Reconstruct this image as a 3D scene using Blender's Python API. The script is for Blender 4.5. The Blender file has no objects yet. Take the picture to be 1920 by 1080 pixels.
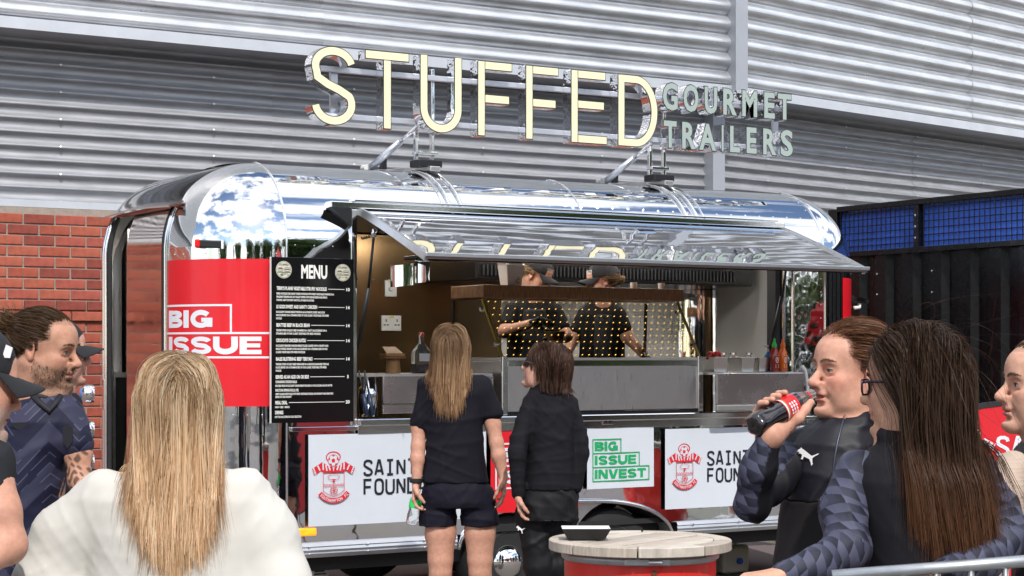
import bpy, bmesh, math, random
import numpy as np
from mathutils import Vector, Matrix

random.seed(7); RNG = np.random.default_rng(7)
scene = bpy.context.scene
COL = scene.collection

# ------------------------------------------------------------------ camera
FPX = 3500.0                       # focal length in pixels of a 1920 wide picture
YAW = math.atan(FPX / 5706.0)      # the trailer recedes to the right by this angle
CAM = np.array([-4.26, -9.35, 1.5]); HY = 668.0
FW = np.array([math.sin(YAW), math.cos(YAW), 0.0]); RT = np.array([math.cos(YAW), -math.sin(YAW), 0.0]); UP = np.array([0, 0, 1.0])
cd = bpy.data.cameras.new('camera'); cam = bpy.data.objects.new('camera', cd); COL.objects.link(cam)
cam.location = CAM; cam.rotation_euler = (math.pi / 2, 0, -YAW)
cd.sensor_width = 36.0; cd.lens = 36.0 * FPX / 1920.0
cd.shift_y = (HY - 540.0) / 1920.0
cd.clip_start = 0.1; cd.clip_end = 2000.0
scene.camera = cam

# ------------------------------------------------------------------ sky and sun
SUN_DIR = np.array([-0.32, -0.95]); SUN_DIR = SUN_DIR / np.linalg.norm(SUN_DIR); SUN_EL = math.radians(47)
w = bpy.data.worlds.new('World'); scene.world = w; w.use_nodes = True
nt = w.node_tree; nt.nodes.clear()
out = nt.nodes.new('ShaderNodeOutputWorld'); bg = nt.nodes.new('ShaderNodeBackground'); bg.inputs['Strength'].default_value = 0.15
sky = nt.nodes.new('ShaderNodeTexSky'); sky.sky_type = 'NISHITA'; sky.sun_disc = False
sky.sun_elevation = SUN_EL; sky.sun_rotation = math.atan2(SUN_DIR[0], SUN_DIR[1])
sky.air_density = 1.0; sky.dust_density = 0.6; sky.ozone_density = 1.6
tc = nt.nodes.new('ShaderNodeTexCoord'); mp = nt.nodes.new('ShaderNodeMapping'); mp.inputs['Scale'].default_value = (1, 1, 2.1)
mp.inputs['Location'].default_value = (0.35, 0.2, 0.1)
no = nt.nodes.new('ShaderNodeTexNoise'); no.inputs['Scale'].default_value = 2.6; no.inputs['Detail'].default_value = 9; no.inputs['Roughness'].default_value = 0.56
cr = nt.nodes.new('ShaderNodeValToRGB'); cr.color_ramp.elements[0].position = 0.44; cr.color_ramp.elements[1].position = 0.555
mx = nt.nodes.new('ShaderNodeMix'); mx.data_type = 'RGBA'
mx.inputs['B'].default_value = (10.5, 10.7, 11, 1)
nt.links.new(tc.outputs['Generated'], mp.inputs['Vector']); nt.links.new(mp.outputs['Vector'], no.inputs['Vector'])
nt.links.new(no.outputs['Fac'], cr.inputs['Fac']); nt.links.new(cr.outputs['Color'], mx.inputs['Factor'])
nt.links.new(sky.outputs['Color'], mx.inputs['A']); nt.links.new(mx.outputs['Result'], bg.inputs['Color'])
nt.links.new(bg.outputs['Background'], out.inputs['Surface'])
sd = bpy.data.lights.new('sun', 'SUN'); sd.energy = 2.9; sd.angle = math.radians(0.53); sd.color = (1.0, 0.95, 0.88)
sun = bpy.data.objects.new('sun', sd); COL.objects.link(sun); sun.location = (-8, -20, 20)
sv = Vector((SUN_DIR[0] * math.cos(SUN_EL), SUN_DIR[1] * math.cos(SUN_EL), math.sin(SUN_EL)))
sun.rotation_euler = sv.to_track_quat('Z', 'Y').to_euler()

# ------------------------------------------------------------------ exposure and engine
vs = scene.view_settings; vs.view_transform = 'Standard'; vs.look = 'None'; vs.exposure = 0.3; vs.gamma = 1.0; vs.use_curve_mapping = False
scene.render.engine = 'CYCLES'; scene.cycles.use_denoising = True; scene.cycles.max_bounces = 8; scene.cycles.transparent_max_bounces = 12
scene.cycles.glossy_bounces = 6; scene.cycles.transmission_bounces = 8; scene.cycles.caustics_reflective = False; scene.cycles.caustics_refractive = False
scene.cycles.sample_clamp_indirect = 6.0
# ------------------------------------------------------------------ placing helpers
def atZ(x, y, Z):                       # the point seen at photo pixel (x, y) at distance Z
    return CAM + (FW + RT * (x - 960.0) / FPX + UP * (HY - y) / FPX) * Z
def onv(x, y, v):
    d = FW + RT * (x - 960.0) / FPX + UP * (HY - y) / FPX
    return CAM + d * ((v - CAM[1]) / d[1])
def onu(x, y, u):
    d = FW + RT * (x - 960.0) / FPX + UP * (HY - y) / FPX
    return CAM + d * ((u - CAM[0]) / d[0])

# ------------------------------------------------------------------ materials
MATS = {}
def mat(name, col=(.5, .5, .5), rough=.5, metal=0.0, var=0.0, vscale=6.0, bump=0.0, bscale=40.0, stretch=(1, 1, 1), coat=0.0, trans=0.0,
        emit=None, estr=0.0, attr=None, sss=0.0, spec=0.5, ior=1.45, alpha=1.0, col2=None, rvar=0.0, sheen=0.0, bdist=0.01, detail=4.0):
    if name in MATS: return MATS[name]
    m = bpy.data.materials.new(name); m.use_nodes = True; MATS[name] = m
    n = m.node_tree.nodes; L = m.node_tree.links; b = n['Principled BSDF']
    b.inputs['Base Color'].default_value = (*col, 1); b.inputs['Roughness'].default_value = rough; b.inputs['Metallic'].default_value = metal
    b.inputs['Coat Weight'].default_value = coat; b.inputs['Coat Roughness'].default_value = 0.05
    b.inputs['Transmission Weight'].default_value = trans; b.inputs['IOR'].default_value = ior
    b.inputs['Specular IOR Level'].default_value = spec; b.inputs['Alpha'].default_value = alpha
    b.inputs['Sheen Weight'].default_value = sheen
    if sss:
        b.inputs['Subsurface Weight'].default_value = sss; b.inputs['Subsurface Radius'].default_value = (0.012, 0.005, 0.003); b.inputs['Subsurface Scale'].default_value = 1.0
    if emit: b.inputs['Emission Color'].default_value = (*emit, 1); b.inputs['Emission Strength'].default_value = estr
    csock = None
    if attr:
        a = n.new('ShaderNodeAttribute'); a.attribute_name = attr; csock = a.outputs['Color']
    if var or bump or rvar or col2:
        t = n.new('ShaderNodeTexCoord'); mpn = n.new('ShaderNodeMapping'); mpn.inputs['Scale'].default_value = stretch
        L.new(t.outputs['Object'], mpn.inputs['Vector'])
    if var or col2:
        nz = n.new('ShaderNodeTexNoise'); nz.inputs['Scale'].default_value = vscale; nz.inputs['Detail'].default_value = detail; nz.inputs['Roughness'].default_value = .6
        L.new(mpn.outputs['Vector'], nz.inputs['Vector'])
        if col2:
            rp = n.new('ShaderNodeValToRGB'); rp.color_ramp.elements[0].position = .38; rp.color_ramp.elements[1].position = .62
            rp.color_ramp.elements[0].color = (*col, 1); rp.color_ramp.elements[1].color = (*col2, 1)
            L.new(nz.outputs['Fac'], rp.inputs['Fac']); csock = rp.outputs['Color']
        else:
            mr = n.new('ShaderNodeMapRange'); mr.inputs['From Min'].default_value = .25; mr.inputs['From Max'].default_value = .75
            mr.inputs['To Min'].default_value = 1 - var; mr.inputs['To Max'].default_value = 1 + var
            L.new(nz.outputs['Fac'], mr.inputs['Value'])
            mm = n.new('ShaderNodeMix'); mm.data_type = 'RGBA'; mm.blend_type = 'MULTIPLY'; mm.inputs['Factor'].default_value = 1
            if csock: L.new(csock, mm.inputs['A'])
            else: mm.inputs['A'].default_value = (*col, 1)
            L.new(mr.outputs['Result'], mm.inputs['B']); csock = mm.outputs['Result']
    if csock: L.new(csock, b.inputs['Base Color'])
    if rvar:
        nr = n.new('ShaderNodeTexNoise'); nr.inputs['Scale'].default_value = vscale * 2.3; nr.inputs['Detail'].default_value = 5
        L.new(mpn.outputs['Vector'], nr.inputs['Vector'])
        m2 = n.new('ShaderNodeMapRange'); m2.inputs['To Min'].default_value = max(0, rough - rvar); m2.inputs['To Max'].default_value = rough + rvar
        m2.inputs['From Min'].default_value = .3; m2.inputs['From Max'].default_value = .7
        L.new(nr.outputs['Fac'], m2.inputs['Value']); L.new(m2.outputs['Result'], b.inputs['Roughness'])
    if bump:
        nb = n.new('ShaderNodeTexNoise'); nb.inputs['Scale'].default_value = bscale; nb.inputs['Detail'].default_value = 3
        L.new(mpn.outputs['Vector'], nb.inputs['Vector'])
        bp = n.new('ShaderNodeBump'); bp.inputs['Strength'].default_value = bump; bp.inputs['Distance'].default_value = bdist
        L.new(nb.outputs['Fac'], bp.inputs['Height']); L.new(bp.outputs['Normal'], b.inputs['Normal'])
    return m

# ------------------------------------------------------------------ objects
WL = {}                                 # world position of every object's origin (nothing is rotated)
def tag(o, label=None, cat=None, group=None, kind=None):
    if label: o['label'] = label
    if cat: o['category'] = cat
    if group: o['group'] = group
    if kind: o['kind'] = kind
    return o
def thing(name, loc, label, cat, group=None):
    o = bpy.data.objects.new(name, None); COL.objects.link(o); o.location = loc; o.empty_display_size = .1
    WL[o.name] = np.array(loc, float)
    return tag(o, label, cat, group)
def link(name, me, m, parent, c):
    if m is not None: me.materials.append(m)
    o = bpy.data.objects.new(name, me); COL.objects.link(o)
    c = np.array(c, float)
    if parent is not None:
        o.parent = parent; o.location = c - WL[parent.name]
    else: o.location = c
    WL[o.name] = c
    return o
class MB:
    def __init__(s): s.v = []; s.f = []; s.n = 0
    def add(s, vs, fs):
        vs = np.asarray(vs, float).reshape(-1, 3); s.v.append(vs); o = s.n
        s.f += [tuple(i + o for i in f) for f in fs]; s.n += len(vs); return s
    def box(s, a, b):
        x0, y0, z0 = a; x1, y1, z1 = b
        return s.add([(x0, y0, z0), (x1, y0, z0), (x1, y1, z0), (x0, y1, z0), (x0, y0, z1), (x1, y0, z1), (x1, y1, z1), (x0, y1, z1)],
                     [(0, 3, 2, 1), (4, 5, 6, 7), (0, 1, 5, 4), (1, 2, 6, 5), (2, 3, 7, 6), (3, 0, 4, 7)])
    def bar(s, p, q, wx, wy, up=(0, 0, 1)):           # rectangular bar from p to q
        p = np.array(p, float); q = np.array(q, float); d = q - p; d = d / np.linalg.norm(d); a = np.cross(d, up)
        if np.linalg.norm(a) < 1e-5: a = np.cross(d, (1, 0, 0))
        a = a / np.linalg.norm(a); b = np.cross(a, d); vs = []
        for c in (p, q):
            for i, j in ((-1, -1), (1, -1), (1, 1), (-1, 1)): vs.append(c + a * i * wx / 2 + b * j * wy / 2)
        return s.add(vs, [(0, 1, 2, 3), (7, 6, 5, 4), (0, 4, 5, 1), (1, 5, 6, 2), (2, 6, 7, 3), (3, 7, 4, 0)])
    def tube(s, pts, r, n=8, cap=True):
        pts = [np.array(p, float) for p in pts]; k = len(pts); rs = r if hasattr(r, '__len__') else [r] * k
        d0 = pts[1] - pts[0]; ref = np.array([0, 0, 1.0]) if abs(d0[2]) < .9 * np.linalg.norm(d0) else np.array([1.0, 0, 0])
        vs = []
        for i in range(k):
            d = pts[min(i + 1, k - 1)] - pts[max(i - 1, 0)]; d = d / (np.linalg.norm(d) + 1e-12)
            a = np.cross(d, ref); a = a / (np.linalg.norm(a) + 1e-12); b = np.cross(d, a); ref = np.cross(a, d)
            for j in range(n):
                t = 2 * math.pi * j / n; vs.append(pts[i] + (a * math.cos(t) + b * math.sin(t)) * rs[i])
        fs = [(i * n + j, i * n + (j + 1) % n, (i + 1) * n + (j + 1) % n, (i + 1) * n + j) for i in range(k - 1) for j in range(n)]
        if cap: fs += [tuple(range(n - 1, -1, -1)), tuple((k - 1) * n + j for j in range(n))]
        return s.add(vs, fs)
    def lathe(s, prof, c, n=24, axis=(0, 0, 1), close=True):    # prof: (radius, height)
        ax = np.array(axis, float); ax = ax / np.linalg.norm(ax)
        a = np.cross(ax, (0, 1, 0) if abs(ax[1]) < .9 else (1, 0, 0)); a = a / np.linalg.norm(a); b = np.cross(ax, a); c = np.array(c, float)
        vs = [c + ax * h + (a * math.cos(2 * math.pi * j / n) + b * math.sin(2 * math.pi * j / n)) * r for r, h in prof for j in range(n)]
        k = len(prof); fs = [(i * n + j, i * n + (j + 1) % n, (i + 1) * n + (j + 1) % n, (i + 1) * n + j) for i in range(k - 1) for j in range(n)]
        if close: fs += [tuple(range(n - 1, -1, -1)), tuple((k - 1) * n + j for j in range(n))]
        return s.add(vs, fs)
    def grid(s, fn, nu, nv):
        vs = [fn(i / nu, j / nv) for i in range(nu + 1) for j in range(nv + 1)]; w_ = nv + 1
        return s.add(vs, [(i * w_ + j, (i + 1) * w_ + j, (i + 1) * w_ + j + 1, i * w_ + j + 1) for i in range(nu) for j in range(nv)])
    def sheet(s, fn, nu, nv, th):          # grid with thickness: fn(a, b, side) side 0 outer, 1 inner
        w_ = nv + 1; N = (nu + 1) * w_
        vs = [fn(i / nu, j / nv, k) for k in (0, 1) for i in range(nu + 1) for j in range(nv + 1)]
        fs = [(i * w_ + j, (i + 1) * w_ + j, (i + 1) * w_ + j + 1, i * w_ + j + 1) for i in range(nu) for j in range(nv)]
        fs += [tuple(N + q for q in reversed(f)) for f in fs]
        e = [(i * w_, (i + 1) * w_) for i in range(nu)]; fs += [(b, a, a + N, b + N) for a, b in e]
        e = [(i * w_ + nv, (i + 1) * w_ + nv) for i in range(nu)]; fs += [(a, b, b + N, a + N) for a, b in e]
        fs += [(j, j + 1, j + 1 + N, j + N) for j in range(nv)]; o = nu * w_
        fs += [(o + j + 1, o + j, o + j + N, o + j + 1 + N) for j in range(nv)]
        return s.add(vs, fs)
    def poly(s, pts2, fr, t0, t1):          # prism of a simple polygon, fr(x, y, t) -> 3d
        n = len(pts2); vs = [fr(x, y, t0) for x, y in pts2] + [fr(x, y, t1) for x, y in pts2]
        return s.add(vs, [tuple(range(n)), tuple(range(2 * n - 1, n - 1, -1))] + [(i, i + n, (i + 1) % n + n, (i + 1) % n) for i in range(n)])
    def strip(s, path, wd, fr, t0, t1, closed=False):   # stroked path, one solid
        P = np.array(path, float); n = len(P); Lp = []; Rp = []
        for i in range(n):
            if closed: a, b, c = P[i - 1], P[i], P[(i + 1) % n]
            else: a, b, c = P[max(i - 1, 0)], P[i], P[min(i + 1, n - 1)]
            d1 = b - a; d2 = c - b
            d1 = d1 / np.linalg.norm(d1) if np.linalg.norm(d1) > 1e-9 else d2 / np.linalg.norm(d2)
            d2 = d2 / np.linalg.norm(d2) if np.linalg.norm(d2) > 1e-9 else d1
            m = d1 + d2; m = m / (np.linalg.norm(m) + 1e-9); nn = np.array([-m[1], m[0]]); k = 1 / max(.35, nn @ np.array([-d1[1], d1[0]]))
            Lp.append(b + nn * k * wd / 2); Rp.append(b - nn * k * wd / 2)
        vs = []
        for i in range(n): vs += [fr(*Lp[i], t0), fr(*Rp[i], t0), fr(*Rp[i], t1), fr(*Lp[i], t1)]
        fs = []
        for i in range(n if closed else n - 1):
            a = 4 * i; b = 4 * ((i + 1) % n)
            fs += [(a + 1, a, b, b + 1), (a + 3, a + 2, b + 2, b + 3), (a, a + 3, b + 3, b), (a + 2, a + 1, b + 1, b + 2)]
        if not closed: fs += [(0, 1, 2, 3), (4 * n - 1, 4 * n - 2, 4 * n - 3, 4 * n - 4)]
        return s.add(vs, fs)
    def build(s, name, m, parent=None, smooth=False, bevel=0, auto=None, fix=True, seg=2):
        V = np.concatenate(s.v); c = (V.min(0) + V.max(0)) / 2
        me = bpy.data.meshes.new(name); me.from_pydata((V - c).tolist(), [], s.f); me.update()
        if fix or bevel:
            bm = bmesh.new(); bm.from_mesh(me)
            if bevel:
                bmesh.ops.bevel(bm, geom=[e for e in bm.edges if e.is_manifold and e.calc_face_angle(0) > .6], offset=bevel, segments=seg, affect='EDGES', profile=.5)
            if fix: bmesh.ops.recalc_face_normals(bm, faces=bm.faces)
            bm.to_mesh(me); bm.free()
        if smooth or auto:
            me.polygons.foreach_set('use_smooth', [True] * len(me.polygons))
            if auto: me.set_sharp_from_angle(angle=auto)
        return link(name, me, m, parent, c)

def text_mb(body, size, fr, off=0.0, sx=1.0, align='LEFT', t0=0.0, t1=0.0, sp=1.0, line=1.0):
    """flat lettering as a mesh; fr(x, y, t) -> 3d point"""
    cu = bpy.data.curves.new('t', 'FONT'); cu.body = body; cu.size = size; cu.offset = off; cu.align_x = align; cu.space_character = sp; cu.space_line = line
    cu.resolution_u = 3; cu.fill_mode = 'FRONT'
    if t1 != t0: cu.extrude = abs(t1 - t0) / 2; cu.fill_mode = 'BOTH'
    o = bpy.data.objects.new('t', cu); me = bpy.data.meshes.new_from_object(o)
    vs = [fr(v.co.x * sx, v.co.y, (v.co.z + abs(t1 - t0) / 2 if t1 != t0 else t0)) for v in me.vertices]
    fs = [tuple(p.vertices) for p in me.polygons]
    wdt = max([v.co.x for v in me.vertices] or [0]) * sx
    bpy.data.objects.remove(o); bpy.data.curves.remove(cu); bpy.data.meshes.remove(me)
    b = MB(); b.add(vs, fs); b.w = wdt
    return b
def front(v, u0=0.0, z0=0.0):               # frame on a plane facing the crowd: x to the right, y up, t towards the crowd
    return lambda x, y, t: (u0 + x, v - t, z0 + y)
def arc(cx, cy, rx, ry, a0, a1, n=12):
    return [(cx + rx * math.cos(math.radians(a0 + (a1 - a0) * i / n)), cy + ry * math.sin(math.radians(a0 + (a1 - a0) * i / n))) for i in range(n + 1)]

# common materials
chrome = mat('chrome', (.80, .81, .82), .03, 1, bump=.16, bscale=2.6, bdist=.02, rvar=.015, vscale=9)
chrome_flat = mat('chrome_trim', (.86, .86, .87), .09, 1)
steel = mat('brushed_steel', (.74, .73, .71), .34, 1, bump=.02, bscale=2.5, bdist=.02, rvar=.04, vscale=2)
alu = mat('aluminium', (.62, .63, .65), .36, 1, var=.08, vscale=14)
black_plastic = mat('black_plastic', (.012, .012, .013), .45)
black_gloss = mat('black_gloss', (.006, .006, .007), .16, spec=.5)
rubber = mat('rubber', (.018, .018, .019), .75, bump=.3, bscale=120)
white_plastic = mat('white_plastic', (.8, .8, .78), .35)
red_vinyl = mat('red_vinyl', (.66, .012, .022), .36, coat=.15, var=.08, vscale=2.5, rvar=.06)
white_vinyl = mat('white_vinyl', (.70, .72, .76), .45)
banner_white = mat('banner_white', (.60, .64, .70), .5, var=.05, vscale=3)
ink_black = mat('ink_black', (.012, .014, .022), .5)
ink_red = mat('ink_red', (.62, .02, .03), .5)
ink_green = mat('ink_green', (.01, .36, .12), .5)
glass = mat('glass', (1, 1, 1), .02, trans=1.0, ior=1.12)
# ================================================================== ground
def ground():
    m = bpy.data.materials.new('asphalt'); m.use_nodes = True; n = m.node_tree.nodes; L = m.node_tree.links; b = n['Principled BSDF']
    t = n.new('ShaderNodeTexCoord'); a = n.new('ShaderNodeTexNoise'); a.inputs['Scale'].default_value = 160; a.inputs['Detail'].default_value = 3
    c = n.new('ShaderNodeTexNoise'); c.inputs['Scale'].default_value = .7; c.inputs['Detail'].default_value = 6
    for q in (a, c): L.new(t.outputs['Object'], q.inputs['Vector'])
    r = n.new('ShaderNodeValToRGB'); r.color_ramp.elements[0].position = .3; r.color_ramp.elements[1].position = .75
    r.color_ramp.elements[0].color = (.10, .094, .088, 1); r.color_ramp.elements[1].color = (.30, .275, .25, 1)
    mm = n.new('ShaderNodeMix'); mm.data_type = 'RGBA'; mm.blend_type = 'MULTIPLY'; mm.inputs['Factor'].default_value = .5
    L.new(a.outputs['Fac'], r.inputs['Fac']); L.new(r.outputs['Color'], mm.inputs['A']); L.new(c.outputs['Color'], mm.inputs['B'])
    L.new(mm.outputs['Result'], b.inputs['Base Color']); b.inputs['Roughness'].default_value = .9
    bp = n.new('ShaderNodeBump'); bp.inputs['Strength'].default_value = .5; bp.inputs['Distance'].default_value = .006
    L.new(a.outputs['Fac'], bp.inputs['Height']); L.new(bp.outputs['Normal'], b.inputs['Normal'])
    mb = MB(); mb.grid(lambda i, j: (-300 + 600 * i, -300 + 600 * j, 0), 12, 12)
    tag(mb.build('ground', m, fix=False), kind='structure')
ground()

# ================================================================== stadium building behind the trailer
clad_hi = mat('cladding_silver', (.66, .67, .69), .33, .75, var=.20, vscale=3, stretch=(.8, 1, 3), rvar=.06, bump=.04, bscale=7)
clad_lo = mat('cladding_shaded', (.36, .365, .385), .5, .45, var=.22, vscale=14, stretch=(.25, 1, 3), bump=.12, bscale=90, bdist=.004)  # same sheet as the upper wall, its shade painted as a darker grey
flash_m = mat('flashing', (.56, .58, .62), .4, .3, var=.08, vscale=5)
pole_m = mat('painted_pole', (.36, .38, .42), .45, .1, var=.05)
V0, VU = 3.72, 3.45                                   # lower and upper wall planes
CRN = 5.77; RW = math.radians(11.6)
def wall_pt(s, off, z):                               # s along the wall; past the corner the wall turns away
    if s <= CRN: return (s, off, z)
    k = s - CRN; return (CRN + k * math.cos(RW) - (off - V0) * math.sin(RW), off + k * math.sin(RW) - (off - V0) * (1 - math.cos(RW)), z)
bld = thing('stadium_building', (2.0, 3.9, 0), 'silver ribbed metal stadium building with red brick base behind the trailer', 'building')
def clad(s0, s1, z0, z1, v, pitch, d, convex, m):
    prof = []; n = int((z1 - z0) / pitch * 10)
    for i in range(n + 1):
        z = z0 + (z1 - z0) * i / n; q = abs(math.sin(math.pi * (z - z0) / pitch)) ** .85 * d
        prof.append((v - q if convex else v + q, z))
    mb = MB(); mb.grid(lambda a, b: wall_pt(s0 + (s1 - s0) * a, *prof[int(round(b * n))]), max(1, int((s1 - s0) / 3)), n)
    return mb.build('cladding_panel', m, bld, smooth=True, fix=False)
for i, (a, b) in enumerate(((-14, -6.475), (-6.5, 1.885), (1.86, CRN))): clad(a, b, 3.81, 8.2, VU - .004 * (i % 2), .158, .068, True, clad_hi)
for i, (a, b) in enumerate(((CRN + .0, 9.425), (9.4, 18))): clad(a, b, 3.81, 8.2, VU - .004 * (i % 2), .158, .068, True, clad_hi)
for i, (a, b) in enumerate(((-14, -6.175), (-6.2, 1.625), (1.6, CRN))): clad(a, b, 2.60, 3.82, V0 - .004 * (i % 2), .0985, .036, False, clad_lo)
for i, (a, b) in enumerate(((CRN, 8.925), (8.9, 18))): clad(a, b, -.16, 3.82, V0 - .004 * (i % 2), .0985, .036, False, clad_lo)
for (s0, s1) in ((-14, CRN), (CRN, 18)):
    mb = MB()
    for (y0, z0, y1, z1) in ((VU - .075, 3.755, VU - .06, 3.835), (VU - .06, 3.755, V0, 3.765)):
        mb.add([wall_pt(s, y, z) for s in (s0, s1) for (y, z) in ((y0, z0), (y1, z0), (y1, z1), (y0, z1))],
               [(0, 1, 2, 3), (7, 6, 5, 4), (0, 4, 5, 1), (1, 5, 6, 2), (2, 6, 7, 3), (3, 7, 4, 0)])
    mb.build('flashing_strip', flash_m, bld)
mb = MB(); mb.add([wall_pt(s, y, z) for s in (-14, CRN) for (y, z) in ((V0 - .05, 2.555), (V0 + .05, 2.555), (V0 + .05, 2.605), (V0 - .05, 2.605))],
                  [(0, 1, 2, 3), (7, 6, 5, 4), (0, 4, 5, 1), (1, 5, 6, 2), (2, 6, 7, 3), (3, 7, 4, 0)])
mb.build('flashing_strip', flash_m, bld)
MB().box((CRN - .005, VU - .14, 3.76), (CRN + .125, VU + .06, 8.2)).build('corner_post', pole_m, bld, bevel=.006)
MB().box((CRN - .02, V0 - .11, 0), (CRN + .11, V0 + .06, 3.75)).build('corner_post', pole_m, bld, bevel=.006)
mb = MB()                                             # fixing screws along the sheets
for s in np.arange(-1.2, 5.6, 1.17):
    for z in np.arange(2.60, 3.75, .1970): mb.lathe([(.011, 0), (.011, .006), (.004, .009)], (s, V0 - .001, z), 6, (0, -1, 0))
    for z in np.arange(3.81, 5.0, .316): mb.lathe([(.011, 0), (.011, .006), (.004, .009)], (s, VU - .001, z), 6, (0, -1, 0))
for s in np.arange(6.6, 11, 1.17):
    for z in np.arange(2.5, 3.75, .1970): mb.lathe([(.011, 0), (.011, .006), (.004, .009)], wall_pt(s, V0 - .001, z), 6, (0, -1, 0))
    for z in np.arange(3.81, 5.2, .316): mb.lathe([(.011, 0), (.011, .006), (.004, .009)], wall_pt(s, VU - .001, z), 6, (0, -1, 0))
tag(mb.build('fixing_screws', alu, bld, fix=False), kind='stuff')
# --- brick base
brick_mats = [mat('brick_%s' % 'abcd'[i], c, .85, var=.26, vscale=16, bump=.3, bscale=90, bdist=.004) for i, c in
              enumerate(((.34, .078, .045), (.38, .098, .058), (.25, .055, .038), (.36, .085, .058)))]
mortar = mat('mortar', (.33, .27, .225), .95, var=.15, vscale=30, bump=.3, bscale=80)
MB().box((-2.6, V0 - .055, .45), (1.05, V0 + .05, 2.553)).build('mortar_bed', mortar, bld)
far_brick = bpy.data.materials.new('brickwork'); far_brick.use_nodes = True
n_ = far_brick.node_tree.nodes; L_ = far_brick.node_tree.links; bt = n_.new('ShaderNodeTexBrick'); tcn = n_.new('ShaderNodeTexCoord'); sx = n_.new('ShaderNodeSeparateXYZ'); cx = n_.new('ShaderNodeCombineXYZ')
L_.new(tcn.outputs['Object'], sx.inputs[0]); L_.new(sx.outputs['X'], cx.inputs['X']); L_.new(sx.outputs['Z'], cx.inputs['Y']); L_.new(cx.outputs[0], bt.inputs['Vector'])
bt.inputs['Scale'].default_value = 1; bt.inputs['Brick Width'].default_value = .225; bt.inputs['Row Height'].default_value = .075; bt.inputs['Mortar Size'].default_value = .005
bt.inputs['Color1'].default_value = (.35, .080, .046, 1); bt.inputs['Color2'].default_value = (.28, .062, .040, 1); bt.inputs['Mortar'].default_value = (.33, .27, .225, 1)
L_.new(bt.outputs['Color'], n_['Principled BSDF'].inputs['Base Color']); n_['Principled BSDF'].inputs['Roughness'].default_value = .9
mb = MB(); mb.box((-14, V0 - .06, 0), (-2.6, V0 + .05, 2.553)); mb.build('brick_base', far_brick, bld)
mb = MB(); mb.box((1.05, V0 - .06, 0), (5.74, V0 + .05, 2.553)); mb.build('brick_base', far_brick, bld)
mb = MB(); mb.box((-2.6, V0 - .06, 0), (1.05, V0 + .05, .448)); mb.build('brick_base', far_brick, bld)
bm_ = MB().box((-.1075, -.05, -.0325), (.1075, .05, .0325)).build('brick', None, bld, bevel=.003, seg=1)
base_me = bm_.data; bpy.data.objects.remove(bm_)
brick_me = []
for m in brick_mats: q = base_me.copy(); q.materials.append(m); brick_me.append(q)
row = 0; z = .49; cnt = 0
while z < 2.54:
    u = -2.48 + (.1125 if row % 2 else 0)
    while u < .95:
        o = bpy.data.objects.new('brick', brick_me[2 if row in (11, 12) and random.random() < .8 else random.randrange(4)]); COL.objects.link(o); o.parent = bld
        pr_ = .024 if row in (17,) else (0.012 if row == 18 else 0)
        p = np.array((u, V0 - .014 - pr_ + random.uniform(-.0015, .0015), z)); o.location = p - WL[bld.name]; u += .2275; cnt += 1
    row += 1; z += .0762

# ================================================================== black container with blue mesh panel on top
CU = 5.12
cont = thing('shipping_container', (CU + 1, -1.4, 0), 'black ribbed steel container with a blue mesh strip along its top edge', 'container')
cblack = mat('container_black', (.004, .004, .0048), .28, .0, var=.2, vscale=6, coat=.0, rvar=.04, spec=.4, bump=.03, bscale=5)
prof = []
v = 1.30
while v > -1.0:
    prof += [(v, 0), (v - .10, 0), (v - .135, .05), (v - .245, .05), (v - .28, 0)]; v -= .28
mb = MB(); mb.grid(lambda a, b: (CU + .06 - prof[int(round(a * (len(prof) - 1)))][1], prof[int(round(a * (len(prof) - 1)))][0], 2.235 * b), len(prof) - 1, 1)
mb.build('side_wall', cblack, cont, fix=False)
MB().box((CU + .08, -1.12, 0), (CU + 2.4, 1.29, 2.5)).build('container_body', cblack, cont)
MB().box((CU - .02, 1.27, 0), (CU + .10, 1.37, 2.6)).build('corner_post', cblack, cont, bevel=.006)
for z0, z1 in ((2.575, 2.615), (2.235, 2.275)): MB().box((CU - .025, -1.12, z0), (CU + .06, 1.268, z1)).build('rail', cblack, cont, bevel=.004)
MB().box((CU - .028, .40, 2.276), (CU + .05, .45, 2.574)).build('mesh_post', cblack, cont)
blue = mat('blue_sheet', (.08, .21, .88), .5, var=.18, vscale=3)
MB().box((CU + .03, .452, 2.277), (CU + .045, 1.268, 2.573)).build('blue_panel', blue, cont)
MB().box((CU + .03, -1.12, 2.277), (CU + .045, .398, 2.573)).build('blue_panel', blue, cont)
mb = MB()
for z in np.arange(2.31, 2.57, .0485): mb.tube([(CU - .0, -1.12, z), (CU - .0, 1.26, z)], .0042, 5)
tag(mb.build('wire_mesh', cblack, cont, fix=False), kind='stuff')
mb = MB()
for v in np.arange(1.24, -1.1, -.0485): mb.tube([(CU - .007, v, 2.276), (CU - .007, v, 2.574)], .0042, 5)
tag(mb.build('wire_mesh', cblack, cont, fix=False), kind='stuff')
mb = MB()
for z in (2.34, 2.42, 2.5, 2.1, 1.95, 1.6):
    for v in (.425,) if z > 2.2 else (.86, .3): mb.lathe([(.008, 0), (.008, .006), (.003, .009)], (CU - .03 if z > 2.2 else CU + .008, v, z), 8, (-1, 0, 0))
tag(mb.build('bolts', chrome_flat, cont, fix=False), kind='stuff')
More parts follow.
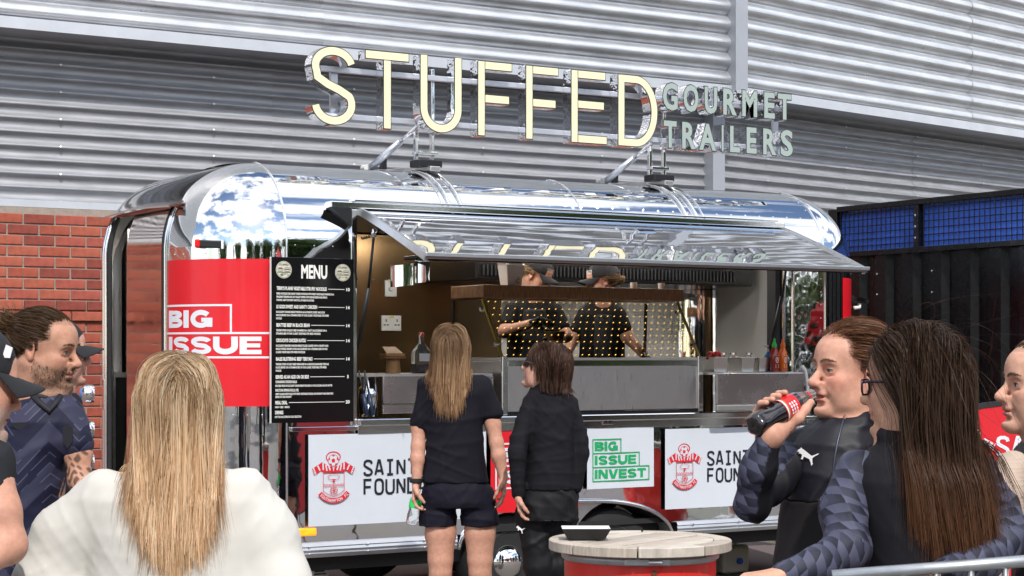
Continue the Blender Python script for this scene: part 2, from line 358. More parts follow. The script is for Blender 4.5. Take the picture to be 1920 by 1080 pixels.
# ================================================================== the food trailer
UA, UB, RC = 0.03, 3.88, 0.5                  # straight front runs from UA to UB, corners of radius RC
ZB, ZS, ZT = .47, 2.1, 2.6                   # body bottom, start of the roof curve, roof top
HL, HR, HB = .454, 3.512, 1.115              # serving hatch
tr = thing('food_trailer', (1.94, 1.0, 0), 'polished chrome food trailer with rounded ends and its serving hatch open', 'trailer')
def P(name, mb, m, smooth=False, parent=tr, **k): return mb.build(name, m, parent, smooth=smooth, **k)
def rivets(pts, nrm, parent, r=.006, m=None):
    mb = MB()
    for p, q in zip(pts, nrm): mb.lathe([(r, 0), (r * .8, r * .5), (r * .3, r * .75)], p, 7, q)
    return tag(mb.build('rivets', m or chrome_flat, parent, fix=False), kind='stuff')
def fil(a): return .5 - .5 * math.cos(a), 2.1 + .5 * math.sin(a)
AH = math.asin((2.318 - 2.1) / .5)
# lower front with the wheel arch cut out
AC, AW = 1.873, .765
def archz(u):
    x = abs((u - AC) / AW)
    return ZB if x >= 1 else max(ZB, .395 + .225 * (1 - x ** 2.6) ** .5)
us = sorted(set(list(np.linspace(UA, UB, 50)) + list(np.linspace(AC - AW, AC + AW, 60))))
mb = MB(); mb.grid(lambda a, b: (us[int(round(a * (len(us) - 1)))], 0, archz(us[int(round(a * (len(us) - 1)))]) * (1 - b) + HB * b), len(us) - 1, 6)
P('lower_panel', mb, chrome, True, fix=False)
arch_pts = [(AC + AW * math.sin(t), -.006, .385 + .245 * (1 - abs(math.sin(t)) ** 2.6) ** .5) for t in np.linspace(-math.pi / 2, math.pi / 2, 50)]
P('arch_trim', MB().tube(arch_pts, .014, 8), chrome_flat, True)
grey_in = mat('arch_liner', (.22, .22, .23), .6)
mb = MB()
mb.grid(lambda a, b: (arch_pts[int(round(a * 49))][0], .0 + .32 * b, arch_pts[int(round(a * 49))][2]), 49, 1)
P('arch_liner', mb, grey_in, True, fix=False)
def spat(u):
    z = arch_pts[0][2]; x = abs((u - AC) / AW); return .385 + .245 * (max(0, 1 - x ** 2.6)) ** .5
mb = MB(); uu = np.linspace(1.62, 2.13, 24)          # grey plate between the two wheels
def lowz(u):
    a = min(abs(u - 1.479), abs(u - 2.23)); return .285 + math.sqrt(max(0, .335 ** 2 - a * a)) if a < .335 else .3
mb.grid(lambda a, b: (uu[int(round(a * 23))], .03, lowz(uu[int(round(a * 23))]) * (1 - b) + spat(uu[int(round(a * 23))]) * b), 23, 1)
P('arch_plate', mb, alu, fix=False)
# upper front, left and right of the hatch
for a0, a1 in ((UA, HL), (HR, UB)):
    P('side_panel', MB().grid(lambda a, b: (a0 + (a1 - a0) * a, 0, HB + (ZS - HB) * b), 3, 8), chrome, True, fix=False)
    P('roof_panel', MB().grid(lambda a, b: (a0 + (a1 - a0) * a, *fil(AH * b)), 3, 8), chrome, True, fix=False)
roofm = mat('chrome_roof', (.80, .81, .82), .05, 1, bump=.10, bscale=2.0, bdist=.02)
seams = [UA, 1.05, 2.02, 2.95, UB]
for a0, a1 in zip(seams[:-1], seams[1:]):
    P('roof_panel', MB().grid(lambda a, b: (a0 + (a1 - a0) * a, *fil(AH + (math.pi / 2 - AH) * b)), 6, 22), roofm, True, fix=False)
P('roof', MB().grid(lambda a, b: (UA + (UB - UA) * a, .5 + b, 2.6 + .03 * math.sin(math.pi * b)), 12, 10), roofm, True, fix=False)
P('back_wall', MB().grid(lambda a, b: (UA + (UB - UA) * a, 2.0, ZB + (ZS - ZB) * b), 4, 4), chrome, True, fix=False)
P('back_roof', MB().grid(lambda a, b: (UA + (UB - UA) * a, 2 - fil(b * math.pi / 2)[0], fil(b * math.pi / 2)[1]), 4, 12), roofm, True, fix=False)
# corners: upright quarter cylinder and quarter dome
for cu, cv, t0 in ((UA, .5, 180), (UB, .5, 270), (UB, 1.5, 0), (UA, 1.5, 90)):
    T = lambda a: math.radians(t0 + 90 * a)
    P('corner_panel', MB().grid(lambda a, b: (cu + RC * math.cos(T(a)), cv + RC * math.sin(T(a)), ZB + (ZS - ZB) * b), 18, 8), chrome, True, fix=False)
    P('dome_panel', MB().grid(lambda a, b: (cu + RC * math.cos(T(a)) * math.cos(b * math.pi / 2), cv + RC * math.sin(T(a)) * math.cos(b * math.pi / 2), ZS + .5 * math.sin(b * math.pi / 2)), 22, 22), roofm, True, fix=False)
# end walls; the left one has a doorway, the right one a small window
DV0, DV1, DVM, DZ = .512, 1.46, 1.08, 2.33
def endp(sgn, v, s):                                   # s: height, following the roof curve
    if s <= ZS: return (UA - .5 if sgn < 0 else UB + .5, v, s)
    a = math.asin(min(1, (s - ZS) / .5)); k = .5 * math.cos(a)
    return (UA - k if sgn < 0 else UB + k, v, s)
def endstrip(v0, v1, s0, s1, sgn=-1, m=chrome, name='end_panel', n=14):
    return P(name, MB().grid(lambda a, b: endp(sgn, v0 + (v1 - v0) * a, s0 + (s1 - s0) * b), 4, n), m, True, fix=False)
endstrip(.5, DV0, ZB, DZ, n=20); endstrip(DV1, 1.5, ZB, DZ, n=20)
mb = MB(); mb.grid(lambda a, b: endp(-1, .5 + a, ZS + .5 * math.sin(math.asin((DZ - ZS) / .5) + (math.pi / 2 - math.asin((DZ - ZS) / .5)) * b)), 8, 16); P('end_roof', mb, roofm, True, fix=False)
mb = MB(); mb.grid(lambda a, b: endp(1, .5 + a, ZS + .5 * math.sin(math.pi / 2 * b)), 8, 16); P('end_roof', mb, roofm, True, fix=False)
endstrip(.5, 1.5, ZB, 1.30, 1); endstrip(.5, .58, 1.30, ZS, 1); endstrip(1.3, 1.5, 1.3, ZS, 1); endstrip(.58, 1.3, 1.95, ZS, 1)
leafm = mat('brushed_door', (.66, .60, .57), .09, 1, bump=.05, bscale=3, bdist=.02, rvar=.05)
lf = MB(); lf.sheet(lambda a, b, k: tuple(np.array(endp(-1, DV0 + .012 + (DVM - DV0 - .012) * a, .5 + (DZ - .52) * b)) + np.array([-.022 + .03 * k, 0, 0])), 4, 24, .02)
leaf = P('door_leaf', lf, leafm, True, auto=.7)
for vv, rr in ((DV0, .014), (DV1, .016), (DV1 + .045, .010)):
    P('door_frame', MB().tube([tuple(np.array(endp(-1, vv, s)) + np.array([-.012, 0, 0])) for s in np.linspace(.5, DZ, 26)], rr, 8), chrome_flat if rr != .014 else black_plastic, True)
P('door_frame', MB().tube([tuple(np.array(endp(-1, DV0 - .012, s)) + np.array([-.008, 0, 0])) for s in np.linspace(.5, DZ, 26)], .010, 8), chrome_flat, True)
P('door_seal', MB().tube([tuple(np.array(endp(-1, DV1 - .03, s)) + np.array([.0, 0, 0])) for s in np.linspace(.5, DZ, 26)], .014, 6), rubber, True)
P('door_latch', MB().box((-.50, DV1 - .005, 1.18), (-.485, DV1 + .03, 1.36)), chrome_flat, bevel=.004)
# rain gutter over the door
mb = MB(); mb.sheet(lambda a, b, k: tuple(np.array(endp(-1, .42 + 1.24 * a, 2.375)) + np.array([-.015 - .085 * b, 0, .012 - .03 * b - .05 * abs(a - .45) - .010 * k])), 14, 3, .01)
P('rain_gutter', mb, mat('gutter_metal', (.55, .50, .48), .2, 1, var=.1), True, auto=.6)
# seams and rivets on the left and right corners
for cu in (UA, UB):
    P('seam_trim', MB().tube([(cu, -.004, z) for z in np.linspace(ZB, ZS, 6)] + [(cu, fil(a)[0] - .004 * math.cos(a), fil(a)[1] + .004 * math.sin(a)) for a in np.linspace(.08, 1.5, 18)], .005, 6), chrome_flat, True)
for q in seams[1:-1]:
    P('seam_trim', MB().tube([(q, fil(a)[0] - .002, fil(a)[1] + .002) for a in np.linspace(AH + .1, 1.55, 14)], .004, 6), chrome_flat, True)
pts = []; nr = []
for u in np.arange(.08, 3.85, .115):
    for a in ((.66,) if HL < u < HR else (.02, .66)): pts.append((u, *fil(a))); nr.append((0, -math.cos(a), math.sin(a)))
for a in np.arange(.1, 1.45, .18):
    for u in (-.0 + .03, UB - .03, .97, 1.97): pts.append((u, *fil(a))); nr.append((0, -math.cos(a), math.sin(a)))
for t in np.arange(182, 270, 9):
    for z in (2.06, .52, 1.18): pts.append((UA + RC * math.cos(math.radians(t)), .5 + RC * math.sin(math.radians(t)), z)); nr.append((math.cos(math.radians(t)), math.sin(math.radians(t)), 0))
for t in np.arange(272, 358, 9):
    for z in (2.06, .52): pts.append((UB + RC * math.cos(math.radians(t)), .5 + RC * math.sin(math.radians(t)), z)); nr.append((math.cos(math.radians(t)), math.sin(math.radians(t)), 0))
for z in np.arange(.56, 2.08, .085):
    for u in (UB - .035, .03): pts.append((u, 0, z)); nr.append((0, -1, 0))
for u in np.arange(.06, .44, .08): pts.append((u, 0, 1.135)); nr.append((0, -1, 0))
rivets(pts, nr, tr, .0045)
# long rails
P('hatch_rail', MB().box((.295, -.012, 2.326), (HR + .02, .07, 2.362)), chrome_flat, bevel=.005)
P('hatch_rail', MB().box((.43, -.030, 2.364), (HR - .05, .045, 2.376)), chrome_flat, bevel=.003)
P('rail_bracket', MB().poly([(0, 0), (.125, 0), (.125, -.10)], lambda x, y, t: (.285 + x, .04 - t, 2.325 + y), 0, .07), mat('dark_metal', (.05, .05, .055), .35, .8))
P('body_rail', MB().box((UA + .02, -.018, 1.086), (UB - .02, -.001, 1.112)), chrome_flat, bevel=.004)
def trim_path(z, off):
    p = [(RC * math.cos(math.radians(t)) * (1 + off / RC), .5 + RC * math.sin(math.radians(t)) * (1 + off / RC), z) for t in np.linspace(185, 270, 10)]
    return p
trimm = mat('anodised_trim', (.60, .61, .64), .38, .9, var=.06, vscale=9)
for a0, a1, lft in ((UA, AC - AW - .02, 1), (AC + AW + .02, UB, 0)):
    pr2 = [(0, 0), (0, -.022), (.022, -.034), (.028, -.028), (.042, -.034), (.056, -.028), (.062, -.034), (.082, -.022), (.082, 0)]
    base = [(a0, 0, 0), (a1, 0, 0)]
    if lft: base = [(UA + RC * math.cos(math.radians(t)), .5 + RC * math.sin(math.radians(t)), 1) for t in np.linspace(182, 269, 12)] + base
    else: base = base + [(UB + RC * math.cos(math.radians(t)), .5 + RC * math.sin(math.radians(t)), 1) for t in np.linspace(271, 358, 12)]
    def tp(i, j):
        x, y, k = base[i]; d, o = pr2[j]
        if k: c = UA if lft else UB; nx, ny = (x - c) / RC, (y - .5) / RC
        else: nx, ny = 0, -1
        return (x - o * nx, y - o * ny, .391 + d)
    mb = MB(); nb = len(base) - 1; mb.grid(lambda a, b: tp(int(round(a * nb)), int(round(b * 8))), nb, 8)
    P('bottom_trim', mb, trimm, fix=False)
    pts = [(u, -.033, z) for u in np.arange(a0 + .12, a1, .36) for z in (.412, .452)]
    rivets(pts, [(0, -1, 0)] * len(pts), tr, .008)
# hatch frame
for u0, u1 in ((HL - .035, HL), (HR, HR + .03)): P('hatch_jamb', MB().box((u0, -.012, HB), (u1, .10, 2.32)), chrome_flat, bevel=.004)
P('hatch_seal', MB().box((HR - .045, .005, HB), (HR - .003, .09, 2.31)), rubber)
P('hatch_jamb', MB().box((HR + .09, -.010, HB), (HR + .105, .0, 2.09)), chrome_flat, bevel=.003)
P('hatch_sill', MB().box((HL, -.05, HB - .005), (HR + .1, .12, HB + .035)), chrome_flat, bevel=.006)
P('hatch_sill', MB().box((HL, -.025, HB - .05), (HR, -.0185, HB - .006)), chrome_flat, bevel=.002)
for u in (1.02, 2.1, 3.2):
    hg = P('hatch_hinge', MB().box((u, -.032, HB - .03), (u + .075, -.026, HB + .01)), chrome_flat, bevel=.004)
    rivets([(u + .02, -.034, HB - .01), (u + .055, -.034, HB - .01)], [(0, -1, 0)] * 2, hg, .007, black_plastic)
# raised hatch lid
lidp = [(.045, 2.318), (.02, 2.322), (-.03, 2.318), (-.08, 2.303), (-.14, 2.283), (-.30, 2.225), (-.45, 2.168), (-.60, 2.109), (-.70, 2.069), (-.795, 2.030)]
lidm = mat('chrome_lid', (.82, .82, .83), .03, 1, bump=.2, bscale=2.2, bdist=.02, stretch=(.25, 1, 1))
mb = MB(); mb.grid(lambda a, b: (HL + .01 + (HR - HL - .02) * a, *lidp[int(round(b * 9))]), 24, 9); lid = P('hatch_lid', mb, lidm, True, fix=False)
under = mat('lid_lining', (.02, .02, .021), .4)
mb = MB(); mb.grid(lambda a, b: (HL + .012 + (HR - HL - .024) * a, lidp[int(round(b * 9))][0] + .006, lidp[int(round(b * 9))][1] - .026), 4, 9); mb.build('lid_lining', under, lid, fix=False)
for u in (HL + .008, HR - .008):
    mb = MB()
    for (v0, z0), (v1, z1) in zip(lidp[:-1], lidp[1:]): mb.bar((u, v0, z0 - .010), (u, v1, z1 - .010), .018, .042)
    mb.build('lid_edge', alu, lid)
mb = MB().box((HL - .002, -.812, 2.022), (HR + .02, -.790, 2.044)); mb.build('lid_edge', alu, lid, bevel=.003)
MB().box((HL + .01, -.80, 2.010), (HR + .012, -.78, 2.021)).build('lid_lip', mat('lip_brown', (.30, .22, .21), .3, .8), lid)
# bent deflector below the lid corner
mb = MB(); mb.grid(lambda a, b: (HL + .03 + .02 * a, -.79 + .36 * a * .55, 2.0 - .11 * b + .06 * math.sin(a * 3.1) * (1 - b)), 10, 6)
mb.grid(lambda a, b: (HL + .035 - .075 * math.sin(a * 2.6), -.60 + .17 * a, 1.995 - .115 * b - .01 * math.sin(a * 3)), 10, 6)
mb.build('lid_deflector', chrome, lid, smooth=True, fix=False)
# perforated black lamp tray under the lid: hundreds of small holes read as a dark band
MB().box((HL + .15, -.55, 2.03), (2.25, -.28, 2.05)).build('lamp_tray', mat('tray_black', (.015, .015, .016), .3, .5), lid, bevel=.004)
# gas struts
for u, v1, z1, z0 in ((HL + .035, -.16, 2.25, 1.55), (HR - .06, -.16, 2.25, 1.55)):
    st = P('gas_strut', MB().tube([(u - .01, .03, z0), (u, -.08, (z0 + z1) / 2 - .02)], .013, 8), black_plastic, True)
    MB().tube([(u, -.08, (z0 + z1) / 2 - .03), (u + .005, v1 + .02, z1 - .06)], .008, 8).build('rod', black_plastic, st, True)
    MB().tube([(u + .003, v1 + .03, z1 - .09), (u + .005, v1 + .018, z1 - .045)], .013, 8).build('rod_end', chrome_flat, st, True)
for du in (0, .035):
    st = P('gas_strut', MB().tube([(HL + .05 + du, -.035, 1.17), (HL + .035 + du, -.02, 1.29)], .012, 8), mat('strut_blue', (.02, .035, .08), .35), True)
    MB().tube([(HL + .035 + du, -.02, 1.29), (HL + .015 + du, .0, 1.42)], .006, 8).build('rod', black_plastic, st, True)
P('coiled_cable', MB().tube([(HL + .02 + .14 * t + .006 * math.cos(40 * t * 2), -.02 - .10 * t, 2.16 + .13 * t * t + .006 * math.sin(40 * t * 2)) for t in np.linspace(0, 1, 90)], .0035, 5), black_plastic, True)

# ------------------------------------------------------------------ inside
steel_brown_reflection = mat('steel_brown_reflection', (.21, .135, .065), .24, .9, bump=.16, bscale=2.2, bdist=.02, stretch=(1, 1, .35), var=.35, vscale=1.6)  # brushed steel, its warm reflections painted in as brown
P('inner_wall', MB().box((-.19, 1.90, .5), (.6, 1.93, 2.30)), steel); P('inner_wall', MB().box((.603, 1.90, .5), (2.55, 1.93, 2.32)), steel_brown_reflection); P('ceiling_lamp', MB().box((-.2, 1.2, 2.30), (.35, 1.25, 2.328)), mat('tube_lamp', (1, 1, 1), .4, emit=(1, .94, .86), estr=22))  # ceiling lamp near the doorway is added to brighten the steel there
P('inner_wall', MB().box((2.553, 1.90, .5), (4.1, 1.93, 2.30)), mat('wall_steel', (.88, .87, .85), .5, .85, bump=.02, bscale=2.5, bdist=.02, rvar=.06, vscale=2))
def wallhole():
    mb = MB()
    mb.box((4.27, .93, .5), (4.29, 1.89, 2.3)); mb.box((4.27, .1, .5), (4.29, .93, 1.30)); mb.box((4.27, .1, 1.96), (4.29, .93, 2.3)); mb.box((4.27, .1, 1.302), (4.29, .50, 1.958)); return mb
for a, b in (((4.27, .93, .5), (4.29, 1.66, 2.22)), ((4.27, .32, .5), (4.29, .928, 1.30)), ((4.27, .32, 1.96), (4.29, .928, 2.22)), ((4.27, .32, 1.302), (4.29, .50, 1.958))):
    P('inner_wall', MB().box(a, b), mat('wall_steel', (.88, .87, .85), .5, .85, bump=.02, bscale=2.5, bdist=.02, rvar=.06, vscale=2))
P('inner_window_frame', MB().tube([(4.262, .93, 1.3), (4.262, .93, 1.96), (4.262, .5, 1.96), (4.262, .5, 1.3), (4.262, .93, 1.3)], .012, 6), chrome_flat)
P('inner_floor', MB().box((-.45, .03, .47), (4.3, 1.95, .5)), rubber)
P('inner_ceiling', MB().box((-.02, .22, 2.33), (3.95, 1.8, 2.35)), mat('ceiling_dark', (.10, .10, .10), .35, .6))
P('inner_partition', MB().box((.40, .05, .5), (.425, .9, 2.32)), steel_brown_reflection)
hood = P('extractor_hood', MB().box((1.9, 1.15, 2.0), (4.2, 1.88, 2.32)), mat('hood_dark', (.03, .03, .032), .22, .7), bevel=.01)
mb = MB()
for i in range(70): mb.box((1.95 + .03 * i, 1.135, 2.03), (1.962 + .03 * i, 1.149, 2.10))
tag(mb.build('filter_fins', mat('dark_metal'), hood, fix=False), kind='stuff')
pts = [(u, 1.898, 2.02) for u in np.arange(1.3, 4.2, .12)]
rivets(pts, [(0, -1, 0)] * len(pts), tr, .006)
lampm = mat('tube_lamp', (1, 1, 1), .4, emit=(1, .94, .86), estr=22)
for u0, u1, v in ((.9, 2.4, .55), (2.6, 4.1, .55), (1.2, 3.6, 1.05)): P('ceiling_lamp', MB().box((u0, v, 2.30), (u1, v + .05, 2.328)), lampm)  # lamp towards the right wall is added to brighten its steel
# sockets on the inner wall
p = onv(732, 541, 1.895)
sw = P('dimmer_switch', MB().box((p[0] - .045, 1.885, p[2] - .055), (p[0] + .045, 1.899, p[2] + .055)), white_plastic, bevel=.004)
MB().lathe([(.02, 0), (.02, .012), (.015, .016)], (p[0], 1.885, p[2]), 16, (0, -1, 0)).build('knob', white_plastic, sw, auto=.6)
MB().box((p[0] - .018, 1.8835, p[2] + .038), (p[0] + .018, 1.8845, p[2] + .048)).build('sticker', mat('sticker_yellow', (.7, .6, .05), .5), sw)
p = onv(733, 606, 1.895)
so = P('wall_socket', MB().box((p[0] - .075, 1.885, p[2] - .052), (p[0] + .075, 1.899, p[2] + .052)), white_plastic, bevel=.004)
for dx in (-.042, .042):
    for x, z, a, b in ((0, .018, .004, .009), (-.012, -.012, .008, .004), (.012, -.012, .008, .004)):
        MB().box((p[0] + dx + x - a, 1.8835, p[2] + z - b), (p[0] + dx + x + a, 1.8845, p[2] + z + b)).build('socket_hole', black_plastic, so)
MB().box((p[0] - .018, 1.8835, p[2] + .036), (p[0] + .018, 1.8845, p[2] + .046)).build('sticker', mat('sticker_yellow'), so)

# ------------------------------------------------------------------ serving counters
steel_light = mat('steel_front', (.66, .64, .64), .33, 1, bump=.04, bscale=30, stretch=(14, 1, 1), rvar=.06, vscale=4)
steel_warm = mat('steel_warm', (.54, .49, .50), .26, 1, bump=.05, bscale=4, bdist=.02, rvar=.06, vscale=3)
cl = P('left_counter', MB().box((HL + .004, .03, 1.385), (1.36, .62, 1.40)), steel)
MB().box((HL + .18, .02, 1.175), (1.36, .04, 1.384)).build('counter_front', steel_warm, cl, bevel=.003)
MB().lathe([(.055, 1.16), (.055, 1.384)], (HL + .115, .08, 0), 24).build('counter_column', chrome, cl, smooth=True)
MB().box((HL + .18, .012, 1.225), (1.36, .022, 1.233)).build('counter_lip', chrome_flat, cl)
G0, G1 = 1.40, 2.845
cm = P('display_counter', MB().box((G0, -.02, 1.17), (G1, .60, 1.475)), steel_light, bevel=.006)
for u in (G0 - .012, G1 - .026): MB().box((u, -.034, 1.155), (u + .038, -.0205, 1.50)).build('counter_post', chrome_flat, cm, bevel=.004)
MB().box((G0 + .03, -.026, 1.44), (G1 - .03, -.0205, 1.476)).build('counter_lip', chrome_flat, cm, bevel=.002)
MB().box((G0 - .005, -.03, 1.4765), (G1 + .004, .60, 1.492)).build('counter_top', steel, cm, bevel=.003)
MB().box((1.365, -.028, 1.145), (G1 + .02, .0, 1.168)).build('counter_lip', mat('dark_metal'), cm)
# glass display on top of the counter
wood = mat('wood_board', (.24, .115, .048), .42, var=.5, vscale=26, stretch=(5, 1, .6), bump=.1, bscale=60)
gl = P('glass_front', MB().add([(G0 + .01, -.012, 1.495), (G1 - .01, -.012, 1.495), (G1 - .01, .215, 1.842), (G0 + .01, .215, 1.842),
                               (G0 + .01, -.006, 1.495), (G1 - .01, -.006, 1.495), (G1 - .01, .221, 1.842), (G0 + .01, .221, 1.842)],
                              [(0, 1, 2, 3), (7, 6, 5, 4), (0, 4, 5, 1), (1, 5, 6, 2), (2, 6, 7, 3), (3, 7, 4, 0)]), glass, parent=cm)
for u in (G0 - .002, G1 - .006):
    MB().add([(u, -.01, 1.495), (u, .58, 1.495), (u, .56, 1.842), (u, .215, 1.842), (u + .006, -.01, 1.495), (u + .006, .58, 1.495), (u + .006, .56, 1.842), (u + .006, .215, 1.842)],
             [(0, 1, 2, 3), (7, 6, 5, 4), (0, 4, 5, 1), (1, 5, 6, 2), (2, 6, 7, 3), (3, 7, 4, 0)]).build('glass_side', glass, cm)
    MB().bar((u, -.016, 1.495), (u, .212, 1.842), .012, .014).build('glass_edge', mat('brass_edge', (.42, .30, .06), .3, .8), cm)
    for v, z in ((.03, 1.57), (.19, 1.78)): MB().lathe([(.012, 0), (.012, .03)], (u, v, z), 10, (-1, 0, 0)).build('glass_clamp', chrome_flat, cm)
    MB().bar((u, .57, 1.495), (u, .555, 1.842), .016, .016).build('glass_post', black_plastic, cm)
MB().box((G0 - .02, .165, 1.848), (G1 + .012, .56, 1.925)).build('wooden_shelf', wood, cm, bevel=.004)
led = mat('warm_led', (1, .75, .2), .4, emit=(1, .58, .08), estr=1.7)
mb = MB()
for r in range(9):
    k = .035 + r * .115; v = -.016 + .225 * k; z = 1.497 + .345 * k
    for c in range(30):
        u = G0 + .03 + c * .0485 + (.024 if r % 2 else 0)
        if u < G1 - .02: mb.bar((u - .0035, v - .004, z - .0022), (u + .0035, v - .004, z + .0022), .003, .003)
tag(mb.build('led_dots', led, cm, fix=False), kind='stuff')
# right shelf outside the hatch
rs = P('right_shelf', MB().box((G1 + .03, -.14, 1.385), (3.58, .5, 1.40)), steel)
MB().box((G1 + .03, -.15, 1.20), (3.575, -.135, 1.395)).build('shelf_front', steel_warm, rs, bevel=.004)
MB().box((G1 + .03, -.155, 1.165), (3.56, -.13, 1.196)).build('shelf_lip', steel, rs, bevel=.003)
MB().tube([(3.59, -.14, 1.16), (3.612, -.14, 1.22), (3.612, -.14, 1.32), (3.59, -.14, 1.41), (3.565, -.14, 1.435)], .012, 8).build('shelf_bracket', white_plastic, rs, smooth=True)

# ------------------------------------------------------------------ wheels and chassis
P('chassis', MB().box((.15, .12, .30), (3.75, 1.88, .469)), mat('chassis_dark', (.02, .02, .022), .6))
hubm = mat('chrome_hub', (.85, .85, .86), .04, 1)
rimm = mat('steel_rim', (.50, .51, .54), .4, .6)
def wheel(u, v, near):
    t = P('wheel', MB().lathe([(.175, -.085), (.235, -.09), (.272, -.075), (.285, -.04), (.285, .04), (.272, .075), (.235, .09), (.175, .085)], (u, v, .287), 36, (0, 1, 0)), rubber, auto=.5)
    MB().lathe([(.0, -.05), (.14, -.05), (.165, -.075), (.178, -.086), (.180, -.07), (.16, -.04), (.16, .06), (.178, .086), (.15, .07), (.12, .0), (0, .0)], (u, v, .287), 32, (0, 1, 0)).build('rim', rimm, t, auto=.6)
    if near:
        MB().lathe([(.112 * math.cos(a), -.05 - .085 * math.sin(a)) for a in np.linspace(0, 1.55, 12)], (u, v, .287), 32, (0, 1, 0)).build('hub_cap', hubm, t, smooth=True)
wheel(1.479, .13, True); wheel(2.23, .13, True); wheel(1.479, 1.87, False); wheel(2.23, 1.87, False)
P('axle', MB().tube([(1.479, .2, .30), (1.479, 1.8, .30)], .04, 10), rubber, True)
P('axle', MB().tube([(2.23, .2, .30), (2.23, 1.8, .30)], .04, 10), rubber, True)
P('marker_lamp', MB().box((.085, -.024, .512), (.20, -.001, .555)), mat('amber_lens', (.9, .35, .02), .2, emit=(1, .22, .01), estr=1.1, var=.3, vscale=40), bevel=.008)
# clearance lamp sticking out of the dome
d = FW + RT * (392 - 960) / FPX + UP * (HY - 457) / FPX; d = d / np.linalg.norm(d); oc = CAM - np.array([UA, .5, 2.1]); bq = oc @ d; tq = -bq - math.sqrt(bq * bq - (oc @ oc - .25)); pc = CAM + d * tq
lp = P('clearance_lamp', MB().bar(pc - RT * .055, pc + RT * .07 - UP * .005, .05, .042), black_plastic, bevel=.006)
MB().bar(pc - RT * .075 - FW * .004, pc - RT * .045 - FW * .004, .054, .047).build('lamp_lens', mat('red_lens', (.7, .01, .01), .15), lp, bevel=.008)
MB().bar(pc + RT * .07 - UP * .005, pc + RT * .082 - UP * .005, .054, .047).build('lamp_rim', white_plastic, lp)
for z in (1.27, 1.05, .85):
    tl = P('tail_lamp', MB().lathe([(.055, 0), (.06, .03), (.055, .06), (.04, .075)], (-.46, 1.75, z), 20, (-1, .25, 0)), chrome_flat, auto=.6)
    MB().lathe([(.04, .075), (.03, .085), (0, .09)], (-.46, 1.75, z), 20, (-1, .25, 0)).build('lamp_lens', mat('lens_blue_reflection', (.08, .18, .45), .08), tl, smooth=True)  # blue reflected by these lamps is painted as the lens colour
# end window flap on the right
fl = P('window_flap', MB().bar((UB + .5, .94, 1.95), (UB + .90, .94, 1.885), .72, .022), alu)
MB().bar((UB + .5, .576, 1.952), (UB + .90, .576, 1.887), .012, .03).build('flap_edge', chrome_flat, fl)
MB().tube([(UB + .84, .60, 1.875), (UB + .84, .60, 1.845), (UB + .79, .60, 1.84)], .014, 8).build('flap_knob', white_plastic, fl, True)

# ------------------------------------------------------------------ red corner print
def cyl(c, s0, dirn, z0, off):           # wraps flat print around an upright corner
    return lambda x, y, t: (c[0] + (RC + off + t) * math.cos(s0 + dirn * x / RC), c[1] + (RC + off + t) * math.sin(s0 + dirn * x / RC), z0 + y)
fr = cyl((UA, .5), math.radians(182), 1, 0, .003)
Ltot = RC * math.radians(80.5)
rp = MB(); rp.grid(lambda a, b: fr(Ltot * a, 1.227 + .803 * b, 0), 28, 1)
rd = P('red_print', rp, red_vinyl, True, fix=False)
def outline(pts, wd, frm, t=.001, closed=False):
    mb = MB(); mb.strip(pts, wd, frm, t, t + .0005, closed); return mb
def dense(pts, n=20):
    o = []
    for a, b in zip(pts[:-1], pts[1:]): o += [(a[0] + (b[0] - a[0]) * k / n, a[1] + (b[1] - a[1]) * k / n) for k in range(n)]
    return o + [pts[-1]]
for pl in (dense([(0, 1.778), (.46, 1.778)]) + dense([(.46, 1.778), (.46, 1.632)], 4)[1:], dense([(0, 1.626), (Ltot, 1.626)]), dense([(0, 1.494), (Ltot, 1.494)])):
    outline(pl, .011, fr).build('print_line', white_vinyl, rd, fix=False)
def bigtext(body, h, frm, off, sx, m, par, x0, y0, name='print_lettering', t=.0015, clip=None, sp=1.0):
    mb = text_mb(body, h / .72, lambda x, y, q: (x, y, q), off, sx, sp=sp)
    V = np.concatenate(mb.v); me_f = mb.f
    bmx = bmesh.new()
    vv = [bmx.verts.new(p) for p in V]
    for f in me_f:
        try: bmx.faces.new([vv[i] for i in f])
        except ValueError: pass
    if clip:
        bmesh.ops.bisect_plane(bmx, geom=bmx.verts[:] + bmx.edges[:] + bmx.faces[:], plane_co=(clip - x0, 0, 0), plane_no=(1, 0, 0), clear_outer=True)
    bmx.verts.index_update()
    o = MB(); o.add([frm(x0 + v.co.x, y0 + v.co.y, t) for v in bmx.verts], [tuple(v.index for v in f.verts) for f in bmx.faces]); bmx.free()
    o.w = V[:, 0].max()
    return o.build(name, m, par, fix=False)
